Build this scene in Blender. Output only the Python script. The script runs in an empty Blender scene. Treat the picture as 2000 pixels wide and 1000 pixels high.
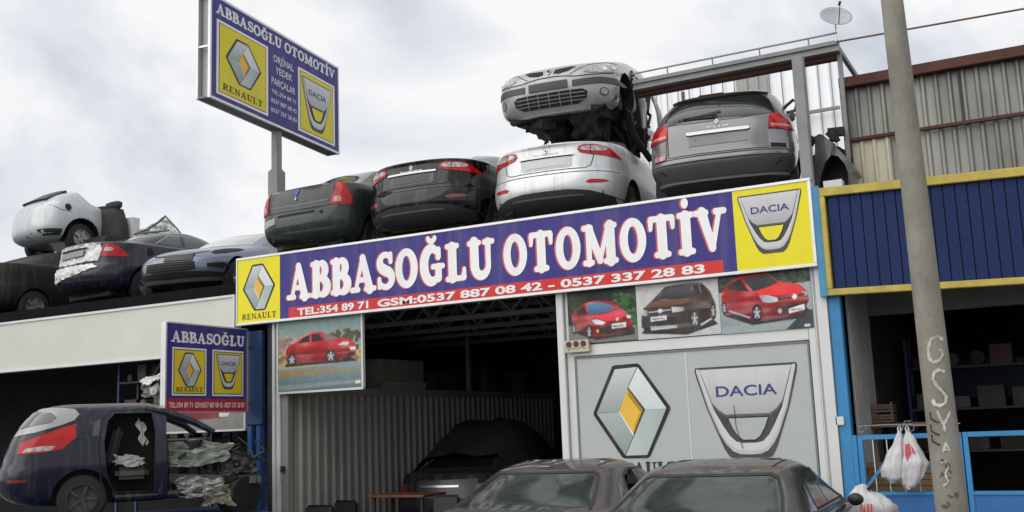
import bpy, bmesh, math, random
import numpy as np
from mathutils import Vector, Matrix, geometry
from mathutils.bvhtree import BVHTree
R_ = math.radians
random.seed(7)
sc = bpy.context.scene
COL = sc.collection

# ---------------------------------------------------------------- camera
F = 2053.0                                   # focal length in pixels of a 2000 px wide picture
hv = Vector((-3958, -490, -F)); vv = Vector((-483, 12500, -F))
Zw = vv.normalized(); Xw = -hv; Xw = (Xw - Zw * Xw.dot(Zw)).normalized(); Yw = Zw.cross(Xw)
RM = Matrix((Xw, Yw, Zw))                    # camera axes expressed in the world
CAM = Vector((0, 0, 1.7))
cd = bpy.data.cameras.new('camera'); cam = bpy.data.objects.new('camera', cd); COL.objects.link(cam)
cam.matrix_world = Matrix.Translation(CAM) @ RM.to_4x4()
cd.sensor_width = 36; cd.lens = F / 2000 * 36; cd.clip_end = 2000; cd.clip_start = .05
sc.camera = cam
def _ray(px, py): return RM @ Vector((px - 1000, 500 - py, -F))
def at(px, py, Y):
    "measured point of the photograph on the upright plane y = Y"
    d = _ray(px, py); return CAM + d * (Y / d.y)
def atx(px, py, X):
    d = _ray(px, py); return CAM + d * (X / d.x)
def atz(px, py, Z):
    d = _ray(px, py); return CAM + d * ((Z - CAM.z) / d.z)

# ---------------------------------------------------------------- sky, sun, exposure
SUN_EL, SUN_AZ = 42, 208                     # azimuth clockwise from +y
W = bpy.data.worlds.new('World'); sc.world = W; W.use_nodes = True
nt = W.node_tree; nt.nodes.clear(); N = nt.nodes.new; Lk = nt.links.new
out = N('ShaderNodeOutputWorld'); sky = N('ShaderNodeTexSky'); sky.sky_type = 'NISHITA'; sky.sun_disc = False
sky.sun_elevation = R_(SUN_EL); sky.sun_rotation = R_(SUN_AZ)
bg1 = N('ShaderNodeBackground'); bg1.inputs[1].default_value = .1; Lk(sky.outputs[0], bg1.inputs[0])
tc = N('ShaderNodeTexCoord'); mp = N('ShaderNodeMapping'); mp.inputs['Scale'].default_value = (1, 1, 1.8)
mp.inputs['Location'].default_value = (.35, .1, .2)
Lk(tc.outputs['Generated'], mp.inputs[0])
n1 = N('ShaderNodeTexNoise'); n1.inputs['Scale'].default_value = 2.6; n1.inputs['Detail'].default_value = 7; n1.inputs['Roughness'].default_value = .52; n1.inputs['Distortion'].default_value = .5
Lk(mp.outputs[0], n1.inputs[0])
cr = N('ShaderNodeValToRGB'); e = cr.color_ramp.elements
e[0].position = .34; e[0].color = (.62, .655, .725, 1); e[1].position = .53; e[1].color = (1.0, 1.0, 1.0, 1)
m_ = cr.color_ramp.elements.new(.44); m_.color = (.82, .845, .89, 1)
Lk(n1.outputs[0], cr.inputs[0])
bg2 = N('ShaderNodeBackground'); bg2.inputs[1].default_value = 1.0; Lk(cr.outputs[0], bg2.inputs[0])
mx = N('ShaderNodeMixShader'); mx.inputs[0].default_value = .93
Lk(bg1.outputs[0], mx.inputs[1]); Lk(bg2.outputs[0], mx.inputs[2]); Lk(mx.outputs[0], out.inputs[0])
sd = bpy.data.lights.new('sun', 'SUN'); sd.energy = 2.1; sd.angle = R_(80); sd.color = (1, .965, .92)
so = bpy.data.objects.new('sun', sd); COL.objects.link(so)
sdir = Vector((math.sin(R_(SUN_AZ)) * math.cos(R_(SUN_EL)), math.cos(R_(SUN_AZ)) * math.cos(R_(SUN_EL)), math.sin(R_(SUN_EL))))
so.rotation_euler = sdir.to_track_quat('Z', 'Y').to_euler(); so.location = (0, -5, 30)
vs = sc.view_settings; vs.view_transform = 'Standard'; vs.look = 'None'; vs.gamma = 1; vs.exposure = 0.0

# ---------------------------------------------------------------- materials
MATS = {}
def mat(name, col, rough=.6, metal=0, coat=0, noise=0, nscale=3, bump=0, bscale=20, dust=0, dcol=(.33, .30, .26), ndark=None, emit=None, trans=0, spec=None, stretch=None, alpha=None):
    if name in MATS: return MATS[name]
    m = bpy.data.materials.new(name); m.use_nodes = True; t = m.node_tree; b = t.nodes['Principled BSDF']
    c4 = (*col, 1); b.inputs['Base Color'].default_value = c4
    b.inputs['Roughness'].default_value = rough; b.inputs['Metallic'].default_value = metal
    b.inputs['Coat Weight'].default_value = coat; b.inputs['Coat Roughness'].default_value = .08
    if spec is not None: b.inputs['Specular IOR Level'].default_value = spec
    if trans: b.inputs['Transmission Weight'].default_value = trans
    if alpha is not None: b.inputs['Alpha'].default_value = alpha
    N = t.nodes.new; L = t.links.new
    tcn = N('ShaderNodeTexCoord'); mpn = N('ShaderNodeMapping'); L(tcn.outputs['Object'], mpn.inputs[0])
    if stretch: mpn.inputs['Scale'].default_value = stretch
    src = None
    if noise:
        n = N('ShaderNodeTexNoise'); n.inputs['Scale'].default_value = nscale; n.inputs['Detail'].default_value = 8; n.inputs['Roughness'].default_value = .62
        L(mpn.outputs[0], n.inputs[0])
        r = N('ShaderNodeValToRGB'); r.color_ramp.elements[0].position = .3; r.color_ramp.elements[1].position = .72
        dk = ndark or tuple(v * (1 - noise) for v in col); lt = tuple(min(1, v * (1 + noise * .4)) for v in col)
        r.color_ramp.elements[0].color = (*dk, 1); r.color_ramp.elements[1].color = (*lt, 1)
        L(n.outputs[0], r.inputs[0]); src = r.outputs[0]
    if dust:
        n = N('ShaderNodeTexNoise'); n.inputs['Scale'].default_value = 2.7; n.inputs['Detail'].default_value = 9; n.inputs['Roughness'].default_value = .7
        L(mpn.outputs[0], n.inputs[0])
        g = N('ShaderNodeNewGeometry'); s = N('ShaderNodeSeparateXYZ'); L(g.outputs['Normal'], s.inputs[0])
        a = N('ShaderNodeMapRange'); a.inputs[1].default_value = .1; a.inputs[2].default_value = .95; a.inputs[3].default_value = .18; a.inputs[4].default_value = 1
        L(s.outputs[2], a.inputs[0])
        b2 = N('ShaderNodeMapRange'); b2.inputs[1].default_value = .38; b2.inputs[2].default_value = .62; b2.inputs[3].default_value = .3; b2.inputs[4].default_value = 1
        L(n.outputs[0], b2.inputs[0])
        mu = N('ShaderNodeMath'); mu.operation = 'MULTIPLY'; L(a.outputs[0], mu.inputs[0]); L(b2.outputs[0], mu.inputs[1])
        mu2 = N('ShaderNodeMath'); mu2.operation = 'MULTIPLY'; L(mu.outputs[0], mu2.inputs[0]); mu2.inputs[1].default_value = dust
        mixc = N('ShaderNodeMixRGB'); L(mu2.outputs[0], mixc.inputs[0])
        if src: L(src, mixc.inputs[1])
        else: mixc.inputs[1].default_value = c4
        mixc.inputs[2].default_value = (*dcol, 1); src = mixc.outputs[0]
        # rain streaks of old dirt
        m3 = N('ShaderNodeMapping'); m3.inputs['Scale'].default_value = (14, 14, .9); L(tcn.outputs['Object'], m3.inputs[0])
        n3 = N('ShaderNodeTexNoise'); n3.inputs['Scale'].default_value = 1.0; n3.inputs['Detail'].default_value = 6; L(m3.outputs[0], n3.inputs[0])
        r3 = N('ShaderNodeMapRange'); r3.inputs[1].default_value = .5; r3.inputs[2].default_value = .78; r3.inputs[3].default_value = 0; r3.inputs[4].default_value = .35; L(n3.outputs[0], r3.inputs[0])
        mix3 = N('ShaderNodeMixRGB'); L(r3.outputs[0], mix3.inputs[0]); L(src, mix3.inputs[1]); mix3.inputs[2].default_value = (*[v * .45 for v in dcol], 1); src = mix3.outputs[0]
        rr = N('ShaderNodeMapRange'); rr.inputs[3].default_value = rough; rr.inputs[4].default_value = .85; L(mu2.outputs[0], rr.inputs[0]); L(rr.outputs[0], b.inputs['Roughness'])
        cc = N('ShaderNodeMapRange'); cc.inputs[3].default_value = coat; cc.inputs[4].default_value = 0; L(mu2.outputs[0], cc.inputs[0]); L(cc.outputs[0], b.inputs['Coat Weight'])
    if src: L(src, b.inputs['Base Color'])
    if bump:
        n = N('ShaderNodeTexNoise'); n.inputs['Scale'].default_value = bscale; n.inputs['Detail'].default_value = 5; L(mpn.outputs[0], n.inputs[0])
        bp = N('ShaderNodeBump'); bp.inputs['Strength'].default_value = bump; bp.inputs['Distance'].default_value = .02; L(n.outputs[0], bp.inputs['Height']); L(bp.outputs[0], b.inputs['Normal'])
    if emit: b.inputs['Emission Color'].default_value = (*emit[:3], 1); b.inputs['Emission Strength'].default_value = emit[3]
    MATS[name] = m; return m
def print_mat():
    if 'print' in MATS: return MATS['print']
    m = bpy.data.materials.new('print'); m.use_nodes = True; t = m.node_tree; b = t.nodes['Principled BSDF']
    a = t.nodes.new('ShaderNodeVertexColor'); a.layer_name = 'col'
    gz = t.nodes.new('ShaderNodeTexCoord'); mz = t.nodes.new('ShaderNodeMapping'); mz.inputs['Scale'].default_value = (9, 9, .8); t.links.new(gz.outputs['Object'], mz.inputs[0])
    nz = t.nodes.new('ShaderNodeTexNoise'); nz.inputs['Scale'].default_value = .8; nz.inputs['Detail'].default_value = 7; t.links.new(mz.outputs[0], nz.inputs[0])
    rz = t.nodes.new('ShaderNodeMapRange'); rz.inputs[1].default_value = .45; rz.inputs[2].default_value = .8; rz.inputs[3].default_value = .0; rz.inputs[4].default_value = .16; t.links.new(nz.outputs[0], rz.inputs[0])
    xz = t.nodes.new('ShaderNodeMixRGB'); t.links.new(rz.outputs[0], xz.inputs[0]); t.links.new(a.outputs[0], xz.inputs[1]); xz.inputs[2].default_value = (.30, .28, .27, 1); t.links.new(xz.outputs[0], b.inputs['Base Color'])
    b.inputs['Roughness'].default_value = .42
    n = t.nodes.new('ShaderNodeTexNoise'); n.inputs['Scale'].default_value = 1.6; n.inputs['Detail'].default_value = 4
    g = t.nodes.new('ShaderNodeTexCoord'); t.links.new(g.outputs['Object'], n.inputs[0])
    mr = t.nodes.new('ShaderNodeMapRange'); mr.inputs[3].default_value = .42; mr.inputs[4].default_value = .65; b.inputs['Specular IOR Level'].default_value = .35
    t.links.new(n.outputs[0], mr.inputs[0]); t.links.new(mr.outputs[0], b.inputs['Roughness'])
    nb = t.nodes.new('ShaderNodeTexNoise'); nb.inputs['Scale'].default_value = 2.5; nb.inputs['Detail'].default_value = 2; t.links.new(g.outputs['Object'], nb.inputs[0]); bb = t.nodes.new('ShaderNodeBump'); bb.inputs['Strength'].default_value = .12; bb.inputs['Distance'].default_value = .05; t.links.new(nb.outputs[0], bb.inputs['Height']); t.links.new(bb.outputs[0], b.inputs['Normal'])
    MATS['print'] = m; return m
def srgb(r, g, b):
    f = lambda v: (v / 255 / 12.92) if v / 255 <= .04045 else ((v / 255 + .055) / 1.055) ** 2.4
    return (f(r), f(g), f(b))

# ---------------------------------------------------------------- mesh helpers
class MB:
    def __init__(s): s.v = []; s.f = []; s.mi = []; s.c = []; s.m = 0; s.col = (1, 1, 1); s.uc = False
    def add(s, vs, fs, cols=None):
        o = len(s.v); s.v += [tuple(v) for v in vs]; s.f += [tuple(i + o for i in f) for f in fs]; s.mi += [s.m] * len(fs)
        s.c += list(cols) if cols else [s.col] * len(vs)
        return s
    def box(s, x0, x1, y0, y1, z0, z1):
        v = [(x, y, z) for z in (z0, z1) for y in (y0, y1) for x in (x0, x1)]
        return s.add(v, [(0, 2, 3, 1), (4, 5, 7, 6), (0, 1, 5, 4), (2, 6, 7, 3), (0, 4, 6, 2), (1, 3, 7, 5)])
    def obox(s, c, sz, M):
        c = Vector(c); v = [c + M @ Vector((x * sz[0] / 2, y * sz[1] / 2, z * sz[2] / 2)) for z in (-1, 1) for y in (-1, 1) for x in (-1, 1)]
        return s.add(v, [(0, 2, 3, 1), (4, 5, 7, 6), (0, 1, 5, 4), (2, 6, 7, 3), (0, 4, 6, 2), (1, 3, 7, 5)])
    def beam(s, a, b, w, h):
        a = Vector(a); b = Vector(b); d = b - a; q = d.to_track_quat('X', 'Z').to_matrix()
        return s.obox((a + b) / 2, (d.length, w, h), q)
    def tube(s, pts, r, n=8, cap=True):
        pts = [Vector(p) for p in pts]; rs = r if isinstance(r, (list, tuple)) else [r] * len(pts)
        vs = []; fs = []
        up = Vector((0, 0, 1))
        for i, p in enumerate(pts):
            d = (pts[min(i + 1, len(pts) - 1)] - pts[max(i - 1, 0)]).normalized()
            a = d.cross(up if abs(d.z) < .95 else Vector((0, 1, 0))).normalized(); b = d.cross(a)
            for k in range(n):
                t = 2 * math.pi * k / n; vs.append(p + (a * math.cos(t) + b * math.sin(t)) * rs[i])
        for i in range(len(pts) - 1):
            for k in range(n):
                k2 = (k + 1) % n; fs.append((i * n + k, i * n + k2, (i + 1) * n + k2, (i + 1) * n + k))
        if cap: fs.append(tuple(range(n))[::-1]); fs.append(tuple((len(pts) - 1) * n + k for k in range(n)))
        return s.add(vs, fs)
    def prism(s, poly, f3, d):
        "poly in 2D, f3(u,v,w)->3D, extruded from w=0 to w=d"
        n = len(poly); vs = [f3(u, v, 0) for u, v in poly] + [f3(u, v, d) for u, v in poly]
        fs = [tuple(range(n))[::-1], tuple(range(n, 2 * n))] + [(i, (i + 1) % n, n + (i + 1) % n, n + i) for i in range(n)]
        return s.add(vs, fs)
    def grid(s, P, closed=False):
        r = len(P); c = len(P[0]); vs = [p for row in P for p in row]; fs = []
        for i in range(r - 1):
            for j in range(c if closed else c - 1):
                j2 = (j + 1) % c; fs.append((i * c + j, i * c + j2, (i + 1) * c + j2, (i + 1) * c + j))
        return s.add(vs, fs)
    def build(s, name, m, parent=None, smooth=False, origin=None, bevel=0, recalc=True):
        me = bpy.data.meshes.new(name)
        rt = parent
        while rt is not None and rt.parent is not None: rt = rt.parent
        if origin is None:
            if rt is not None: origin = Vector((0, 0, 0)) if rt.get('_local') else Vector(rt.location)
            else:
                a = np.array([tuple(v) for v in s.v]); origin = Vector(((a[:, 0].min() + a[:, 0].max()) / 2, (a[:, 1].min() + a[:, 1].max()) / 2, a[:, 2].min()))
        o3 = Vector(origin); me.from_pydata([tuple(Vector(v) - o3) for v in s.v], [], s.f)
        ms = m if isinstance(m, (list, tuple)) else [m]
        for q in ms: me.materials.append(q)
        for p, i in zip(me.polygons, s.mi): p.material_index = i if i < len(ms) else 0
        if s.uc:
            ca = me.color_attributes.new('col', 'FLOAT_COLOR', 'POINT')
            ca.data.foreach_set('color', [x for c in s.c for x in (*c, 1)])
        bm = bmesh.new(); bm.from_mesh(me)
        if recalc: bmesh.ops.recalc_face_normals(bm, faces=bm.faces)
        if bevel:
            es = [e for e in bm.edges if len(e.link_faces) == 2 and e.calc_face_angle(0) > .6]
            bmesh.ops.bevel(bm, geom=es, offset=bevel, segments=2, affect='EDGES', clamp_overlap=True)
        bm.to_mesh(me); bm.free()
        if smooth:
            for p in me.polygons: p.use_smooth = True
            me.set_sharp_from_angle(angle=R_(38)) if smooth != 'all' else None
        ob = bpy.data.objects.new(name, me); COL.objects.link(ob)
        if parent is not None: ob.parent = parent
        else: ob.location = o3
        return ob
def tag(o, label=None, cat=None, group=None, kind=None):
    if label: o['label'] = label
    if cat: o['category'] = cat
    if group: o['group'] = group
    if kind: o['kind'] = kind
    return o
def thing(name, label, cat, loc=(0, 0, 0), rz=0, group=None, local=False):
    o = bpy.data.objects.new(name, None); COL.objects.link(o); o.location = loc; o.rotation_euler = (0, 0, rz)
    o.empty_display_size = .2
    if local: o['_local'] = 1
    return tag(o, label, cat, group)
def put(o, name, mb, m, **k): return mb.build(name, m, o, **k)

# ---------------------------------------------------------------- flat printed shapes
def fill2d(poly, holes=(), grid=0):
    "triangles of a 2D outline (optionally with inner grid points)"
    vs = []; es = []; fs = []
    for k, lp in enumerate([poly, *holes]):
        o = len(vs); vs += [Vector(p) for p in lp]; n = len(lp); fs.append([o + i for i in range(n)]); es += [(o + i, o + (i + 1) % n) for i in range(n)]
    if grid:
        P = np.array(poly); x0, y0 = P.min(0); x1, y1 = P.max(0)
        # subdivide edges
        vs2 = []; fs2 = []
        for lp in [poly, *holes]:
            o = len(vs2)
            for i in range(len(lp)):
                a = Vector(lp[i]); b = Vector(lp[(i + 1) % len(lp)]); k = max(1, int((b - a).length / grid))
                for j in range(k): vs2.append(a.lerp(b, j / k))
            fs2.append(list(range(o, len(vs2))))
        vs = vs2; fs = fs2; es = []
        for f in fs: es += [(f[i], f[(i + 1) % len(f)]) for i in range(len(f))]
        def inside(x, y, lp):
            c = False; n = len(lp); j = n - 1
            for i in range(n):
                if (lp[i][1] > y) != (lp[j][1] > y) and x < (lp[j][0] - lp[i][0]) * (y - lp[i][1]) / (lp[j][1] - lp[i][1]) + lp[i][0]: c = not c
                j = i
            return c
        for x in np.arange(x0 + grid / 2, x1, grid):
            for y in np.arange(y0 + grid / 2, y1, grid):
                if inside(x, y, poly) and not any(inside(x, y, h) for h in holes): vs.append(Vector((x, y)))
    ov, oe, of, iv, ie, if_ = geometry.delaunay_2d_cdt(vs, es, [fs[0]] + list(fs[1:]) if not holes else [], 3 if holes else 1, 1e-6)
    tri = [tuple(f) for f in of]
    if holes:
        # keep triangles whose centre is inside outline and outside holes
        def ins(x, y, lp):
            c = False; n = len(lp); j = n - 1
            for i in range(n):
                if (lp[i][1] > y) != (lp[j][1] > y) and x < (lp[j][0] - lp[i][0]) * (y - lp[i][1]) / (lp[j][1] - lp[i][1]) + lp[i][0]: c = not c
                j = i
            return c
        ov, oe, of, *_ = geometry.delaunay_2d_cdt(vs, es, [], 0, 1e-6); tri = []
        for f in of:
            cx = sum(ov[i].x for i in f) / len(f); cy = sum(ov[i].y for i in f) / len(f)
            if ins(cx, cy, poly) and not any(ins(cx, cy, h) for h in holes): tri.append(tuple(f))
    return [(v.x, v.y) for v in ov], tri
class Print:
    "coloured flat art on a plane: F(u, v, lift) -> 3D"
    def __init__(s, F): s.F = F; s.mb = MB(); s.mb.uc = True; s.k = 1
    def poly(s, pts, col, lift=None, holes=(), grad=None):
        if lift is None: lift = s.k; s.k += 1
        v, f = fill2d(pts, holes)
        if grad:   # (axis, col2): colour runs from col to col2 along u (0) or v (1)
            ax, c2 = grad; a = [q[ax] for q in v]; lo, hi = min(a), max(a)
            cols = [tuple(c * (1 - t) + d * t for c, d in zip(col, c2)) for t in [(q - lo) / (hi - lo + 1e-9) for q in a]]
        else: cols = [col] * len(v)
        s.mb.add([s.F(a, b, lift * .0012) for a, b in v], f, cols); return s
    def ell(s, cx, cy, rx, ry, col, n=24, **k):
        return s.poly([(cx + rx * math.cos(2 * math.pi * i / n), cy + ry * math.sin(2 * math.pi * i / n)) for i in range(n)], col, **k)
    def line(s, pts, w, col, **k):
        L = []; Rr = []
        for i, p in enumerate(pts):
            a = Vector(pts[max(i - 1, 0)]); b = Vector(pts[min(i + 1, len(pts) - 1)]); d = (b - a).normalized(); n = Vector((-d.y, d.x)) * w / 2
            L.append(tuple(Vector(p) + n)); Rr.append(tuple(Vector(p) - n))
        return s.poly(L + Rr[::-1], col, **k)
    def build(s, name, parent): return s.mb.build(name, print_mat(), parent, recalc=False)

class Raster:
    "a printed photograph: soft shaded art sampled on a fine grid of coloured vertices"
    def __init__(s, F, W=150, H=100): s.F = F; s.ops = []; s.W = W; s.H = H; s.vec = Print(F); s.mb = s.vec.mb; s.t = 0
    def poly(s, pts, col, lift=1, grad=None, gloss=0, **k): s.ops.append((lift, len(s.ops), pts, col, grad, gloss)); return s
    def ell(s, cx, cy, rx, ry, col, n=24, **k): return s.poly([(cx + rx * math.cos(2 * math.pi * i / n), cy + ry * math.sin(2 * math.pi * i / n)) for i in range(n)], col, **k)
    def line(s, pts, w, col, **k):
        L = []; Rr = []
        for i, p in enumerate(pts):
            a = Vector(pts[max(i - 1, 0)]); b = Vector(pts[min(i + 1, len(pts) - 1)]); d = (b - a).normalized(); n = Vector((-d.y, d.x)) * w / 2
            L.append(tuple(Vector(p) + n)); Rr.append(tuple(Vector(p) - n))
        return s.poly(L + Rr[::-1], col, **k)
    def build(s, name, parent):
        W, H = s.W, s.H; S = 2; xs = (np.arange(W * S) + .5) / (W * S); ys = (np.arange(H * S) + .5) / (H * S); X, Y = np.meshgrid(xs, ys); img = np.zeros((H * S, W * S, 3))
        rg = np.random.RandomState(5)
        def smooth_noise(a, b):
            g = rg.rand(b + 2, a + 2); xi = X * a; yi = Y * b; x0 = xi.astype(int); y0 = yi.astype(int); fx = xi - x0; fy = yi - y0; fx = fx * fx * (3 - 2 * fx); fy = fy * fy * (3 - 2 * fy)
            return (g[y0, x0] * (1 - fx) + g[y0, x0 + 1] * fx) * (1 - fy) + (g[y0 + 1, x0] * (1 - fx) + g[y0 + 1, x0 + 1] * fx) * fy
        N1 = smooth_noise(6, 14); N2 = smooth_noise(30, 22); N3 = smooth_noise(70, 50)
        for lift, _, pts, col, grad, gloss in sorted(s.ops, key=lambda o: (o[0], o[1])):
            m = np.zeros(X.shape, bool); n = len(pts); j = n - 1
            for i in range(n):
                (xi, yi), (xj, yj) = pts[i], pts[j]
                if yi != yj: m ^= ((yi > Y) != (yj > Y)) & (X < (xj - xi) * (Y - yi) / (yj - yi) + xi)
                j = i
            if not m.any(): continue
            c = np.array(col)[None, None, :] * np.ones(X.shape + (1,))
            if grad:
                A = X if grad[0] == 0 else Y; q = [p[grad[0]] for p in pts]; t = np.clip((A - min(q)) / (max(q) - min(q) + 1e-9), 0, 1)[..., None]; c = c * (1 - t) + np.array(grad[1])[None, None, :] * t
            if gloss:
                k = np.clip((N1 - .45) * 3, 0, 1)[..., None]; c = c * (1 - .45 * gloss * np.clip((.5 - N1) * 3, 0, 1)[..., None]) + gloss * .12 * (k ** 2)
                yy = (Y - min(p[1] for p in pts)) / (max(p[1] for p in pts) - min(p[1] for p in pts)); c = c * (.55 + .75 * np.clip(yy, 0, 1)[..., None])
            img[m] = c[m]
        img = img * 1.12 * (.86 + .18 * N2 + .12 * N3)[..., None]
        for _ in range(2):
            P = np.pad(img, ((1, 1), (1, 1), (0, 0)), 'edge'); img = (P[:-2, 1:-1] + P[2:, 1:-1] + P[1:-1, :-2] + P[1:-1, 2:] + 2 * img) / 6
        img = img.reshape(H, S, W, S, 3).mean((1, 3))
        vs = []; cols = []; fs = []
        for j in range(H):
            for i in range(W): vs.append(s.F(i / (W - 1), j / (H - 1), .001)); cols.append(tuple(float(v) for v in img[j, i]))
        for j in range(H - 1):
            for i in range(W - 1): fs.append((j * W + i, j * W + i + 1, (j + 1) * W + i + 1, (j + 1) * W + i))
        s.mb.add(vs, fs, cols); return s.mb.build(name, print_mat(), parent, recalc=False)

# --- soft slab lettering built from signed distances
def _seg(X, Y, a, b, r0, r1=None):
    r1 = r0 if r1 is None else r1
    dx, dy = b[0] - a[0], b[1] - a[1]; t = np.clip(((X - a[0]) * dx + (Y - a[1]) * dy) / (dx * dx + dy * dy + 1e-9), 0, 1)
    return np.hypot(X - a[0] - t * dx, Y - a[1] - t * dy) - (r0 + (r1 - r0) * t)
def _pl(X, Y, pts, r):
    d = 9e9 * np.ones_like(X)
    for i in range(len(pts) - 1):
        ra, rb = (r[i], r[i + 1]) if isinstance(r, (list, tuple)) else (r, r)
        d = np.minimum(d, _seg(X, Y, pts[i], pts[i + 1], ra, rb))
    return d
def _ell(X, Y, cx, cy, a, b): return (np.hypot((X - cx) / a, (Y - cy) / b) - 1) * min(a, b)
def _arc(cx, cy, a, b, t0, t1, n=14): return [(cx + a * math.cos(R_(t0 + (t1 - t0) * i / n)), cy + b * math.sin(R_(t0 + (t1 - t0) * i / n))) for i in range(n + 1)]
def glyph(ch, T=.13, s=.055):
    "returns (advance, function); T stem half-width, s serif half-thickness"
    def serif(X, Y, x, y, w=.16): return _seg(X, Y, (x - w, y), (x + w, y), s)
    yb, yt = s, 1 - s
    mn = np.minimum
    def A(X, Y):
        d = _seg(X, Y, (.46, .93), (.72, .06), T * .75, T * .95); d = mn(d, _seg(X, Y, (.44, .93), (.18, .06), T * .45, T * .45))
        d = mn(d, _seg(X, Y, (.26, .33), (.62, .33), s)); d = mn(d, serif(X, Y, .15, yb, .13)); return mn(d, serif(X, Y, .74, yb, .17))
    def B(X, Y):
        d = _seg(X, Y, (.22, T * .7), (.22, 1 - T * .7), T); d = mn(d, _seg(X, Y, (.06, yb), (.4, yb), s)); d = mn(d, _seg(X, Y, (.06, yt), (.4, yt), s))
        d = mn(d, _pl(X, Y, _arc(.40, .745, .19, .20, 90, -90), [s] + [s + (T * .95 - s) * math.sin(math.pi * i / 14) for i in range(1, 14)] + [s]))
        return mn(d, _pl(X, Y, _arc(.42, .275, .25, .22, 90, -90), [s] + [s + (T * 1.05 - s) * math.sin(math.pi * i / 14) for i in range(1, 14)] + [s]))
    def O(X, Y): return np.maximum(_ell(X, Y, .42, .5, .42, .53), -_ell(X, Y, .42, .5, .42 - 1.75 * T, .53 - 2.3 * s - .02))
    def C(X, Y):
        pts = _arc(.44, .5, .29, .44, 42, 318, 26); r = [s + (T * 1.05 - s) * max(0, math.sin(math.pi * i / 26)) ** .8 for i in range(27)]
        return _pl(X, Y, pts, r)
    def G(X, Y):
        d = C(X, Y); d = mn(d, _seg(X, Y, (.68, .70), (.70, .90), s * 1.3, s)); d = mn(d, _seg(X, Y, (.68, .14), (.68, .42), T * .75))
        d = mn(d, _seg(X, Y, (.48, .45), (.84, .45), s)); return d
    def GB(X, Y):
        return mn(G(X, Y), _pl(X, Y, _arc(.44, 1.26, .13, .13, 200, 340, 10), s * .95))
    def L(X, Y):
        d = _seg(X, Y, (.24, T * .7), (.24, 1 - T * .7), T); d = mn(d, _seg(X, Y, (.06, yb), (.62, yb), s)); d = mn(d, _seg(X, Y, (.06, yt), (.42, yt), s))
        return mn(d, _seg(X, Y, (.64, .09), (.66, .3), T * .6, s * .8))
    def U(X, Y):
        pts = [(.22, .95), (.22, .35)] + _arc(.46, .35, .24, .28, 180, 360, 12)[1:] + [(.70, .95)]
        r = [T, T] + [T + (s * 1.2 - T) * i / 12 for i in range(1, 13)] + [s * 1.3]
        r = r[:len(pts)]
        d = _pl(X, Y, pts, r); d = mn(d, serif(X, Y, .22, yt, .17)); return mn(d, serif(X, Y, .72, yt, .14))
    def Tt(X, Y):
        d = _seg(X, Y, (.42, T * .7), (.42, 1 - T * .7), T); d = mn(d, serif(X, Y, .42, yb, .19)); d = mn(d, _seg(X, Y, (.08, yt), (.76, yt), s))
        d = mn(d, _seg(X, Y, (.08, .9), (.07, .7), T * .55, s * .8)); return mn(d, _seg(X, Y, (.76, .9), (.77, .7), T * .55, s * .8))
    def M(X, Y):
        d = _seg(X, Y, (.2, .05), (.2, .93), s * 1.2); d = mn(d, _seg(X, Y, (.92, .08), (.92, .92), T)); d = mn(d, _seg(X, Y, (.22, .9), (.56, .12), T * .85, T * .7))
        d = mn(d, _seg(X, Y, (.56, .12), (.86, .93), s)); d = mn(d, serif(X, Y, .18, yb, .12)); d = mn(d, serif(X, Y, .92, yb, .17)); d = mn(d, serif(X, Y, .17, yt, .12)); return mn(d, serif(X, Y, .95, yt, .13))
    def I(X, Y):
        d = _seg(X, Y, (.24, T * .7), (.24, 1 - T * .7), T); d = mn(d, serif(X, Y, .24, yb, .19)); return mn(d, serif(X, Y, .24, yt, .19))
    def ID(X, Y): return mn(I(X, Y), _ell(X, Y, .24, 1.22, .105, .12))
    def V(X, Y):
        d = _seg(X, Y, (.2, .93), (.46, .1), T * .95, T * .7); d = mn(d, _seg(X, Y, (.72, .93), (.47, .1), T * .45, T * .5)); d = mn(d, serif(X, Y, .17, yt, .16)); return mn(d, serif(X, Y, .74, yt, .13))
    def S(X, Y):
        pts = _arc(.37, .735, .22, .205, 35, 250, 12) + _arc(.37, .27, .24, .215, 80, -145, 12)
        n = len(pts); r = [s + (T * 1.0 - s) * math.exp(-((i / (n - 1) - .5) / .26) ** 2) for i in range(n)]
        d = _pl(X, Y, pts, r); d = mn(d, _seg(X, Y, (.57, .74), (.57, .94), s)); return mn(d, _seg(X, Y, (.13, .07), (.13, .28), s))
    def Rr(X, Y):
        d = _seg(X, Y, (.22, T * .7), (.22, 1 - T * .7), T); d = mn(d, _seg(X, Y, (.06, yb), (.4, yb), s)); d = mn(d, _seg(X, Y, (.06, yt), (.42, yt), s))
        d = mn(d, _pl(X, Y, _arc(.42, .72, .22, .225, 90, -90), [s] + [s + (T - s) * math.sin(math.pi * i / 14) for i in range(1, 14)] + [s]))
        d = mn(d, _seg(X, Y, (.45, .48), (.72, .08), T * .9)); return mn(d, _seg(X, Y, (.7, yb), (.88, yb), s))
    def E(X, Y):
        d = _seg(X, Y, (.22, T * .7), (.22, 1 - T * .7), T); d = mn(d, _seg(X, Y, (.06, yb), (.66, yb), s)); d = mn(d, _seg(X, Y, (.06, yt), (.64, yt), s)); d = mn(d, _seg(X, Y, (.2, .52), (.5, .52), s))
        d = mn(d, _seg(X, Y, (.5, .42), (.5, .62), s * .7)); d = mn(d, _seg(X, Y, (.66, .08), (.68, .3), s)); return mn(d, _seg(X, Y, (.64, .92), (.65, .72), s))
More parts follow.
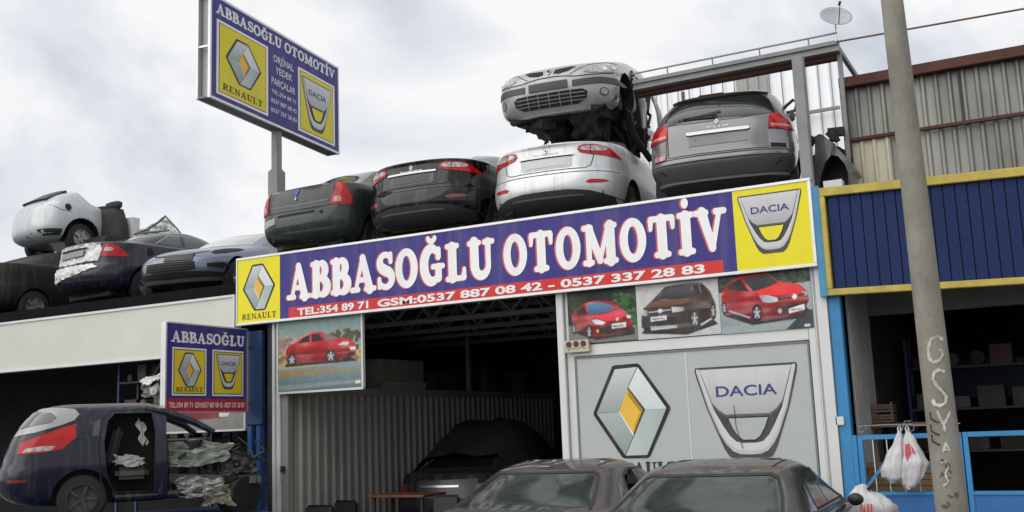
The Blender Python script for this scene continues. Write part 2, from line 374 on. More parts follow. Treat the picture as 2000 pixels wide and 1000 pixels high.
    def Nn(X, Y):
        d = _seg(X, Y, (.2, .05), (.2, .93), s * 1.2); d = mn(d, _seg(X, Y, (.76, .05), (.76, .93), s * 1.2)); d = mn(d, _seg(X, Y, (.22, .9), (.72, .1), T * .85))
        d = mn(d, serif(X, Y, .18, yb, .13)); d = mn(d, serif(X, Y, .76, yt, .13)); return mn(d, serif(X, Y, .15, yt, .1))
    tb = {'A': (.93, A), 'B': (.78, B), 'S': (.70, S), 'O': (.88, O), 'Ğ': (.90, GB), 'G': (.9, G), 'L': (.76, L), 'U': (.90, U), 'T': (.88, Tt), 'M': (1.18, M), 'I': (.50, I), 'İ': (.50, ID), 'V': (.86, V), 'R': (.90, Rr), 'E': (.78, E), 'N': (.94, Nn), ' ': (.34, None)}
    return tb[ch]
_gc = {}
def glyph_mesh(ch, T, s, grow, h=.022):
    k = (ch, T, s, grow, h)
    if k in _gc: return _gc[k]
    adv, fn = glyph(ch, T, s)
    if fn is None: _gc[k] = (adv, [], []); return _gc[k]
    xs = np.arange(-.14, adv + .2, h); ys = np.arange(-.14, 1.5, h); X, Y = np.meshgrid(xs, ys)
    D = fn(X, Y) - grow; vs = []; idx = {}; fs = []
    def V(p):
        q = (round(p[0], 5), round(p[1], 5))
        if q not in idx: idx[q] = len(vs); vs.append(q)
        return idx[q]
    for j in range(len(ys) - 1):
        i = 0
        while i < len(xs) - 1:
            c = [(i, j), (i + 1, j), (i + 1, j + 1), (i, j + 1)]; d = [D[b, a] for a, b in c]
            if all(v > 0 for v in d): i += 1; continue
            p = []
            for n in range(4):
                a, b = c[n], c[(n + 1) % 4]; da, db = d[n], d[(n + 1) % 4]
                if da <= 0: p.append((xs[a[0]], ys[a[1]]))
                if (da <= 0) != (db <= 0):
                    t = da / (da - db); p.append((xs[a[0]] + (xs[b[0]] - xs[a[0]]) * t, ys[a[1]] + (ys[b[1]] - ys[a[1]]) * t))
            if len(p) > 2:
                q = [V(x) for x in p]; q2 = [q[n] for n in range(len(q)) if q[n] != q[n - 1]]
                if len(q2) > 2: fs.append(tuple(q2))
            i += 1
    _gc[k] = (adv, vs, fs); return _gc[k]
def slab_text(pr, text, u0, u1, v0, cap, col, T=.13, s=.055, grow=0, lift=5, shift=(0, 0), gap=0.02, h=.022):
    tot = sum(glyph(c)[0] + gap for c in text) - gap; k = (u1 - u0) / tot; x = 0
    for c in text:
        adv, vs, fs = glyph_mesh(c, T, s, grow, h)
        if vs: pr.mb.add([pr.F(u0 + shift[0] + (x + a) * k, v0 + shift[1] + b * cap, lift * .0012) for a, b in vs], fs, [col] * len(vs))
        x += adv + gap
_tc = {}
def sans_text(pr, text, u0, u1, v0, cap, col, bold=.02, lift=5, mirror=False):
    key = (text, bold)
    if key not in _tc:
        cu = bpy.data.curves.new('txt', 'FONT'); cu.body = text; cu.offset = bold; cu.fill_mode = 'FRONT'; cu.resolution_u = 4
        o = bpy.data.objects.new('txt', cu); COL.objects.link(o); dg = bpy.context.evaluated_depsgraph_get(); dg.update()
        me = bpy.data.meshes.new_from_object(o.evaluated_get(dg)); vs = [(v.co.x, v.co.y) for v in me.vertices]; fs = [tuple(p.vertices) for p in me.polygons]
        bpy.data.objects.remove(o); bpy.data.curves.remove(cu); bpy.data.meshes.remove(me)
        _tc[key] = (vs, fs)
    vs, fs = _tc[key]; x0 = min(v[0] for v in vs); x1 = max(v[0] for v in vs); H = .729 if text.upper() == text else .729
    k = (u1 - u0) / (x1 - x0)
    pr.mb.add([pr.F(u0 + (a - x0) * k, v0 + b * cap / H, lift * .0012) for a, b in vs], fs, [col] * len(vs))

# ---------------------------------------------------------------- the two printed emblems
def diamond(pr, cx, cy, w, h, k0=3, lines=True):
    def P(*q): return [(cx + (a - 361) / 187 * w / 2, cy + (686 - b) / 232 * h / 2) for a, b in q]
    k = k0
    pr.poly(P((280, 457), (292, 453), (402, 451), (414, 458), (548, 672), (548, 686), (440, 908), (428, 917), (316, 916), (304, 908), (175, 698), (175, 684)), (.012, .012, .014), lift=k)
    t, r, b, l = (352, 565), (425, 680), (368, 805), (300, 686)
    TL, TR, Rt, BR, BL, Lf = (292, 474), (404, 469), (531, 679), (427, 902), (322, 903), (191, 690)
    pr.poly(P(Lf, TL, TR, t, l), (.30, .36, .35), lift=k + 1, grad=(1, (.58, .63, .62)))
    pr.poly(P(TR, Rt, r, t), (.60, .66, .66), lift=k + 1, grad=(1, (.74, .78, .78)))
    pr.poly(P(Lf, l, b, BL), (.24, .30, .29), lift=k + 1, grad=(1, (.40, .46, .45)))
    pr.poly(P(b, r, Rt, BR, BL), (.50, .56, .55), lift=k + 1, grad=(0, (.36, .43, .42)))
    pr.poly(P(t, (430, 680), (368, 812), (360, 790)), (.05, .04, .03), lift=k + 2)
    pr.poly(P((349, 570), (418, 682), (366, 800), (302, 687)), (.78, .48, .05), lift=k + 3)
    pr.poly(P((349, 570), (418, 682), (405, 690), (352, 610)), (.42, .24, .01), lift=k + 4)
    pr.poly(P((405, 690), (418, 682), (366, 800), (375, 750)), (.55, .33, .02), lift=k + 4)
    pr.poly(P((300, 684), (304, 684), (369, 801), (366, 808)), (.85, .88, .88), lift=k + 4)
    if lines:
        pr.line(P(TR, t), w * .008, (.02, .03, .03), lift=k + 2); pr.line(P(b, BL), w * .008, (.02, .03, .03), lift=k + 2)
        pr.line(P(Lf, l), w * .006, (.2, .25, .25), lift=k + 2)
def shield(pr, cx, cy, w, h, hole, k0=3, outline=True):
    def P(q): return [(cx + a * w, cy + h / 2 + b * h / .95) for a, b in q]
    def arcs(xt, yt, xb, yb, r): # side going down to rounded bottom
        pts = []
        for i in range(9):
            t = math.pi / 2 * i / 8; pts.append((xb - r + r * math.cos(t) ** 1.0 if 0 else xb - r * (1 - math.cos(t)), yb + r * (1 - math.sin(t)) * .8))
        return pts
    outer_r = [(.49, 0), (.50, -.03), (.49, -.09)] + [(.40, -.42), (.30, -.70), (.255, -.82), (.21, -.90), (.15, -.945)]
    outer = [(-a, b) for a, b in outer_r][::-1] + outer_r; outer = outer[::-1]
    if outline:
        pr.poly(P([(a * 1.012, b * 1.006 + .006) for a, b in outer]), (.03, .03, .035), lift=k0)
    pr.poly(P([(a, b) for a, b in outer]), (.06, .06, .065), lift=k0 + 1)
    # arms: light metal that darkens inwards
    arm = lambda o, i, c, c2, l: (pr.poly(P(o + i[::-1]), c, lift=l, grad=(1, c2)), pr.poly(P([(-a, b) for a, b in o + i[::-1]][::-1]), c, lift=l, grad=(1, c2)))
    o1 = [(.485, -.005), (.49, -.04), (.39, -.42), (.29, -.68), (.235, -.78), (.17, -.855), (.1, -.885), (.0, -.89)]
    i1 = [(.45, -.02), (.44, -.08), (.335, -.43), (.25, -.60), (.19, -.70), (.13, -.76), (.07, -.775), (.0, -.775)]
    arm(o1, i1, (.50, .50, .51), (.40, .40, .41), k0 + 2)
    o2 = [(.485, -.005), (.488, -.04), (.375, -.42), (.27, -.68), (.215, -.77), (.16, -.825), (.1, -.85), (.0, -.855)]
    arm(o2, i1, (.60, .60, .61), (.58, .58, .6), k0 + 3)
    # dark shade of arms next to the plate, then plate
    pr.poly(P([(-.36, -.35), (.36, -.35), (.30, -.50), (.22, -.62), (.2, -.515), (-.2, -.515), (-.22, -.62), (-.30, -.50)]), (.05, .05, .05), lift=k0 + 4)
    pr.poly(P([(-.455, -.015), (-.35, -.37), (-.29, -.455), (-.22, -.51), (.22, -.51), (.29, -.455), (.35, -.37), (.455, -.015)]), (.10, .10, .10), lift=k0 + 5, grad=(1, (.3, .3, .3)))
    pr.poly(P([(-.45, -.02), (-.345, -.36), (-.285, -.435), (-.215, -.485), (.215, -.485), (.285, -.435), (.345, -.36), (.45, -.02)]), (.42, .42, .43), lift=k0 + 6, grad=(1, (.62, .62, .63)))
    pr.poly(P([(-.2, -.52), (-.165, -.62), (-.11, -.715), (-.06, -.75), (.06, -.75), (.11, -.715), (.165, -.62), (.2, -.52)]), (.02, .02, .02), lift=k0 + 7)
    pr.poly(P([(-.193, -.526), (-.158, -.62), (-.105, -.708), (-.058, -.742), (.058, -.742), (.105, -.708), (.158, -.62), (.193, -.526)]), hole, lift=k0 + 8)
    navy = (.035, .05, .22)
    u0, v0 = P([(-.30, -.30)])[0]; u1, _ = P([(.30, -.30)])[0]
    sans_text(pr, 'DACIA', u0, u1, v0, h * .115, navy, bold=.012, lift=k0 + 9)
# ================================================================ ground and buildings
Y0 = 11.76
M_conc = mat('concrete', (.30, .29, .27), .9, noise=.3, nscale=1.2, bump=.3)
M_asph = mat('asphalt', (.10, .098, .092), .92, noise=.35, nscale=2, bump=.4, bscale=60)
M_white = mat('white_paint', (.66, .67, .66), .5, noise=.10, nscale=1.3)
M_whitem = mat('white_metal', (.62, .63, .63), .45, noise=.16, nscale=2.5)
M_alu = mat('aluminium', (.60, .61, .62), .38, metal=.6, noise=.12)
M_grey = mat('grey_steel', (.24, .25, .25), .6, noise=.25, nscale=2.5)
M_lgrey = mat('light_grey_steel', (.36, .36, .345), .6, noise=.22, nscale=1.2)
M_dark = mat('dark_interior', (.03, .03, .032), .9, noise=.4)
M_black = mat('black_rubber', (.012, .012, .013), .75, noise=.3, nscale=8)
M_blk = mat('black_plastic', (.02, .02, .022), .5, noise=.25, nscale=6)
M_rib = mat('ribbed_sheet', (.33, .31, .285), .55, noise=.3, nscale=1.1, stretch=(1, 1, .35))
M_blue = mat('blue_paint', (.035, .235, .50), .5, noise=.18, nscale=2.2, bump=.08)
M_dblue = mat('dark_blue_paint', (.012, .045, .13), .5, noise=.25)
M_lblue = mat('sky_blue_paint', (.06, .27, .46), .55, noise=.2, nscale=3)
M_yel = mat('yellow_paint', (.52, .40, .07), .55, noise=.3, nscale=5, bump=.1)
M_navy = mat('navy_boards', (.010, .026, .105), .6, spec=.2, noise=.25, nscale=1.5, stretch=(1, 1, .4))
M_rust = mat('red_oxide', (.09, .028, .018), .75, noise=.35, nscale=4, bump=.2)
M_galv = mat('galvanised', (.30, .30, .27), .5, metal=.25, noise=.42, nscale=1.3, stretch=(1.6, 1, .5), ndark=(.15, .15, .135))
M_cream = mat('cream_sheet', (.60, .57, .42), .5, noise=.2, nscale=2, stretch=(2, 1, .4))
M_poly = mat('white_sheet', (.90, .92, .94), .45, noise=.05)
M_wood = mat('wood', (.22, .13, .07), .7, noise=.4, nscale=6, stretch=(.3, 3, 3))
M_pale = mat('pale_board', (.35, .33, .29), .8, noise=.3, nscale=3)
M_truss = mat('truss_steel', (.30, .30, .29), .7, noise=.2)
NAVY = (.036, .028, .205); RED = (.60, .028, .022); YEL = (.80, .70, .012); WH = (.80, .80, .80)

g = MB(); g.add([(-400, -60, 0), (400, -60, 0), (400, 400, 0), (-400, 400, 0)], [(0, 1, 2, 3)])
tag(g.build('ground', M_asph), kind='structure')
g = MB(); g.box(-24, 8, 10.6, 11.7, 0, .12); tag(g.build('pavement', M_conc, bevel=.012), kind='structure')

def ribbed(p0, p1, z0, z1, pitch, depth, nrm, duty=.5, soft=.18, zf=None):
    "ribbed sheet between two ground points; nrm = outward side"
    p0 = Vector((*p0, 0)); p1 = Vector((*p1, 0)); L = (p1 - p0).length; d = (p1 - p0) / L; n = Vector((*nrm, 0)); n.normalize()
    u = 0; pts = []; rj = random.Random(int(L * 100)); pitch0 = pitch
    while u < L:
        pitch = pitch0 * rj.uniform(.94, 1.06)
        for f, h in ((0, 0), (1 - duty - soft, 0), (1 - duty, 1), (1 - soft, 1)):
            q = u + f * pitch
            if q <= L: pts.append((q, h))
        u += pitch
    m = MB(); z1a = z1
    rows = [[p0 + d * u + n * h * depth + Vector((0, 0, z)) for u, h in pts] for z in (z0, (z0 + z1) / 2, z1)]
    return m.grid(rows)

# ---- middle shop
shop = thing('parts_shop', 'white framed parts shop with an open bay and wrecked cars parked on its roof', 'building', (-6.5, Y0 + .4, 0))
xL, xR = -10.11, -2.28
m = MB(); m.box(-10.11, -10.06, Y0, Y0 + .16, 0, 3.9); m.box(-10.05, -9.985, Y0 + .02, Y0 + .16, 0, 3.9); put(shop, 'bay_post', m, M_whitem, bevel=.006)
m = MB(); m.box(-9.975, -9.86, Y0 + .05, Y0 + .17, 0, 2.3); put(shop, 'bay_post', m, mat('grey_post', (.27, .26, .25), .6, noise=.2), bevel=.005)
m = MB(); m.box(-5.56, -5.47, Y0 - .02, Y0 + .16, 0, 3.9); m.box(-5.462, -5.36, Y0 + .03, Y0 + .16, 0, 3.9); put(shop, 'bay_post', m, M_white, bevel=.006)
m = MB(); m.box(-2.505, -2.40, Y0 - .01, Y0 + .18, 0, 3.9); m.box(-2.392, xR, Y0 - .03, Y0 + .2, 0, 3.9); m.box(-2.43, -2.41, Y0 - .018, Y0 - .011, 0, 3.4); put(shop, 'corner_post', m, M_white, bevel=.006)
m = MB(); m.box(-5.35, -2.51, Y0 + .06, Y0 + .18, 0, 3.9); put(shop, 'front_wall', m, M_white)
m = MB(); m.box(-5.355, -2.51, Y0 - .005, Y0 + .055, 2.54, 2.67); put(shop, 'door_lintel', m, M_white, bevel=.005)
# deck, ceiling and ledges
m = MB(); m.box(-10.2, -2.28, Y0 + .2, 20.5, 3.86, 4.25); m.box(-12.4, -10.201, 12.95, 20.5, 3.76, 3.90); put(shop, 'roof_deck', m, mat('deck_steel', (.10, .10, .10), .8, noise=.3))
m = MB(); m.box(-10.1, -2.3, Y0 + .04, Y0 + .19, 3.905, 4.24); put(shop, 'roof_beam', m, M_grey)
m = ribbed((-9.88, Y0 + .2), (-9.88, 20.4), 0, 2.3, .185, .045, (1, 0), .32, .12); put(shop, 'side_wall', m, M_rib)
m = MB(); m.box(-12.2, -9.82, 13.2, 20.4, 2.30, 2.41); m.box(-9.98, -9.82, Y0 + .18, 13.2, 2.30, 2.41); put(shop, 'storage_ledge', m, M_lgrey)
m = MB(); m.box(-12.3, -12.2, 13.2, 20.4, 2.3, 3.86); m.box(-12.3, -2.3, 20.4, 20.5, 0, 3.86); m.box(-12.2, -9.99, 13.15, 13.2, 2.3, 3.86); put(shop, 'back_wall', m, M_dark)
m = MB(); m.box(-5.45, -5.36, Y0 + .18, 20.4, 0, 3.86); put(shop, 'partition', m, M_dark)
m = MB(); m.box(-9.9, -9.84, 16.9, 16.98, 2.41, 3.86); put(shop, 'bay_post', m, M_lgrey)
def truss(Y, z, h, x0, x1):
    m = MB(); m.box(x0, x1, Y - .035, Y + .035, z, z + .07); m.box(x0, x1, Y - .035, Y + .035, z + h - .07, z + h)
    n = int((x1 - x0) / .34); st = (x1 - x0) / n
    for i in range(n):
        a = (x0 + i * st, Y, z + .06 if i % 2 else z + h - .06); b = (x0 + (i + 1) * st, Y, z + h - .06 if i % 2 else z + .06); m.beam(a, b, .035, .035)
    put(shop, 'roof_truss', m, M_truss)
tz = at(935, 622, 13.6).z
for Y in (13.6, 15.0, 16.1, 17.6): truss(Y, tz, 3.80 - tz if Y < 14 else .52, -11.6, -5.46)
# door with the two emblems
door = MB(); door.box(-5.345, -2.515, Y0 + .0, Y0 + .055, .02, 2.53); dr = put(shop, 'door_panel', door, mat('door_grey', (.42, .455, .435), .45, noise=.04))
m = MB(); m.box(-3.945, -3.927, Y0 - .004, Y0 + .002, .03, 2.52); put(dr, 'door_seam', m, M_whitem)
m = MB(); m.box(-5.345, -5.325, Y0 - .012, Y0 - .002, .03, 2.53); m.box(-2.535, -2.515, Y0 - .012, Y0 - .002, .03, 2.53); m.box(-5.32, -2.54, Y0 - .012, Y0 - .002, 2.51, 2.53); put(dr, 'door_trim', m, mat('trim_grey', (.16, .17, .17), .5))
Ff = lambda u, v, k: Vector((u, Y0 - .006 - k, v))
p = Print(Ff); diamond(p, -4.645, 1.85, .97, 1.10, 1)
slab_text(p, 'RENAULT', -5.08, -4.10, 1.10, .155, (.02, .02, .03), T=.12, s=.04, lift=2, h=.04); tag(p.build('diamond_emblem', dr), 'grey and black diamond emblem with an orange centre')
p = Print(Ff); shield(p, -3.25, 1.775, 1.16, 1.05, (.42, .45, .45), 1)
p.line([(-3.40, 1.86), (-3.39, 1.62), (-3.33, 1.38)], .007, (.02, .02, .02), lift=14); tag(p.build('shield_emblem', dr), 'silver shield emblem with dark blue lettering')

# ---- left workshop
ws = thing('workshop', 'left hand workshop with a blank cream fascia and a dark open front', 'building', (-14, Y0 + .4, 0))
m = MB(); m.box(-34, -10.2, Y0 + .22, 13.1, 3.55, 3.74); put(ws, 'roof_deck', m, M_grey)
m = MB(); m.box(-34, -10.3, 13.1, 20, 3.64, 3.74); put(ws, 'roof_deck', m, M_grey)
m = MB(); m.box(-34, -10.45, 12.25, 19.9, 3.745, 4.08); put(ws, 'roof_platform', m, mat('platform_black', (.008, .008, .008), .95, spec=.1))  # one flat near-black with low specular
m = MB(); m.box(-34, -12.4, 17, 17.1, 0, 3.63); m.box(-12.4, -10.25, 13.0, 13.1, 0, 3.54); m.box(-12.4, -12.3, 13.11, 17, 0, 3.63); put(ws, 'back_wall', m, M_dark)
m = MB(); m.box(-10.30, -10.14, Y0 + .13, Y0 + .2, 0, 3.8); put(ws, 'end_wall', m, mat('dim_steel', (.06, .065, .075), .6, noise=.4))
m = MB(); m.box(-10.66, -10.32, Y0 + .03, Y0 + .09, 1.9, 3.25); put(ws, 'blue_panel', m, M_dblue)
for x in (-10.56, -10.40):
    m = MB(); m.box(x, x + .07, Y0 + .0, Y0 + .1, 0, 1.88); put(ws, 'blue_post', m, mat('post_blue', (.02, .08, .24), .4, noise=.3))
m = MB()
for z in (.55, 1.05, 1.42): m.box(-10.9, -10.3, Y0 + .12, Y0 + .16, z, z + .035)
put(ws, 'rack_rail', m, M_dblue)
fas = thing('blank_fascia', 'long blank cream fascia board with a white edge under the left hand wrecks', 'sign board', (-15, Y0, 2.98))
m = MB(); m.box(-34, -10.86, Y0 + .02, Y0 + .12, 3.0, 3.78); put(fas, 'panel', m, mat('cream_board', (.60, .60, .54), .5, noise=.10, nscale=.8))
m = MB(); m.box(-34, -10.82, Y0, Y0 + .15, 3.782, 3.82); m.box(-34, -10.82, Y0, Y0 + .15, 2.965, 2.998); m.box(-10.858, -10.82, Y0 + .001, Y0 + .15, 2.999, 3.781); put(fas, 'frame', m, M_white)

# ---- right workshop
rw = thing('blue_workshop', 'right hand workshop with a dark interior behind a blue and yellow fascia', 'building', (-.5, Y0 + .4, 0))
m = MB(); m.box(-2.275, -2.145, Y0 + .0, Y0 + .14, 0, 3.02); put(rw, 'blue_pillar', m, M_blue, bevel=.008)
m = MB(); m.box(-2.33, -2.25, Y0 - .10, Y0 - .04, 2.99, 4.22); put(rw, 'edge_board', m, M_lblue)
yi = atx(1706, 700, -2.1).y
m = ribbed((-2.12, Y0 + .16), (-2.12, yi), 0, 3.6, .12, .01, (1, 0), .2, .05); put(rw, 'side_wall', m, M_lgrey)
m = MB(); m.box(-2.2, 3, yi, yi + .1, at(1750, 613, yi).z, 3.7); put(rw, 'inner_lintel', m, mat('dull_plaster', (.22, .22, .20), .8, noise=.2))
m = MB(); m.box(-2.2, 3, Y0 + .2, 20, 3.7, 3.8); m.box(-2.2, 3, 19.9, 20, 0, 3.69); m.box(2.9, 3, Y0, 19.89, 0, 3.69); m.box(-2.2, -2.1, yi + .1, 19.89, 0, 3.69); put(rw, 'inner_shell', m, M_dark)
m = MB(); m.box(-1.7, -.2, 18.2, 18.3, 1.9, 2.5); put(rw, 'inner_door', m, M_dblue)
bf = thing('plank_fascia', 'dark blue plank fascia in a yellow frame on the right hand workshop', 'sign board', (-.6, Y0 - .1, 3.0))
def fx(u, v, w): return Vector((u, Y0 - .1 + w, v))
slope = -.031
def zz(x, z): return z + slope * (x + 2.25)
m = MB(); x = -2.17; k = 0
while x < 1.6:
    a = x + .006; b = min(x + .112, 1.6); dd = .0 if k % 2 else .004
    m.add([(a, Y0 - .07 + dd, zz(a, 3.07)), (b, Y0 - .07 + dd, zz(b, 3.07)), (b, Y0 - .07 + dd, zz(b, 4.09)), (a, Y0 - .07 + dd, zz(a, 4.09)),
           (a, Y0 - .04, zz(a, 3.07)), (b, Y0 - .04, zz(b, 3.07)), (b, Y0 - .04, zz(b, 4.09)), (a, Y0 - .04, zz(a, 4.09))], [(0, 1, 2, 3), (0, 4, 5, 1), (3, 2, 6, 7), (0, 3, 7, 4), (1, 5, 6, 2)]); x += .118; k += 1
put(bf, 'planks', m, M_navy)
m = MB(); m.add([(-2.2, Y0 - .038, zz(-2.2, 3.04)), (1.6, Y0 - .038, zz(1.6, 3.04)), (1.6, Y0 - .038, zz(1.6, 4.12)), (-2.2, Y0 - .038, zz(-2.2, 4.12))], [(0, 1, 2, 3)]); put(bf, 'backing', m, M_black)
def bar(m, x0, x1, z0, z1, ya, yb):
    m.add([(x, y, zz(x, z)) for z in (z0, z1) for y in (ya, yb) for x in (x0, x1)], [(0, 2, 3, 1), (4, 5, 7, 6), (0, 1, 5, 4), (2, 6, 7, 3), (0, 4, 6, 2), (1, 3, 7, 5)])
m = MB(); bar(m, -2.245, 1.66, 4.095, 4.19, Y0 - .12, Y0 - .02); bar(m, -2.245, 1.66, 2.995, 3.065, Y0 - .12, Y0 - .02); bar(m, -2.245, -2.19, 3.066, 4.094, Y0 - .12, Y0 - .02); put(bf, 'frame', m, M_yel, bevel=.006)

# ---- upper steel frame behind the cars and the tall ribbed sheet wall
YB = 12.9
tw = thing('steel_tower', 'grey steel tower with a roof beam on one thick column behind the estate car', 'steel frame', (-2.6, YB, 4.05))
zt = at(1637, 85, YB).z
m = MB(); cx0 = at(1545, 111, YB - .55).x; m.box(cx0, cx0 + .135, YB - .55, YB - .45, 4.251, at(1558, 111, YB - .55).z + .02); put(tw, 'column', m, M_grey, bevel=.012)
m = MB(); bx0 = at(1235, 160, YB).x; bx1 = at(1637, 85, YB).x
m.box(bx0, bx1, YB, YB + .10, zt + .0, zt + .05); m.box(bx0, bx1, YB + .03, YB + .10, zt - .06, zt - .002); m.box(bx0, bx1, YB + .0, YB + .12, zt - .085, zt - .062); put(tw, 'roof_beam', m, M_grey)
m = MB(); m.box(bx0, bx1 - .06, YB + .13, YB + .25, zt - .14, zt - .04); put(tw, 'oxide_beam', m, M_rust)
m = MB(); m.box(bx1 - .05, bx1 + .0, YB + .13, YB + .2, 4.05, zt); m.box(bx1 - .05, bx1, YB + .22, 17.4, zt - .06, zt); put(tw, 'end_post', m, M_grey)
m = MB(); m.tube([(bx0, YB, zt + .14), (bx1, YB, zt + .14)], .013, 6)
for k in range(4): m.tube([(bx0 + .5 + k * .62, YB + .02, zt + .05), (bx0 + .5 + k * .62, YB, zt + .15)], .01, 5)
put(tw, 'top_rail', m, mat('rail_grey', (.3, .3, .31), .5))
m = MB()
a = at(1335, 210, 13.3); m.box(a.x - .02, a.x + .02, 13.3, 13.34, 4.26, zt - .1); put(tw, 'brace', m, mat('brace_grey', (.2, .21, .22), .6)); m = MB()
b0 = at(1583, 219, 17.3); b1 = at(1640, 211, 17.3); m.box(b0.x - 4, b1.x, 17.3, 17.35, b0.z - .02, b0.z + .03); put(tw, 'brace', m, mat('brace_grey', (.2, .21, .22), .6))
sw = thing('sheet_wall', 'tall white ribbed sheet wall showing bright behind the parked estate car', 'wall', (-6, 17.6, 4.0))
x0 = at(1225, 190, 17.5).x - .3; x1 = at(1641, 200, 17.5).x
m = ribbed((x0, 17.5), (x1, 17.5), 4.0, 7.75, .20, .022, (0, -1), .25, .2); put(sw, 'sheet', m, M_poly)
m = MB(); u = x0 + .04
while u < x1: m.box(u, u + .014, 17.466, 17.472, 4.0, 7.74); u += .205
put(sw, 'lap_seam', m, mat('seam_grey', (.20, .22, .24), .7))
q0 = at(1440, 200, 17.4).x; q1 = at(1500, 200, 17.4).x
m = ribbed((q0, 17.42), (q1, 17.42), 6.3, 7.74, .2, .03, (0, -1), .3, .1); tag(put(sw, 'patch_sheet', m, M_lgrey), 'grey steel patch sheet')

# ---- right hand shed of ribbed steel
YS = 13.5
sh = thing('ribbed_shed', 'ribbed galvanised shed wall in a red brown frame above the blue fascia', 'shed', (0, YS, 3.8))
zs = at(1646, 160, YS).z; xs = at(1652, 200, YS).x
m = ribbed((xs, YS + .1), (3.5, YS + .1), 3.8, zs - .08, .155, .035, (0, -1), .32, .14); put(sh, 'ribbed_sheet', m, M_galv)
zm = at(1666, 274, YS).z
xc = at(1740, 300, YS).x
m = ribbed((xs + .02, YS + .052), (xc + .02, YS + .052), 3.8, zm, .155, .03, (0, -1), .32, .14); tag(put(sh, 'cream_sheet', m, M_cream), 'cream painted lower sheet')
m = MB(); m.box(xs - .06, 3.5, YS - .06, YS + .12, zs - .09, zs + .04); m.box(xs - .06, xs + .01, YS - .04, YS + .045, 3.8, zs - .091); m.box(xs + .012, 3.5, YS - .01, YS + .045, zm - .015, zm + .03); put(sh, 'frame', m, M_rust, bevel=.006)
m = MB(); x = xs + .55
while x < 3: m.box(x, x + .03, YS + .046, YS + .06, zm + .04, zs - .1); x += .78
put(sh, 'sheet_lap', m, mat('lap_dark', (.07, .06, .05), .8, noise=.3))

# cable, dish
m = MB(); a = at(1633, 82, YB); b = at(2040, 10, YB); m.tube([a, b], .012, 6)
tag(m.build('steel_cable', mat('brown_cable', (.16, .09, .06), .7)), 'thin brown cable running right from the top corner of the steel tower', 'cable')
dish = thing('satellite_dish', 'small pale satellite dish on a thin mast at the tower corner', 'satellite dish', tuple(at(1633, 80, YB)))
c = at(1631, 36, YB); m = MB(); ax = Vector((.42, -.72, .50)).normalized(); q = ax.to_track_quat('Z', 'Y').to_matrix(); rows = []
for i in range(7):
    r = .20 * i / 6 + .0005; rows.append([c + q @ Vector((r * 1.0 * math.cos(t * math.pi / 14), r * .88 * math.sin(t * math.pi / 14), r * r * 1.1)) for t in range(28)])
m.grid(rows, closed=True); ob = put(dish, 'reflector', m, mat('dish_grey', (.42, .44, .46), .5, noise=.2), smooth='all')
sm = ob.modifiers.new('solid', 'SOLIDIFY'); sm.thickness = .006
m = MB(); m.tube([at(1633, 82, YB), at(1632, 52, YB), c - ax * .02], .009, 6); put(dish, 'mast', m, M_alu)
m = MB(); m.tube([c + q @ Vector((0, -.15, .03)), c + ax * .22 + q @ Vector((.0, -.02, 0))], .006, 6); m.tube([c + ax * .20, c + ax * .25], .016, 8); put(dish, 'feed_arm', m, M_dark)

# ================================================================ signs
# main fascia sign
sg = thing('shop_sign', 'long purple shop sign with white lettering and yellow ends under the roof cars', 'sign', (-6.5, Y0 - .1, 3.33))
YF = Y0 - .10
m = MB(); m.box(-10.66, -2.36, YF, YF + .13, 3.36, 4.30); put(sg, 'panel', m, mat('sign_box', (.4, .4, .4), .5))
m = MB(); m.box(-10.69, -2.33, YF - .015, YF + .14, 4.292, 4.325); m.box(-10.69, -2.33, YF - .015, YF + .14, 3.33, 3.365); m.box(-10.69, -10.665, YF - .014, YF + .14, 3.366, 4.291); m.box(-2.365, -2.33, YF - .014, YF + .14, 3.366, 4.291); put(sg, 'frame', m, M_alu, bevel=.004)
FS = lambda u, v, k: Vector((u, YF - .003 - k, v))
p = Print(FS); z0, z1 = 3.366, 4.291
p.poly([(-9.87, z0), (-3.22, z0), (-3.22, z1), (-9.87, z1)], NAVY, lift=1); p.poly([(-10.664, z0), (-9.87, z0), (-9.87, z1), (-10.664, z1)], YEL, lift=1); p.poly([(-3.22, z0), (-2.366, z0), (-2.366, z1), (-3.22, z1)], YEL, lift=1)
p.poly([(-9.71, 3.366), (-3.38, 3.366), (-3.38, 3.515), (-9.71, 3.515)], RED, lift=2)
for xx in (-8.47, -7.1, -5.2): p.poly([(xx, z0), (xx + .006, z0), (xx + .006, z1), (xx, z1)], (.03, .025, .15), lift=3)
p.build('print', sg)
p = Print(FS)
pink = (.62, .10, .12)
for (t, a, b) in (('ABBASOĞLU', -9.72, -6.36), ('OTOMOTİV', -6.22, -3.33)):
    slab_text(p, t, a, b, 3.62, .50, pink, T=.145, s=.068, grow=.020, lift=4, shift=(-.016, .0), gap=.05); slab_text(p, t, a, b, 3.62, .50, (.86, .86, .86), T=.145, s=.068, grow=.006, lift=5, gap=.05)
p.build('lettering', sg)
p = Print(FS); sans_text(p, 'TEL:354 89 71', -9.55, -8.33, 3.392, .098, WH, .035); sans_text(p, 'GSM:0537 887 08 42 - 0537 337 28 83', -8.18, -3.60, 3.392, .098, WH, .035)
sans_text(p, '354 89 71', -2.40, -2.405, 3.5, .01, (.1, .1, .02), .0) if 0 else None
p.build('phone_numbers', sg)
p = Print(FS); diamond(p, -10.26, 3.86, .60, .68, 3); slab_text(p, 'RENAULT', -10.58, -9.93, 3.405, .085, (.05, .06, .02), T=.10, s=.035, lift=3, h=.04); tag(p.build('diamond_emblem', sg), 'grey diamond emblem on the yellow left end')
p = Print(FS); shield(p, -2.80, 3.87, .72, .69, YEL, 3); tag(p.build('shield_emblem', sg), 'silver shield emblem on the yellow right end')
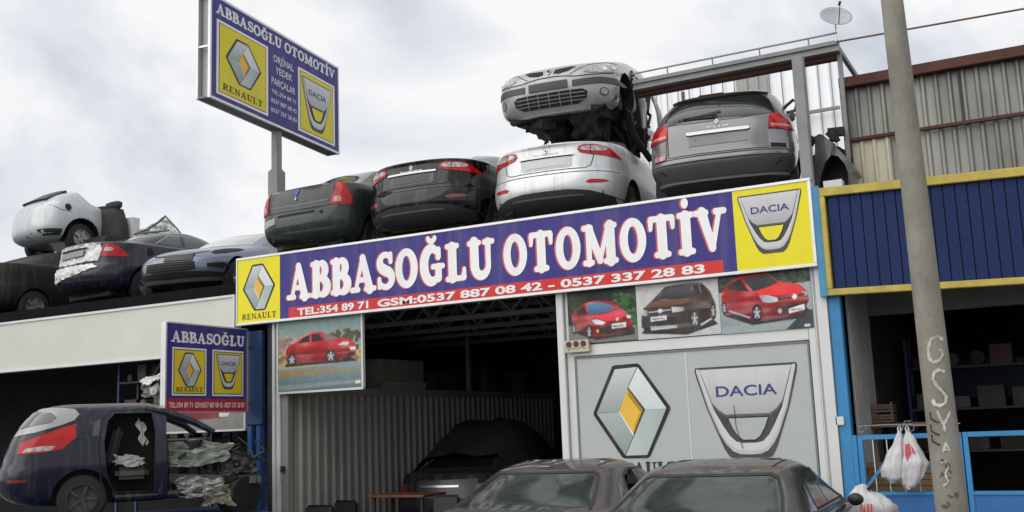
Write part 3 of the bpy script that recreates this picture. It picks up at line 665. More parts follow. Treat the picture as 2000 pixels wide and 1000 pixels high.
m = MB(); a = at(941, 586, Y0); m.box(a.x - .02, a.x + .02, YF + .02, YF + .1, 3.30, 3.328); put(sg, 'bolt', m, M_dark)

# projecting sign
XS = -10.52; ps = thing('hanging_sign', 'small purple square sign with two yellow emblem squares jutting out from the wall', 'sign', (XS, 11, 2.08))
y0_, y1_ = 10.15, 11.70; H0, H1 = 2.085, 3.27
m = MB(); m.box(XS - .078, XS - .01, y0_ + .015, y1_, H0 + .01, H1 - .01); put(ps, 'panel', m, mat('sign_box', (.4, .4, .4), .5))
m = MB(); m.box(XS - .085, XS + .004, y0_ - .012, y0_ + .014, H0, H1); m.box(XS - .085, XS + .004, y0_ + .0145, y1_, H1 - .009, H1 + .01); m.box(XS - .085, XS + .004, y0_ + .0145, y1_, H0 - .01, H0 + .009); m.box(XS - .085, XS + .004, y1_ + .0005, y1_ + .02, H0, H1); put(ps, 'frame', m, M_alu)
m = MB(); m.box(XS - .065, XS - .03, y1_ + .02, Y0 + .14, 3.0, 3.04); m.box(XS - .065, XS - .03, y1_ + .02, Y0 + .14, 2.2, 2.24); put(ps, 'bracket', m, M_grey)
FP = lambda u, v, k: Vector((XS - .006 + k, y0_ + .015 + u * (y1_ - y0_ - .02), H0 + .009 + v * (H1 - H0 - .018)))
asp = (y1_ - y0_) / (H1 - H0)
p = Print(FP); p.poly([(0, 0), (1, 0), (1, 1), (0, 1)], NAVY, lift=1); p.poly([(0, 0), (1, 0), (1, .145), (0, .145)], (.42, .018, .03), lift=2)
for a, b in ((.065, .475), (.55, .955)):
    p.poly([(a, .18), (b, .18), (b, .73), (a, .73)], WH, lift=2); p.poly([(a + .016, .20), (b - .016, .20), (b - .016, .71), (a + .016, .71)], (.02, .02, .02), lift=3); p.poly([(a + .024, .21), (b - .024, .21), (b - .024, .70), (a + .024, .70)], (.74, .58, .02), lift=4)
p.build('print', ps)
p = Print(FP); slab_text(p, 'ABBASOĞLU', .05, .97, .79, .125, (.78, .76, .80), T=.11, s=.055, grow=.012, lift=4, h=.035); p.build('lettering', ps)
p = Print(FP); sans_text(p, 'TEL:354 89 71', .03, .31, .045, .06, (.8, .7, .7), .02); sans_text(p, 'GSM:0537 887 08 42 -0537 337 28 83', .335, .965, .045, .06, (.8, .7, .7), .02); p.build('phone_numbers', ps)
p = Print(lambda u, v, k: FP(u, v, k + .006)); diamond(p, .27, .475, .28, .40, 1); slab_text(p, 'RENAULT', .11, .43, .225, .05, (.05, .06, .02), T=.10, s=.035, lift=2, h=.05); p.build('diamond_emblem', ps)
p = Print(lambda u, v, k: FP(u, v, k + .006)); shield(p, .752, .47, .31, .42, (.74, .58, .02), 1); p.build('shield_emblem', ps)

# tall sign on the mast
PX, PY = -11.07, 13.0
pole = thing('mast_sign', 'big purple sign box high on a grey steel mast above the roof cars', 'sign', (PX, PY, 3.74))
top_z = at(541, 250, PY).z
m = MB(); zj = at(541, 335, PY).z; m.box(PX - .10, PX + .10, PY - .10, PY + .10, 3.74, zj); m.box(PX - .062, PX + .062, PY - .062, PY + .062, zj, top_z + .8); m.box(PX - .08, PX + .08, PY - .08, PY + .08, zj, zj + .03); put(pole, 'mast', m, M_grey, bevel=.006)
# heading from the vanishing point of its long edges
dv = _ray(1800, 811); dv.z = 0; dv.normalize()            # horizontal direction the box recedes along
nv = Vector((dv.y, -dv.x, 0))                              # side that faces the camera
if nv.dot(CAM - Vector((PX, PY, 0))) < 0: nv = -nv
def on_plane(px, py, P0, n):
    r = _ray(px, py); return CAM + r * ((P0 - CAM).dot(n) / r.dot(n))
P0 = Vector((PX, PY, 0)) + nv * .12
cBR = on_plane(661, 300, P0, nv); cBL = on_plane(411, 184, P0, nv); cTR = on_plane(659, 136, P0, nv)
Ls = (Vector((cBR.x, cBR.y)) - Vector((cBL.x, cBL.y))).length; zb = (cBL.z + cBR.z) / 2; Hs = cTR.z - cBR.z
o_ = Vector((cBL.x, cBL.y, zb)); 
def sp(u, v, w): return o_ + dv * u * Ls + Vector((0, 0, v * Hs)) - nv * w
print('mast sign', Ls, Hs, zb, cBL, cBR, cTR)
def sbox(m, u0, u1, v0, v1, w0, w1): m.add([sp(u, v, w) for v in (v0, v1) for w in (w0, w1) for u in (u0, u1)], [(0, 2, 3, 1), (4, 5, 7, 6), (0, 1, 5, 4), (2, 6, 7, 3), (0, 4, 6, 2), (1, 3, 7, 5)])
m = MB(); sbox(m, .002, .998, .005, .995, .002, .02); sbox(m, .002, .998, .005, .995, .21, .23); put(pole, 'panel', m, mat('sign_box', (.4, .4, .4), .5))
m = MB(); e = .012
sbox(m, -.008, 1.008, -.02, .004, -.01, .03); sbox(m, -.008, 1.008, .996, 1.02, -.01, .03); sbox(m, -.008, .002, .0045, .9955, -.01, .03); sbox(m, .998, 1.008, .0045, .9955, -.01, .03)
sbox(m, -.008, 1.008, -.02, .004, .205, .24); sbox(m, -.008, 1.008, .996, 1.02, .205, .24); sbox(m, -.008, .002, .0045, .9955, .205, .24); sbox(m, .998, 1.008, .0045, .9955, .205, .24)
sbox(m, -.006, .004, .48, .5, .031, .204); put(pole, 'frame', m, M_alu)
m = MB(); sbox(m, -.006, 1.006, -.018, .0, .031, .204); sbox(m, 0, 1.0, .999, 1.018, .031, .204); sbox(m, .996, 1.006, .001, .998, .031, .204); put(pole, 'casing', m, M_grey)
m = MB(); sbox(m, .02, .03, .0, .998, .05, .2); put(pole, 'casing', m, mat('casing_light', (.5, .5, .5), .5))
FM = lambda u, v, k: sp(u, v, -.004 - k)
p = Print(FM); p.poly([(0, 0), (1, 0), (1, 1), (0, 1)], NAVY, lift=1)
yy = (.70, .60, .02)
def sq(a, b, c, d):
    p.poly([(a, b), (c, b), (c, d), (a, d)], WH, lift=2); p.poly([(a + .015, b + .025), (c - .015, b + .025), (c - .015, d - .025), (a + .015, d - .025)], (.03, .03, .02), lift=3); p.poly([(a + .019, b + .032), (c - .019, b + .032), (c - .019, d - .032), (a + .019, d - .032)], yy, lift=4)
sq(.035, .05, .40, .79); sq(.64, .05, .965, .76); p.build('print', pole)
p = Print(FM); slab_text(p, 'ABBASOĞLU OTOMOTİV', .03, .965, .845, .105, (.75, .74, .77), T=.11, s=.055, grow=.015, lift=4, h=.04); p.build('lettering', pole)
p = Print(FM); wc = (.70, .70, .74)
for t, a, b, v, c in (('ORJİNAL', .44, .60, .67, .075), ('YEDEK', .455, .59, .55, .075), ('PARÇALAR', .425, .615, .42, .075), ('TEL:354 89 71', .425, .62, .32, .045), ('0537 887 08 42', .42, .625, .22, .045), ('0537 337 28 83', .42, .625, .12, .045)): sans_text(p, t, a, b, v, c, wc, .01)
p.build('phone_numbers', pole)
p = Print(lambda u, v, k: FM(u, v, k + .006)); diamond(p, .22, .46, .25, .46, 1); slab_text(p, 'RENAULT', .075, .36, .115, .065, (.05, .05, .02), T=.10, s=.035, lift=2, h=.05); p.build('diamond_emblem', pole)
p = Print(lambda u, v, k: FM(u, v, k + .006)); shield(p, .802, .40, .26, .56, yy, 1); p.build('shield_emblem', pole)

# ================================================================ posters
def poster(name, label, x0, x1, z0, z1, art, frame=False, y=None):
    y = y if y is not None else Y0 - .0
    t = thing(name, label, 'poster', ((x0 + x1) / 2, y, z0)); m = MB(); m.box(x0, x1, y - .018, y + .02, z0, z1); put(t, 'board', m, M_white)
    if frame:
        m = MB(); m.box(x0 - .02, x1 + .02, y - .03, y + .02, z0 - .03, z0 - .001); m.box(x1 + .001, x1 + .03, y - .03, y + .02, z0, z1); m.box(x0 - .02, x0 - .001, y - .03, y + .02, z0, z1); put(t, 'frame', m, M_whitem)
    p = Raster(lambda u, v, k: Vector((x0 + u * (x1 - x0), y - .020 - k, z0 + v * (z1 - z0)))); art(p); p.build('print', t)
def blotch(p, cx, cy, rx, ry, col, n, s, seed, lift):
    r = random.Random(seed)
    for i in range(n):
        x = cx + r.uniform(-rx, rx); y = cy + r.uniform(-ry, ry); a = s * r.uniform(.5, 1.3); f = r.uniform(.6, 1.35); k = r.randint(5, 8)
        pts = [(min(.999, max(.001, x + a * r.uniform(.6, 1.1) * math.cos(6.283 * j / k))), min(.999, max(.001, y + a * r.uniform(.6, 1.1) * math.sin(6.283 * j / k)))) for j in range(k)]
        v = [Vector(q) for q in pts]
        if len({(round(q.x, 4), round(q.y, 4)) for q in v}) < k: continue
        p.poly(pts, tuple(min(1, c * f) for c in col), lift=lift + i * .01)
def wheel_art(p, cx, cy, rx, ry, lift, rim=(.5, .5, .52)):
    p.ell(cx, cy, rx, ry, (.01, .01, .01), lift=lift); p.ell(cx, cy, rx * .72, ry * .72, (.08, .08, .09), lift=lift + 1)
    for k in range(5):
        a = 6.283 * k / 5 + .3; p.line([(cx, cy), (cx + rx * .68 * math.cos(a), cy + ry * .68 * math.sin(a))], rx * .26, rim, lift=lift + 2)
    p.ell(cx, cy, rx * .2, ry * .2, rim, lift=lift + 3, n=10)
def art_sedan(p):
    p.poly([(0, 0), (1, 0), (1, 1), (0, 1)], (.30, .36, .33), lift=1, grad=(1, (.18, .27, .26)))
    p.poly([(0, .30), (1, .36), (1, .55), (0, .62)], (.42, .34, .18), lift=2); blotch(p, .72, .66, .27, .13, (.07, .065, .03), 90, .04, 3, 3); blotch(p, .5, .47, .5, .08, (.22, .17, .06), 70, .03, 4, 4)
    blotch(p, .12, .66, .1, .12, (.35, .25, .22), 25, .05, 5, 4)
    p.poly([(0, 0), (1, 0), (1, .36), (0, .32)], (.09, .13, .15), lift=6, grad=(1, (.20, .27, .30))); p.poly([(0, .20), (.35, .235), (1, .25), (1, .27), (.3, .29), (0, .27)], (.30, .20, .06), lift=7)
    p.poly([(0, .02), (1, .07), (1, .11), (0, .10)], (.20, .25, .26), lift=7)
    p.poly([(.08, .35), (.95, .36), (.9, .41), (.1, .39)], (.03, .03, .03), lift=8)
    body = [(.09, .46), (.10, .60), (.13, .65), (.21, .68), (.30, .765), (.42, .81), (.54, .80), (.66, .74), (.74, .70), (.86, .67), (.92, .62), (.94, .52), (.93, .44), (.70, .40), (.62, .39), (.22, .39), (.12, .41)]
    p.poly(body, (.34, .008, .012), lift=9, grad=(1, (.62, .02, .025)), gloss=.8); p.poly([(.12, .55), (.9, .55), (.88, .50), (.14, .51)], (.20, .006, .01), lift=10)
    p.poly([(.24, .67), (.31, .75), (.39, .78), (.39, .675)], (.02, .02, .022), lift=11); p.poly([(.41, .675), (.41, .785), (.50, .78), (.56, .68)], (.02, .02, .022), lift=11); p.poly([(.55, .79), (.58, .68), (.74, .69), (.66, .735)], (.16, .17, .18), lift=11)
    p.poly([(.72, .60), (.79, .64), (.86, .63), (.84, .59)], (.6, .6, .62), lift=12); p.poly([(.86, .56), (.93, .56), (.93, .52), (.87, .52)], (.75, .75, .75), lift=12); p.poly([(.84, .49), (.92, .49), (.91, .45), (.84, .45)], (.03, .02, .02), lift=12)
    wheel_art(p, .17, .445, .055, .085, 13); wheel_art(p, .64, .455, .06, .09, 13); p.ell(.82, .41, .05, .05, (.01, .01, .01), lift=8.5)
    p.poly([(.92, .06), (.98, .06), (.98, .10), (.92, .10)], (.6, .62, .62), lift=12)
def art_front(p, col, dark, bg, kind):
    bg(p); c2 = tuple(min(1, v * 1.7) for v in col); gl = (.02, .022, .025)
    if kind == 'suv':
        p.poly([(.04, .12), (.60, .03), (.97, .18), (.9, .3), (.1, .2)], (.02, .02, .02), lift=9)
        p.poly([(.06, .44), (.085, .57), (.19, .69), (.37, .93), (.69, .96), (.81, .94), (.90, .78), (.957, .52), (.945, .28), (.74, .17), (.62, .15), (.26, .09), (.085, .15), (.05, .30)], dark, lift=10, grad=(1, col), gloss=.8)
        p.poly([(.26, .71), (.395, .91), (.68, .93), (.67, .70)], gl, lift=11, grad=(1, (.10, .11, .12))); p.poly([(.71, .70), (.70, .91), (.76, .92), (.79, .72)], gl, lift=11); p.poly([(.81, .72), (.78, .91), (.83, .90), (.90, .73)], gl, lift=11)
        p.poly([(.09, .58), (.20, .68), (.67, .69), (.60, .60), (.40, .57)], c2, lift=11, grad=(1, tuple(v * 2.4 for v in col)))
        p.poly([(.06, .50), (.075, .56), (.14, .52), (.13, .43), (.08, .44)], (.6, .6, .6), lift=12, grad=(0, (.2, .2, .2))); p.poly([(.43, .555), (.585, .53), (.575, .46), (.44, .45)], (.6, .6, .6), lift=12, grad=(0, (.25, .25, .25)))
        p.poly([(.14, .44), (.43, .45), (.42, .54), (.15, .52)], (.03, .03, .03), lift=12); p.line([(.15, .49), (.42, .505)], .016, (.55, .55, .55), lift=13); p.ell(.29, .50, .03, .04, (.6, .6, .6), lift=14, n=10)
        p.poly([(.05, .22), (.62, .24), (.62, .38), (.06, .40)], (.028, .022, .02), lift=11.5); p.poly([(.155, .235), (.49, .225), (.48, .17), (.17, .16)], (.55, .55, .56), lift=13, grad=(1, (.25, .25, .25)))
        p.poly([(.17, .32), (.365, .33), (.365, .405), (.17, .40)], (.75, .75, .75), lift=14); sans_text(p, 'ABBASOĞLU', .185, .35, .345, .035, (.05, .05, .05), .02, lift=15)
        wheel_art(p, .70, .30, .057, .175, 14); wheel_art(p, .92, .41, .036, .14, 14); p.poly([(.76, .20), (.90, .30), (.90, .27), (.77, .17)], (.5, .5, .5), lift=13)
    elif kind == 'coupe':
        p.poly([(.04, .24), (.4, .05), (.95, .1), (.96, .2), (.9, .3)], (.02, .02, .02), lift=9)
        p.poly([(.06, .54), (.10, .63), (.255, .77), (.45, .80), (.64, .75), (.81, .58), (.92, .44), (.936, .25), (.84, .15), (.59, .115), (.35, .10), (.255, .21), (.075, .29)], dark, lift=10, grad=(1, col), gloss=.8)
        p.poly([(.28, .73), (.45, .77), (.63, .69), (.70, .60), (.52, .55), (.325, .54)], (.03, .10, .20), lift=11, grad=(1, (.10, .25, .42))); p.poly([(.12, .62), (.25, .73), (.29, .56), (.16, .55)], gl, lift=11)
        p.poly([(.33, .52), (.55, .53), (.72, .58), (.86, .47), (.74, .40), (.55, .39)], c2, lift=11, grad=(1, (.75, .06, .10)))
        p.poly([(.35, .43), (.43, .44), (.55, .37), (.50, .33), (.40, .35)], (.5, .55, .62), lift=12, grad=(0, (.8, .8, .85))); p.poly([(.85, .47), (.90, .47), (.92, .41), (.86, .41)], (.6, .65, .7), lift=12)
        p.poly([(.42, .26), (.60, .28), (.87, .29), (.86, .20), (.62, .15), (.46, .16)], (.02, .012, .012), lift=12); p.ell(.72, .41, .02, .035, (.6, .6, .62), lift=13, n=8); p.ell(.43, .22, .02, .03, (.6, .35, .2), lift=13, n=8)
        p.poly([(.636, .24), (.84, .25), (.84, .34), (.636, .33)], (.75, .75, .75), lift=14); sans_text(p, 'ABBASOĞLU', .65, .825, .265, .04, (.05, .05, .05), .02, lift=15)
        wheel_art(p, .305, .215, .042, .14, 14); wheel_art(p, .083, .30, .028, .11, 14)
    else:
        p.poly([(.03, .33), (.35, .12), (.90, .18), (.97, .3), (.9, .4)], (.02, .022, .025), lift=9)
        p.poly([(.02, .51), (.03, .72), (.11, .88), (.26, .985), (.55, .985), (.66, .83), (.88, .75), (.96, .61), (.97, .47), (.90, .28), (.73, .22), (.48, .18), (.35, .19), (.22, .32), (.07, .35)], dark, lift=10, grad=(1, col), gloss=.8)
        p.poly([(.27, .95), (.55, .965), (.66, .82), (.55, .76), (.385, .70)], gl, lift=11, grad=(1, (.07, .075, .08))); p.poly([(.10, .84), (.25, .94), (.34, .70), (.20, .74), (.11, .77)], gl, lift=11)
        p.poly([(.40, .69), (.56, .75), (.68, .81), (.87, .74), (.93, .62), (.80, .60), (.62, .60), (.46, .62)], c2, lift=11, grad=(1, (.80, .05, .05)))
        p.poly([(.44, .62), (.54, .61), (.64, .55), (.64, .49), (.55, .48), (.48, .50)], (.25, .3, .34), lift=12, grad=(0, (.6, .62, .65))); p.poly([(.90, .62), (.955, .61), (.96, .55), (.92, .55)], (.4, .42, .45), lift=12)
        p.line([(.64, .53), (.78, .53), (.93, .58)], .03, (.02, .02, .02), lift=12); p.poly([(.82, .60), (.85, .55), (.82, .49), (.79, .54)], (.8, .8, .82), lift=13)
        p.poly([(.66, .39), (.80, .41), (.945, .46), (.93, .35), (.80, .29), (.68, .28)], (.02, .012, .012), lift=12); p.ell(.655, .325, .022, .04, (.5, .45, .4), lift=13, n=10)
        p.poly([(.75, .27), (.916, .316), (.916, .41), (.75, .35)], (.75, .75, .75), lift=14); sans_text(p, 'ABBASOĞLU', .765, .90, .315, .03, (.05, .05, .05), .02, lift=15)
        wheel_art(p, .407, .325, .058, .15, 14); wheel_art(p, .052, .455, .03, .12, 14); p.line([(.10, .40), (.33, .25)], .02, (.45, .45, .47), lift=12)
def bg_wood(p):
    p.poly([(0, 0), (1, 0), (1, 1), (0, 1)], (.012, .014, .012), lift=1); blotch(p, .85, .55, .15, .35, (.03, .12, .02), 90, .04, 8, 2); blotch(p, .15, .7, .15, .2, (.02, .035, .015), 40, .05, 9, 3)
    p.poly([(0, 0), (1, 0), (1, .28), (0, .36)], (.16, .15, .14), lift=6)
def bg_white(p): p.poly([(0, 0), (1, 0), (1, 1), (0, 1)], (.44, .46, .46), lift=1, grad=(1, (.56, .56, .55))); p.poly([(.05, .1), (.62, .05), (.95, .2), (.5, .25)], (.1, .1, .1), lift=2)
def bg_town(p):
    p.poly([(0, 0), (1, 0), (1, 1), (0, 1)], (.20, .24, .25), lift=1, grad=(1, (.42, .46, .47))); p.poly([(0, .72), (1, .78), (1, 1), (0, 1)], (.03, .035, .035), lift=2); blotch(p, .5, .87, .5, .1, (.06, .09, .05), 80, .035, 12, 3)
    p.poly([(0, 0), (1, 0), (1, .12), (.4, .18), (0, .12)], (.28, .33, .34), lift=6); p.poly([(.7, 0), (1, 0), (1, .32), (.88, .25)], (.03, .045, .055), lift=7); p.poly([(.9, .03), (.96, .03), (.96, .07), (.9, .07)], (.6, .6, .6), lift=8)
poster('car_poster', 'framed poster of a red saloon car on a road beside the open bay', -9.97, -8.52, 2.335, 3.33, art_sedan, True)
poster('car_poster', 'poster of a red coupe with a blue windscreen above the socket box', -5.40, -4.50, 2.69, 3.325, lambda p: art_front(p, (.42, .015, .02), (.22, .008, .01), bg_wood, 'coupe'))
poster('car_poster', 'poster of a dark brown off-road car on a white ground', -4.495, -3.485, 2.68, 3.325, lambda p: art_front(p, (.07, .035, .02), (.03, .016, .012), bg_white, 'suv'))
poster('car_poster', 'poster of a red hatchback with a black grille at the right end of the row', -3.48, -2.44, 2.67, 3.325, lambda p: art_front(p, (.50, .012, .015), (.28, .006, .01), bg_town, 'hatch'))
def art_grey(p):
    p.poly([(0, 0), (1, 0), (1, 1), (0, 1)], (.20, .20, .19), lift=1, grad=(1, (.34, .34, .33)))
    p.poly([(.12, .22), (.18, .36), (.45, .45), (.75, .40), (.86, .25), (.80, .16), (.3, .14)], (.06, .015, .02), lift=2, grad=(0, (.30, .02, .03))); p.poly([(.70, .17), (.68, .32), (.80, .34), (.84, .24), (.8, .17)], (.6, .6, .6), lift=3)
a = at(315, 848, Y0); b = at(476, 842, Y0)
poster('car_poster', 'faded grey poster in a white frame half hidden behind the small hanging sign', a.x + .02, b.x - .02, a.z + .03, 2.95, art_grey, True, y=Y0 + .05)

# socket box
sb = thing('socket_box', 'cream box with three dark red round sockets at the corner of the door', 'socket box', (-5.3, Y0 - .05, 2.57))
a = at(1103, 690, Y0 - .06); b = at(1150, 666, Y0 - .06)
m = MB(); m.box(a.x, b.x, Y0 - .07, Y0 - .022, a.z, b.z + .02); put(sb, 'case', m, mat('cream_plastic', (.52, .49, .38), .5, noise=.15, nscale=9), bevel=.006)
m = MB()
for k in range(3):
    cx = a.x + (b.x - a.x) * (.2 + .29 * k); cz = a.z + (b.z + .02 - a.z) * .70
    for r_, y_ in ((.036, .078), (.022, .084)):
        m.prism([(r_ * math.cos(t * .3927), r_ * math.sin(t * .3927)) for t in range(16)], lambda u, v, w: Vector((cx + u, Y0 - y_ + w, cz + v)), .01)
put(sb, 'socket', m, mat('socket_red', (.09, .012, .01), .4))
p = Print(lambda u, v, k: Vector((u, Y0 - .071 - k, v)))
r = random.Random(2); u = a.x + .03; pts = []
while u < b.x - .03: pts.append((u, a.z + .045 + r.uniform(-.016, .02))); u += .013
p.line(pts, .006, (.03, .03, .05), lift=1); p.build('scribble', sb)
# little notice plates
m = MB(); a = at(1640, 822, Y0 - .02); m.box(a.x - .045, a.x + .045, Y0 - .03, Y0 - .001, a.z - .045, a.z + .045); tag(m.build('switch_box', M_white, bevel=.005), 'small white switch box on the bright blue pillar', 'switch box')
m = MB(); a = at(550, 916, Y0); m.box(a.x - .03, a.x + .035, Y0 - .005, Y0 + .045, a.z - .04, a.z + .04); tag(m.build('padlock', mat('padlock_dark', (.06, .02, .02), .5), bevel=.01), 'small dark red padlock on the left bay post', 'padlock')

# ================================================================ street pole
pl = thing('utility_pole', 'tall round concrete utility pole with white graffiti in front of the blue workshop', 'pole', (-.82, 8.5, 0))
A_ = at(1742, 0, 8.5); B_ = at(1860, 1000, 8.5); dpx = lambda P: 2053 / ((P - CAM).dot(RM @ Vector((0, 0, -1))))
rA = 20.5 / dpx(A_); rB = 30.5 / dpx(B_)
def pc(z): t = (z - B_.z) / (A_.z - B_.z); return B_.lerp(A_, t), rB + (rA - rB) * t
m = MB(); zs_ = [0, .3] + [k * .5 for k in range(1, 18)]; zs_ = sorted(set(zs_)); rows = []
rr = random.Random(5)
for z in zs_:
    c, r = pc(z); rows.append([(c.x + r * math.cos(t * math.pi / 20), c.y + r * math.sin(t * math.pi / 20), z) for t in range(40)])
m.grid(rows, closed=True); m.add([(rows[-1][k][0], rows[-1][k][1], rows[-1][k][2]) for k in range(40)], [tuple(range(40))])
put(pl, 'shaft', m, mat('pole_concrete', (.25, .24, .20), .88, noise=.42, nscale=3.2, bump=.35, bscale=45, stretch=(1, 1, .5)), smooth=True)
def pf(px, py, k=0):
    "point on the pole's surface seen at a measured spot"
    c, r = pc(at(px, py, 8.4).z); d = _ray(px, py); d2 = Vector((d.x, d.y)); o2 = Vector((CAM.x - c.x, CAM.y - c.y)); rr2 = r + .003 + k
    a = d2.dot(d2); b = 2 * o2.dot(d2); cc = o2.dot(o2) - rr2 * rr2; disc = max(0, b * b - 4 * a * cc); t = (-b - math.sqrt(disc)) / (2 * a); return CAM + d * t
def paint(mb, pts, w, seed=1):
    r = random.Random(seed); L = []; 
    sub = []
    for i in range(len(pts) - 1):
        for j in range(4): sub.append(Vector(pts[i]).lerp(Vector(pts[i + 1]), j / 4))
    sub.append(Vector(pts[-1])); rows = []
    for i, q in enumerate(sub):
        d = (sub[min(i + 1, len(sub) - 1)] - sub[max(i - 1, 0)]).normalized(); n = Vector((-d.y, d.x)); ww = w * r.uniform(.5, 1.0) * (.6 if i in (0, len(sub) - 1) else 1)
        rows.append([pf(*(q + n * ww * s / 2), k=seed * .0004) for s in (-1, -.3, .3, 1)])
    mb.grid(rows)
m = MB()
paint(m, [(1842, 664), (1832, 657), (1818, 662), (1813, 680), (1814, 698), (1822, 708), (1834, 704), (1841, 694), (1839, 684), (1832, 683)], 8, 1)
paint(m, [(1846, 726), (1834, 722), (1824, 728), (1822, 740), (1828, 752), (1840, 764), (1848, 774), (1847, 786), (1838, 792), (1825, 790), (1822, 780)], 8, 2)
paint(m, [(1830, 802), (1836, 816), (1843, 828), (1846, 843)], 7, 3); paint(m, [(1856, 803), (1850, 818), (1843, 828)], 7, 4)
paint(m, [(1847, 864), (1842, 884)], 6, 5); paint(m, [(1847, 864), (1856, 882)], 5, 6); paint(m, [(1840, 878), (1856, 879)], 4, 7)
paint(m, [(1838, 905), (1846, 900), (1852, 912), (1846, 926), (1853, 942), (1842, 950)], 5, 8)
put(pl, 'graffiti', m, mat('graffiti_white', (.60, .59, .56), .85, noise=.3, nscale=11, ndark=(.27, .26, .22), bump=.3))
r = random.Random(4)
for k in range(14):
    x = 1833 + r.uniform(-4, 32); y = 890 + r.uniform(0, 105); m = MB(); paint(m, [(x, y), (x + r.uniform(2, 7), y + r.uniform(-5, 5)), (x + r.uniform(5, 9), y + r.uniform(-3, 6))], r.uniform(2, 6), 9)
    put(pl, 'dirt_patch', m, mat('dirt', (.10, .09, .075), .9, noise=.4, nscale=20))
m = MB(); m2 = MB(); 
for (x, y) in ((1815, 818), (1816, 842), (1818, 862)):
    a = pf(x + 10, y + 4, .005); b = pf(x + 3, y, .035); m.tube([pf(x + 18, y + 7, .004), a, b, b + Vector((0, 0, .05))], .006, 6)
put(pl, 'wire_hook', m, M_dark)

# ================================================================ gate with bags
YG = Y0 + .02
gt = thing('metal_gate', 'low bright blue metal gate with a curled wire top in front of the dark workshop', 'gate', (-1.5, YG, 0))
x0, x1 = at(1668, 900, YG).x, 0.9; zt_, zb_ = 1.49, .88
m = MB(); m.box(x0, x0 + .05, YG - .03, YG + .03, 0, zt_); m.box(x0 + .055, x0 + .11, YG - .02, YG + .03, 0, zt_ - .01); xr = at(1883, 900, YG).x
m.box(xr - .06, xr, YG - .03, YG + .03, 0, zt_); m.box(xr + .01, xr + .06, YG - .02, YG + .03, 0, zt_); m.box(x1 - .05, x1, YG - .03, YG + .03, 0, zt_)
m.box(x0 + .11, xr - .06, YG - .02, YG + .02, zt_ - .05, zt_); m.box(x0 + .11, xr - .06, YG - .02, YG + .02, zb_ - .02, zb_ + .02); m.box(xr + .06, x1 - .05, YG - .02, YG + .02, zt_ - .05, zt_); m.box(xr + .06, x1 - .05, YG - .02, YG + .02, zb_ - .02, zb_ + .02)
put(gt, 'frame', m, M_blue, bevel=.004)
m = MB(); m.box(x0 + .11, xr - .06, YG - .005, YG + .012, .1, zb_ - .021); m.box(xr + .061, x1 - .051, YG - .005, YG + .012, .1, zb_ - .021); put(gt, 'kick_plate', m, mat('gate_blue', (.03, .15, .40), .5, noise=.25))
m = MB(); a = at(1693, 952, YG); b = at(1728, 905, YG); m.beam(a, b, .02, .03); m.beam(at(1728, 905, YG), at(1745, 880, YG), .02, .03); m.beam(at(1832, 925, YG), at(1806, 902, YG), .02, .03); m.beam(at(1806, 902, YG), at(1790, 890, YG), .02, .03); put(gt, 'brace', m, M_blue)
m = MB()
for px in (1708, 1735, 1764, 1793, 1820, 1850): a = at(px, 900, YG); m.box(a.x - .005, a.x + .005, YG - .005, YG + .005, zb_ + .02, zt_ - .05)
put(gt, 'bar', m, M_alu)
m = MB(); gz = zt_
def scroll(cx, s):
    return [(cx + s * .05 * math.cos(t * .5) * (1 - t * .05), YG, gz + .055 + .05 * math.sin(t * .5) * (1 - t * .05)) for t in range(13)]
xa = at(1672, 835, YG).x
m.tube(scroll(xa + .06, 1), .005, 5); m.tube([(xa + .02, YG, gz + .09), (xa + .3, YG, gz + .10), (xa + .6, YG, gz + .085), (xa + .9, YG, gz + .07), (xr, YG, gz + .09)], .005, 5); m.tube(scroll(xa + .55, -1), .005, 5); m.tube(scroll(xr - .1, 1), .005, 5)
m.tube([(xa + .45, YG, gz), (xa + .5, YG, gz + .13), (xa + .56, YG, gz + .13)], .005, 5); put(gt, 'wire_scroll', m, mat('wire', (.25, .27, .3), .5, metal=.5))

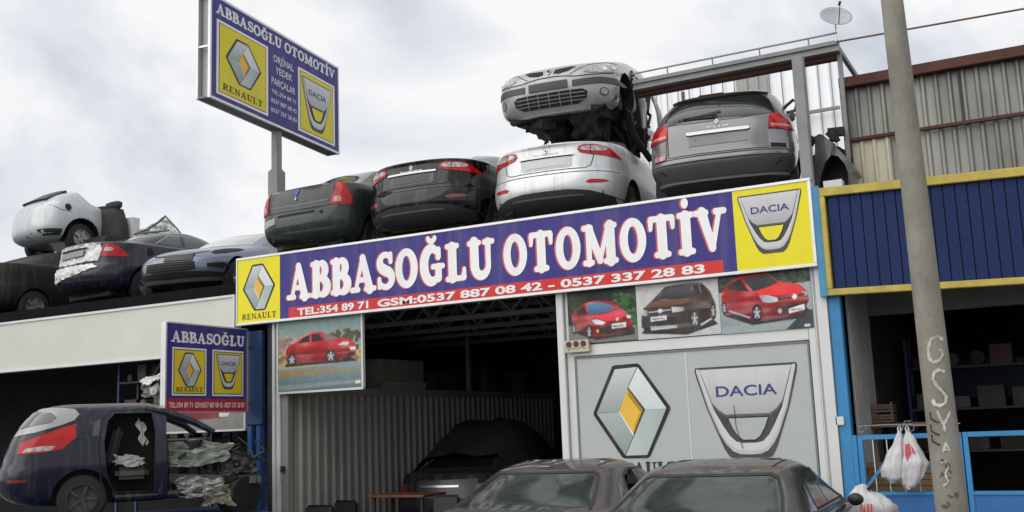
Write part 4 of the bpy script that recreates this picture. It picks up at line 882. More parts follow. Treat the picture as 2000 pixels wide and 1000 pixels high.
M_bag = mat('plastic_bag', (.70, .69, .70), .30, trans=.22, bump=.9, bscale=9, stretch=(2.2, 2.2, .8), noise=.18, nscale=5)
M_bagr = mat('bag_print', (.50, .05, .06), .5)
def bag(label, pts, seed, Y, printed=None):
    "pts: (px centre, py, half width px) from the knot down"
    t = thing('plastic_bag', label, 'bag', tuple(at(pts[-1][0], pts[-1][1], Y)), group='carrier bags hung on the gate')
    r = random.Random(seed); rows = []; ph = [r.uniform(0, 6.28) for _ in range(6)]
    fine = []
    for i in range(len(pts) - 1):
        for j in range(4):
            f = j / 4; f2 = f * f * (3 - 2 * f); fine.append(tuple(pts[i][k] + (pts[i + 1][k] - pts[i][k]) * (f if k < 2 else f2) for k in range(3)))
    fine.append(pts[-1])
    for i, (cx, cy, hw) in enumerate(fine):
        c = at(cx, cy, Y); w = hw / dpx(c) / .9; row = []; q = i / (len(fine) - 1)
        for k in range(36):
            a = 2 * math.pi * k / 36; wr = 1 + .10 * math.sin(5 * a + ph[0] + q * 2) + .07 * math.sin(9 * a + ph[1] - q * 3) + .05 * math.sin(14 * a + ph[2] + q * 7) * (1 - q * .5)
            row.append(c + Vector((w * wr * math.cos(a), w * .62 * wr * math.sin(a), .012 * math.sin(3 * a + ph[3] + q * 9))))
        rows.append(row)
    m = MB(); m.grid(rows, closed=True); m.add(rows[-1], [tuple(range(36))]); put(t, 'pouch', m, M_bag, smooth='all')
    m = MB(); c = at(pts[0][0], pts[0][1], Y)
    for s in (-1, 1): m.tube([c + Vector((s * .008, 0, -.01)), c + Vector((s * .016, 0, .03)), c + Vector((s * .010, .02, .055)), c + Vector((0, .05, .03))], [.012, .008, .006, .006], 6)
    put(t, 'handle', m, M_bag, smooth='all')
    if printed:
        bvh = BVHTree.FromPolygons([v for row in rows for v in row], [(i * 36 + k, i * 36 + (k + 1) % 36, (i + 1) * 36 + (k + 1) % 36, (i + 1) * 36 + k) for i in range(len(rows) - 1) for k in range(36)])
        m = MB()
        for poly in printed:
            v2, f2 = fill2d(poly, grid=3); vs = []
            for (x, y) in v2:
                d = _ray(x, y).normalized(); h = bvh.ray_cast(CAM, d); vs.append(((h[0] if h[0] else at(x, y, Y)) - d * .004))
            m.add(vs, f2)
        put(t, 'print', m, M_bagr)
bag('white carrier bag hanging on the gate nearest the blue pillar', [(1757, 842, 3), (1755, 865, 8), (1750, 890, 17), (1746, 915, 22), (1747, 932, 20), (1749, 941, 10)], 1, YG - .14)
bag('white carrier bag with a red print hanging nearest the concrete pole', [(1772, 842, 3), (1776, 860, 10), (1783, 885, 16), (1786, 905, 22), (1782, 928, 19), (1778, 945, 14), (1776, 954, 7)], 2, YG - .16, [[(1767, 868), (1776, 866), (1780, 885), (1772, 902), (1768, 890)], [(1779, 870), (1784, 876), (1788, 888), (1782, 884)]])
# bag in the street corner, on a crate
bt = thing('wooden_crate', 'tall slatted wooden crate standing by the pillar under a full carrier bag', 'crate', (-1.95, 10.9, .12))
c = at(1706, 1004, 10.9); zc = c.z - .02
m = MB()
for k in range(6): z = .13 + k * (zc - .15) / 6; m.box(c.x - .22, c.x + .22, 10.72, 10.74, z, z + .07); m.box(c.x - .22, c.x + .22, 11.06, 11.08, z, z + .07); m.box(c.x - .22, c.x - .2, 10.741, 11.059, z, z + .07); m.box(c.x + .2, c.x + .22, 10.741, 11.059, z, z + .07)
m.box(c.x - .22, c.x + .22, 10.72, 11.08, zc - .02, zc); put(bt, 'slats', m, M_wood)
gb = thing('shopping_bag', 'crumpled white carrier bag with red lettering at the foot of the blue pillar', 'bag', (c.x, 10.9, zc))
rows = []; r = random.Random(8); prof = [(0, .17, .13), (.04, .21, .15), (.12, .215, .15), (.19, .17, .12), (.235, .13, .09), (.25, .08, .05), (.23, .04, .03)]
for i, (h, a_, b_) in enumerate(prof):
    rows.append([(c.x + a_ * math.cos(t * .1745) * (1 + .13 * math.sin(5 * t * .1745 + i) + .08 * math.sin(11 * t * .1745)) - .01, 10.9 + b_ * math.sin(t * .1745) * (1 + .12 * math.sin(7 * t * .1745 + i)), zc + h * (1.0 - .25 * math.cos(t * .1745)) + .012 * math.sin(4 * t * .1745 + i)) for t in range(36)])
m = MB(); m.grid(rows, closed=True); put(gb, 'pouch', m, M_bag, smooth='all')
m = MB()
for k in range(5):
    x = c.x - .13 + k * .032; m.add([(x, 10.742 - .004 * k, zc + .03), (x + .018, 10.740 - .004 * k, zc + .03), (x + .03, 10.75 - .004 * k, zc + .13), (x + .012, 10.752 - .004 * k, zc + .13)], [(0, 1, 2, 3)])
put(gb, 'print', m, M_bagr)
# crates behind the gate
def crate(label, px0, px1, py0, py1, Y, mt, d=.25):
    a = at(px0, py1, Y); b = at(px1, py0, Y); t = thing('fruit_crate', label, 'crate', (a.x, Y, a.z), group='crates stacked behind the gate')
    m = MB(); h = b.z - a.z
    for k in range(3):
        z = a.z + k * h / 3; m.box(a.x, b.x, Y, Y + .012, z, z + h / 3 - .012); m.box(a.x, b.x, Y + d, Y + d + .012, z, z + h / 3 - .012)
        m.box(a.x, a.x + .012, Y + .013, Y + d - .001, z, z + h / 3 - .012); m.box(b.x - .012, b.x, Y + .013, Y + d - .001, z, z + h / 3 - .012)
    put(t, 'slats', m, mt)
    m = MB()
    for x in (a.x + .001, b.x - .03): m.box(x, x + .029, Y - .006, Y - .001, a.z - .0, b.z + .012)
    m.box(a.x + .04, b.x - .04, Y - .004, Y - .001, a.z + h * .36, a.z + h * .6); put(t, 'batten', m, mat('crate_batten', (.16, .13, .10), .8, noise=.4, nscale=18))
YC = 12.9
crate('upper brown crate of the pair behind the gate', 1690, 1743, 787, 806, YC, M_wood)
crate('lower brown crate of the pair behind the gate', 1693, 1745, 807, 826, YC, M_wood)
a = at(1688, 828, YC); b = at(1750, 828, YC)
tb = thing('work_bench', 'dark bench behind the gate carrying two crates and a leaning board', 'bench', (a.x, YC, 0)); m = MB(); m.box(-2.1, b.x + .5, YC - .12, YC + .5, a.z - .045, a.z - .003); put(tb, 'bench_top', m, M_wood)
for x in (-2.05, b.x + .44):
    for y in (YC - .1, YC + .44): m = MB(); m.box(x, x + .05, y, y + .05, 0, a.z - .046); put(tb, 'leg', m, M_dark)
m = MB(); q = [at(1664, 828, YC - .05), at(1688, 828, YC + .0), at(1680, 800, YC + .05), at(1667, 779, YC + .02)]; m.add([*q, *[v + Vector((0, .02, 0)) for v in q]], [(0, 1, 2, 3), (7, 6, 5, 4), (0, 4, 5, 1), (1, 5, 6, 2), (2, 6, 7, 3), (3, 7, 4, 0)]); tag(m.build('leaning_board', M_wood), 'dark brown offcut board leaning against the wall left of the crates', 'board')
a = at(1692, 955, 12.3); b = at(1840, 905, 12.3); pt = thing('timber_stack', 'stack of pale planks lying low behind the gate bars', 'timber', (a.x, 12.3, 0)); m = MB()
k = 0; z = .0
while z < b.z: m.box(a.x + (k % 3) * .02, b.x - (k % 2) * .03, 12.3, 12.6, z, z + .055); z += .062; k += 1
put(pt, 'planks', m, mat('plank_pale', (.26, .18, .10), .8, noise=.35, nscale=5, stretch=(.3, 3, 6)))

# ================================================================ things inside the open bay
m = MB(); a = atx(742, 748, -9.95); b = atx(826, 740, -9.95)
cb = thing('cardboard_box', 'pale cardboard box lying on the storage ledge inside the bay', 'box', (-10.1, a.y, 2.41)); zz0 = 2.412
m.box(-10.55, -9.93, a.y, b.y, zz0, zz0 + .50); put(cb, 'box_body', m, M_pale, bevel=.005)
m = MB(); m.obox((-9.90, (a.y + b.y) / 2, zz0 + .06), (.012, b.y - a.y, .13), Matrix.Rotation(.35, 3, 'Y')); put(cb, 'flap', m, mat('flap_pale', (.42, .40, .36), .8))
r = random.Random(11); M_parts = [mat('part_dark', (.05, .05, .05), .6, noise=.4), mat('part_grey', (.12, .12, .12), .5, noise=.4), mat('part_brown', (.10, .07, .05), .7, noise=.4)]
for k in range(9):
    y = 15.9 + k * .5; w = r.uniform(.2, .45); h = r.uniform(.15, .5)
    m = MB(); m.obox((-10.2 + r.uniform(-.1, .15), y, zz0 + h / 2 + .001), (r.uniform(.3, .5), w, h), Matrix.Rotation(0, 3, 'Z'))
    tag(m.build('parts_box', M_parts[k % 3], bevel=.02), 'dusty dark box of car parts on the storage ledge deep inside the bay', 'box', 'boxes of parts on the storage ledge')
# stored clutter in the two workshops
def rack(label, x0, x1, Y, z0, zs, seed, grp, lab):
    t = thing('storage_rack', label, 'rack', ((x0 + x1) / 2, Y, z0)); m = MB()
    for z in zs: m.box(x0, x1, Y, Y + .45, z - .03, z)
    put(t, 'shelf_boards', m, mat('rack_grey', (.05, .055, .06), .6, noise=.3))
    for x in (x0 - .042, x1 + .002):
        for y in (Y + .0, Y + .41): m = MB(); m.box(x, x + .04, y, y + .04, z0, zs[-1] + .4); put(t, 'upright', m, M_dblue)
    r = random.Random(seed); mm = [mat('clutter_tan', (.05, .038, .026), .8, noise=.4, nscale=6), mat('clutter_grey', (.06, .06, .06), .6, noise=.5, nscale=6), mat('clutter_pale', (.13, .125, .11), .7, noise=.4, nscale=6), mat('clutter_red', (.07, .012, .01), .5, noise=.4)]
    for z in zs:
        x = x0 + .06
        while x < x1 - .25:
            w = r.uniform(.14, .34); h = r.uniform(.12, .30); m = MB()
            if r.random() < .35:
                m.tube([(x + w / 2, Y + .03 + r.uniform(0, .05), z + h / 2 + .002), (x + w / 2, Y + .38, z + h / 2 + .002)], h / 2, 14); nm = 'parts_canister'
            else: m.obox((x + w / 2, Y + .2, z + h / 2 + .002), (w, .3, h), Matrix.Rotation(r.uniform(-.1, .1), 3, 'Z')); nm = 'parts_carton'
            tag(m.build(nm, mm[r.randrange(4)], bevel=.008), lab, 'canister' if nm[6:8] == 'ca' and nm == 'parts_canister' else 'carton', grp); x += w + r.uniform(.03, .14)
rack('tall storage rack of old parts in the dark left workshop', -13.9, -11.9, 12.4, 0, (1.75, 2.25, 2.7), 5, 'clutter on the rack in the left workshop', 'dusty box or canister on the rack in the left workshop')
rack('storage rack of parts deep in the blue workshop', -1.95, .4, 15.2, 0, (1.2, 1.75, 2.3), 8, 'clutter on the rack in the blue workshop', 'dusty box or canister on the rack in the blue workshop')
# table and chairs
tb = thing('wooden_table', 'brown wooden table standing inside the bay beside the covered car', 'table', (-7.6, 12.6, 0))
zt2 = .78
a = at(725, 968, 12.5); b = at(835, 968, 12.5); zt2 = a.z
m = MB(); m.box(a.x, b.x, 12.4, 13.0, zt2 - .02, zt2 + .012); put(tb, 'tabletop', m, mat('table_wood', (.14, .05, .022), .45, noise=.3), bevel=.005)
for x in (a.x + .05, b.x - .09):
    for y in (12.45, 12.9): m = MB(); m.box(x, x + .04, y, y + .04, 0, zt2 - .021); put(tb, 'leg', m, M_dark)
def chair(label, px, py, Y, w, rz):
    c = at(px, py, Y); t = thing('office_chair', label, 'chair', (c.x, Y, 0), rz, 'black chairs inside the bay', local=True); h = c.z
    def pad(x, y, z, sx, sy, sz, nm):
        m = MB(); m.box(x - sx, x + sx, y - sy, y + sy, z - sz, z + sz); put(t, nm, m, M_blk, bevel=.035, smooth=True)
    pad(0, 0, h - .25, w / 2, .035, .25, 'backrest'); pad(0, .26, .47, w / 2, .24, .04, 'seat')
    for sx in (-1, 1):
        for sy in (0, 1): m = MB(); m.tube([(sx * (w / 2 - .04), .06 + sy * .38, .44), (sx * (w / 2 - .02), .02 + sy * .46, .0)], .012, 8); put(t, 'leg', m, M_dark)
    for sx in (-1, 1): m = MB(); m.tube([(sx * (w / 2 - .06), .03, .44), (sx * (w / 2 - .06), .0, h - .4)], .012, 8); put(t, 'back_strut', m, M_dark)
chair('black chair with a low rounded back, left one of the pair', 626, 986, 12.0, .48, .1)
chair('black chair with a taller back, right one of the pair', 676, 977, 12.5, .46, -.1)
chair('black chair pushed up to the wooden table', 872, 966, 12.25, .42, .05)
# ================================================================ cars
def sup(s, n): return math.copysign(abs(s) ** (2 / n), s)
def ring_pts(k, nr=18, ns=7):
    z, yr, yf, w, D, n, Df, nf = k; P = []
    for i in range(nr + 1):
        t = -math.pi / 2 + math.pi * i / nr; P.append((w * sup(math.sin(t), n), yr + D * (1 - abs(math.cos(t)) ** (2 / n)), z))
    for i in range(1, ns): P.append((w, (yr + D) + (yf - Df - yr - D) * i / ns, z))
    for i in range(nr + 1):
        t = math.pi / 2 - math.pi * i / nr; P.append((w * sup(math.sin(t), nf), yf - Df * (1 - abs(math.cos(t)) ** (2 / nf)), z))
    for i in range(1, ns): P.append((-w, (yf - Df) + (yr + D - yf + Df) * i / ns, z))
    return P
class Car:
    def __init__(s, name, label, cat, loc, rz, keys, paint, group=None, cuts=(), sub=2, scale=1, tilt=(0, 0), wheels=None, arch_r=.35, body='body', inner=None, smooth=38):
        s.root = thing(name, label, cat, loc, rz, group, local=True); s.root.scale = (scale,) * 3; s.root.rotation_euler = (tilt[0], tilt[1], rz)
        rows = [ring_pts(k) for k in keys]; m = MB(); m.grid(rows, closed=True); n = len(rows[0])
        vs = m.v
        def cap(row, flip, o):
            # strip cap joining mirrored points
            pass
        me = bpy.data.meshes.new(body); me.from_pydata(m.v, [], m.f + [tuple(range(n)), tuple((len(rows) - 1) * n + i for i in range(n))][0:2]); 
        bm = bmesh.new(); bm.from_mesh(me); bmesh.ops.recalc_face_normals(bm, faces=bm.faces)
        # inset the caps so that the roof stays flat
        for f in [f for f in bm.faces if len(f.verts) > 20]:
            bmesh.ops.inset_region(bm, faces=[f], thickness=.05)
        bm.to_mesh(me); bm.free()
        me.materials.append(paint); me.materials.append(inner or mat('inner_dark', (.035, .034, .033), .8, noise=.5, nscale=7))
        ob = bpy.data.objects.new(body, me); COL.objects.link(ob)
        for p in me.polygons: p.use_smooth = True
        if sub: md = ob.modifiers.new('s', 'SUBSURF'); md.levels = sub; md.render_levels = sub
        dg = bpy.context.evaluated_depsgraph_get(); dg.update(); ev = bpy.data.meshes.new_from_object(ob.evaluated_get(dg))
        bmt = bmesh.new(); bmt.from_mesh(ev); s.bvh = BVHTree.FromBMesh(bmt); bmt.free()
        cutters = []
        def cutter(mb):
            me2 = bpy.data.meshes.new('cut'); me2.from_pydata([tuple(v) for v in mb.v], [], mb.f); b2 = bmesh.new(); b2.from_mesh(me2); bmesh.ops.recalc_face_normals(b2, faces=b2.faces); b2.to_mesh(me2); b2.free()
            me2.materials.append(me.materials[1]); o2 = bpy.data.objects.new('cut', me2); COL.objects.link(o2); cutters.append(o2)
            bo = ob.modifiers.new('b', 'BOOLEAN'); bo.operation = 'DIFFERENCE'; bo.object = o2; bo.solver = 'EXACT'; bo.material_mode = 'TRANSFER'
        wmax = max(k[3] for k in keys)
        if wheels:
            for (wy, wz) in wheels:
                for sx in (-1, 1):
                    c = MB(); a = sx * (wmax - .27); b = sx * (wmax + .1)
                    c.prism([(arch_r * math.cos(t * math.pi / 16), arch_r * math.sin(t * math.pi / 16)) for t in range(32)], lambda u, v, w: Vector((a + w, wy + u, wz + v)), b - a); cutter(c)
        for c in cuts: cutter(c)
        if cutters:
            ob.data = ev; ob.modifiers.remove(ob.modifiers[0]) if sub else None
            dg = bpy.context.evaluated_depsgraph_get(); dg.update(); ev2 = bpy.data.meshes.new_from_object(ob.evaluated_get(dg)); ob.modifiers.clear(); ob.data = ev2
            for c in cutters: bpy.data.objects.remove(c)
        else:
            ob.modifiers.clear(); ob.data = ev
        ob.data.name = body
        for p in ob.data.polygons: p.use_smooth = True
        ob.data.set_sharp_from_angle(angle=R_(smooth))
        ob.parent = s.root; s.body = ob; s.keys = keys; s.W = wmax
    def hit(s, u, v, ang, piv=(0, 0), off=.004):
        if 120 < abs(ang) < 240 and piv == (0, 0): piv = (0, max(k[2] for k in s.keys) - .45)
        a = R_(ang); U = Vector((math.cos(a), math.sin(a), 0)); d = Vector((-math.sin(a), math.cos(a), 0)); o = Vector((piv[0], piv[1], v)) + U * u - d * 6
        h = s.bvh.ray_cast(o, d)
        if h[0] is None: h = s.bvh.find_nearest(Vector((piv[0], piv[1], v)) + U * u)
        nrm = h[1]; 
        if nrm.dot(d) > 0: nrm = -nrm
        return h[0] + nrm * off, nrm
    def hit_top(s, u, v, off=.004):
        h = s.bvh.ray_cast(Vector((u, v, 6)), Vector((0, 0, -1)))
        if h[0] is None: h = s.bvh.find_nearest(Vector((u, v, 1)))
        return h[0] + Vector((0, 0, off)), h[1]
    def patch(s, name, poly, m, ang=0, off=.004, grid=.05, piv=(0, 0), parent=None, label=None, top=False, rim=.014, mir=False, smooth=True):
        if mir: poly = [(-u, v) for u, v in poly][::-1]; ang = -ang if not top else 0; piv = (-piv[0], piv[1])
        v2, f = fill2d(poly, grid=grid); vs = []; base = []
        for (u, v) in v2:
            p, nr = s.hit_top(u, v, off) if top else s.hit(u, v, ang, piv, off)
            vs.append(p); base.append(p - nr * rim)
        mb = MB(); mb.add(vs, f)
        # rim
        cnt = {}
        for t in f:
            for i in range(len(t)):
                e = (t[i], t[(i + 1) % len(t)]); k = tuple(sorted(e)); cnt.setdefault(k, []).append(e)
        be = [e[0] for e in cnt.values() if len(e) == 1]; idx = {}; vv_ = []; ff = []
        for a, b in be:
            for q in (a, b):
                if q not in idx: idx[q] = len(vv_); vv_ += [vs[q], base[q]]
            ff.append((idx[a], idx[b], idx[b] + 1, idx[a] + 1))
        mb.add(vv_, ff)
        o = mb.build(name, m, parent or s.root, smooth=False, recalc=False)
        bm = bmesh.new(); bm.from_mesh(o.data); bmesh.ops.remove_doubles(bm, verts=bm.verts, dist=1e-5)
        bmesh.ops.recalc_face_normals(bm, faces=bm.faces); bm.to_mesh(o.data); bm.free()
        for p in o.data.polygons: p.use_smooth = smooth
        o.data.set_sharp_from_angle(angle=R_(35))
        if label: o['label'] = label
        return o
    def line(s, name, pts, w, m, ang=0, off=.003, piv=(0, 0), top=False, parent=None, mir=False):
        mb = MB(); 
        for sg_ in ((1, -1) if mir else (1,)):
            P = []
            for i in range(len(pts) - 1):
                a = Vector(pts[i]); b = Vector(pts[i + 1]); k = max(1, int((b - a).length / .05))
                for j in range(k): P.append(a.lerp(b, j / k))
            P.append(Vector(pts[-1])); rows = []
            for i, q in enumerate(P):
                d = (P[min(i + 1, len(P) - 1)] - P[max(i - 1, 0)]).normalized(); n = Vector((-d.y, d.x)) * w / 2; r = []
                for t in (-1, 1):
                    u, v = q + n * t
                    r.append((s.hit_top(u * sg_, v, off) if top else s.hit(u * sg_, v, ang * sg_, (piv[0] * sg_, piv[1]), off))[0])
                rows.append(r)
            mb.grid(rows)
        return mb.build(name, m, parent or s.root, recalc=False)
    def wheel(s, y, z, side, r=.31, tw=.20, rim_m=None, x=None, rims=True):
        xo = x if x is not None else s.W - .02
        x0 = side * xo; m = MB(); prof = [(-.0, r * .60), (-.005, r * .68), (-.012, r * .92), (-.035, r), (-tw + .035, r), (-tw + .01, r * .9), (-tw, r * .6)]
        rows = [[(x0 + side * a, y + b * math.cos(t * math.pi / 16), z + b * math.sin(t * math.pi / 16)) for t in range(32)] for a, b in prof]
        m.grid(rows, closed=True); w = m.build('wheel', M_black, s.root, smooth=True)
        if rims:
            m = MB(); rows = [[(x0 + side * a, y + b * math.cos(t * math.pi / 16), z + b * math.sin(t * math.pi / 16)) for t in range(32)] for a, b in ((-.004, r * .62), (-.004, r * .57), (-.05, r * .52), (-.06, r * .2), (-.045, r * .18), (-.045, r * .01))]
            m.grid(rows, closed=True)
            for k in range(5):
                a = 2 * math.pi * k / 5; c = Vector((x0 - side * .035, y + r * .36 * math.cos(a), z + r * .36 * math.sin(a))); m.obox(c, (.03, r * .40, r * .13), Matrix.Rotation(a, 3, 'X'))
            m.build('rim', rim_m or mat('rim_metal', (.35, .35, .36), .4, metal=.6, noise=.2), w, smooth=True)
        return w
def paint(name, c, rough=.30, metal=.35, dust=.35, coat=.7, dcol=(.30, .28, .25), spec=.5): return mat(name, c, rough, metal=metal, coat=coat, dust=dust, dcol=dcol, noise=.08, nscale=4, bump=.06, bscale=2.2, spec=spec)
P_logan = paint('paint_greygreen', (.026, .036, .035), .24, .1, dust=.12, coat=.15, spec=.35)
P_black = paint('paint_black', (.003, .003, .004), .12, .0, dust=.02, coat=.1, spec=.4)
P_silver = paint('paint_silver', (.60, .62, .63), .32, .35, dust=.10)
P_estate = paint('paint_grey', (.17, .165, .17), .30, .5, dust=.18)
P_upper = paint('paint_warm_silver', (.34, .345, .33), .36, .35, dust=.15)
P_blue = paint('paint_ice_blue', (.13, .18, .25), .34, .4, dust=.25)
P_navy = paint('paint_navy', (.012, .015, .032), .22, .1, dust=.12, coat=.2, spec=.4)
P_white = paint('paint_pale', (.48, .53, .54), .4, .1, dust=.15)
P_hatch = paint('paint_ink_blue', (.006, .008, .022), .18, .0, dust=.03, coat=.1, spec=.35)
P_brown = paint('paint_dusty_dark', (.035, .033, .032), .35, .2, dust=.7, dcol=(.108, .102, .096), coat=1)
P_brown2 = paint('paint_dusty_dark_too', (.04, .038, .038), .35, .2, dust=.7, dcol=(.128, .120, .113), coat=1)
P_dark = paint('paint_dull_dark', (.010, .010, .011), .45, .0, dust=.08, coat=0, spec=.25)
G_dark = mat('tinted_glass', (.018, .022, .022), .06, coat=1, noise=.3, nscale=2)
G_green = mat('green_glass', (.060, .080, .073), .05, coat=.6, noise=.5, nscale=1.7, dust=.25, dcol=(.18, .20, .19), ndark=(.008, .014, .012))  # noise mottle paints reflections and dirt into the glass colour
L_red = mat('red_lens', (.46, .006, .008), .15, coat=.25, spec=.3, noise=.3, nscale=12)
L_dred = mat('dark_red_lens', (.16, .008, .010), .15, coat=1)
L_clear = mat('clear_lens', (.50, .46, .46), .12, coat=.6, noise=.75, nscale=22)
L_pink = mat('pale_red_lens', (.46, .20, .20), .15, coat=1, noise=.3, nscale=14)
def see_through(name, tint, haze):
    m = bpy.data.materials.new(name); m.use_nodes = True; t = m.node_tree; t.nodes.clear(); N = t.nodes.new; L = t.links.new
    o = N('ShaderNodeOutputMaterial'); tr = N('ShaderNodeBsdfTransparent'); tr.inputs[0].default_value = (*tint, 1); gl = N('ShaderNodeBsdfGlossy'); gl.inputs[0].default_value = (.9, .95, .93, 1); gl.inputs[1].default_value = .07
    fr = N('ShaderNodeFresnel'); fr.inputs[0].default_value = 1.55; a = N('ShaderNodeMath'); a.operation = 'MULTIPLY'; a.inputs[1].default_value = .9; L(fr.outputs[0], a.inputs[0])
    m1 = N('ShaderNodeMixShader'); L(a.outputs[0], m1.inputs[0]); L(tr.outputs[0], m1.inputs[1]); L(gl.outputs[0], m1.inputs[2])
    df = N('ShaderNodeBsdfDiffuse'); df.inputs[0].default_value = (.24, .30, .27, 1); n = N('ShaderNodeTexNoise'); n.inputs['Scale'].default_value = 3.2; n.inputs['Detail'].default_value = 9; n.inputs['Roughness'].default_value = .7
    tc_ = N('ShaderNodeTexCoord'); L(tc_.outputs['Object'], n.inputs[0]); mr = N('ShaderNodeMapRange'); mr.inputs[1].default_value = .3; mr.inputs[2].default_value = .75; mr.inputs[3].default_value = haze * .35; mr.inputs[4].default_value = haze * 1.7; L(n.outputs[0], mr.inputs[0])
    m2 = N('ShaderNodeMixShader'); L(mr.outputs[0], m2.inputs[0]); L(m1.outputs[0], m2.inputs[1]); L(df.outputs[0], m2.inputs[2]); L(m2.outputs[0], o.inputs[0]); return m
G_see = see_through('dusty_green_glass', (.52, .74, .66), .12)
M_chrome = mat('chrome', (.42, .42, .43), .22, metal=.9)
M_seat = mat('seat_cloth', (.035, .035, .037), .85, noise=.3, nscale=6)
M_gap = mat('panel_gap', (.008, .008, .009), .8)
M_trim = mat('bumper_plastic', (.03, .031, .033), .5, noise=.2, nscale=3)
M_plate = mat('blank_plate', (.10, .10, .105), .5, noise=.25)
M_under = mat('underbody', (.018, .016, .014), .8, noise=.6, nscale=5, bump=.3)

FLU = [  # z, yr, yf, half width, rear depth, rear exp, front depth, front exp
    (.17, .42, 4.2, .72, .6, 3, .5, 3), (.22, .20, 4.35, .82, .7, 3, .6, 3), (.34, .04, 4.5, .885, .78, 2.7, .7, 2.6), (.48, .0, 4.56, .905, .8, 2.6, .8, 2.5), (.60, .015, 4.58, .91, .8, 2.6, .8, 2.5), (.66, .04, 4.57, .91, .8, 2.6, .8, 2.5), (.675, .062, 4.56, .908, .8, 2.6, .8, 2.5),
    (.80, .085, 4.5, .90, .78, 2.6, .9, 2.4), (.93, .11, 4.35, .893, .76, 2.6, 1.0, 2.3), (1.02, .115, 3.9, .885, .78, 2.5, .8, 2.4), (1.055, .09, 3.7, .875, .8, 2.4, .7, 2.4), (1.075, .115, 3.6, .86, .8, 2.4, .7, 2.4), (1.09, .40, 3.5, .82, .7, 2.5, .7, 2.4), (1.12, .62, 3.4, .80, .6, 3, .6, 2.6),
    (1.26, .98, 3.05, .72, .55, 3, .6, 2.6), (1.38, 1.36, 2.75, .64, .5, 3, .5, 2.6), (1.455, 1.72, 2.45, .56, .45, 3, .4, 2.6), (1.485, 1.95, 2.3, .40, .2, 2.6, .2, 2.6)]
def fluence(name, label, loc, rz, pt, black=False, tilt=(0, 0)):
    cc = Car(name, label, 'car', loc, rz, FLU, pt, 'wrecked cars parked on the roof', scale=1.03, tilt=tilt, wheels=[(.98, .32), (3.65, .32)], arch_r=.35)
    C = cc
    C.patch('rear_window', [(-.56, 1.14), (-.40, 1.37), (.40, 1.37), (.56, 1.14)], G_dark)
    for sx in (False, True):
        C.patch('side_window', [(1.15, 1.13), (1.55, 1.34), (2.3, 1.40), (2.9, 1.12)], G_dark, 90, mir=sx)
        lm = C.patch('tail_light', [(.435, .955), (.47, .915), (.60, .885), (.78, .87), (1.02, .85), (.93, .92), (.84, .985), (.70, 1.015), (.52, 1.02), (.46, 1.0)], L_red, 24, off=.012, mir=sx, rim=.03, grid=.04)
        C.patch('clear_lens', [(.465, .955), (.50, .94), (.62, .925), (.80, .93), (.82, .965), (.72, .995), (.54, 1.0), (.485, .985)], L_clear, 24, off=.018, mir=sx, parent=lm, grid=.04)
        C.line('lens_split', [(.60, .885), (.605, 1.02)], .008, M_gap, 24 if not sx else -24, off=.02, parent=lm) if not sx else C.line('lens_split', [(-.60, .885), (-.605, 1.02)], .008, M_gap, -24, off=.02, parent=lm)
        C.patch('reflector', [(.52, .515), (.56, .49), (.74, .50), (.82, .53), (.74, .545), (.58, .54)], L_dred if black else L_red, 14, off=.006, mir=sx)
    # trunk lid
    C.line('boot_gap', [(-.60, 1.03), (-.60, .86), (-.57, .74), (-.50, .70), (.50, .70), (.57, .74), (.60, .86), (.60, 1.03)], .010, M_gap)
    C.line('bumper_gap', [(-.90, .655), (-.5, .652), (0, .65), (.5, .652), (.90, .655)], .009, M_gap)
    pl_ = C.patch('plate_recess', [(-.345, .745), (-.345, .875), (-.31, .895), (.31, .895), (.345, .875), (.345, .745), (.30, .728), (-.30, .728)], M_plate if black else mat('silver_recess_shade', (.40, .41, .42), .35, metal=.3), off=.005, rim=.01)  # flat decal; on the silver car its darker tone paints the recess shade
    C.patch('plate_lip', [(-.37, .885), (-.37, .912), (.37, .912), (.37, .885)], M_chrome if black else P_silver, off=.02, rim=.03)
    C.patch('plate_lip', [(-.345, .872), (-.345, .884), (.345, .884), (.345, .872)], M_gap, off=.0065, rim=.005)  # near-black strip painting the shade under the lip
    C.patch('number_plate', [(-.27, .755), (-.27, .855), (.27, .855), (.27, .755)], mat('plate_dark', (.035, .036, .038), .3) if black else mat('plate_pale', (.52, .53, .54), .4), off=.010)
    # diffuser
    C.patch('bumper_trim', [(-.98, .245), (-.90, .315), (-.55, .405), (-.30, .43), (.30, .43), (.55, .405), (.90, .315), (.98, .245), (.5, .20), (-.5, .20)], M_trim, off=.006)
    C.patch('trim_fold', [(-.50, .345), (-.45, .365), (.45, .365), (.50, .345)], mat('trim_lighter', (.09, .095, .10), .4), off=.012)
    em = C.patch('emblem', [(-.0, .935), (.028, .975), (0, 1.015), (-.028, .975)], M_chrome, off=.012)
    C.patch('emblem_centre', [(0, .955), (.012, .975), (0, .995), (-.012, .975)], M_gap if not black else P_black, off=.015, parent=em)
    # lettering made of small raised marks following the lid
    v, f = _sans('FLUENCE'); mb = MB(); mb.add([C.hit(-.17 + a * .34, .917 + .0 + b * .020, 0, off=.009)[0] for a, b in v], f); mb.build('lettering', M_chrome if black else mat('badge_grey', (.22, .22, .23), .3, metal=.6), C.root, recalc=False)
    m = MB(); m.tube([(-.55, .45, .235), (-.55, .10, .225)], .033, 14, cap=False); ex_ = m.build('exhaust', M_chrome if black else mat('pipe', (.12, .11, .10), .5, metal=.5), C.root, smooth=True); m = MB(); m.tube([(-.55, .115, .225), (-.55, .16, .225)], .0325, 14); m.build('pipe_mouth', M_gap, ex_)
    m = MB()
    m.tube([(-.55, .45, .235), (-.3, .9, .22), (-.2, 1.6, .2)], .035, 10); m.box(-.5, .5, 1.0, 1.2, .16, .24); m.box(.1, .6, .45, .85, .14, .26); m.build('underbody', M_under, C.root)
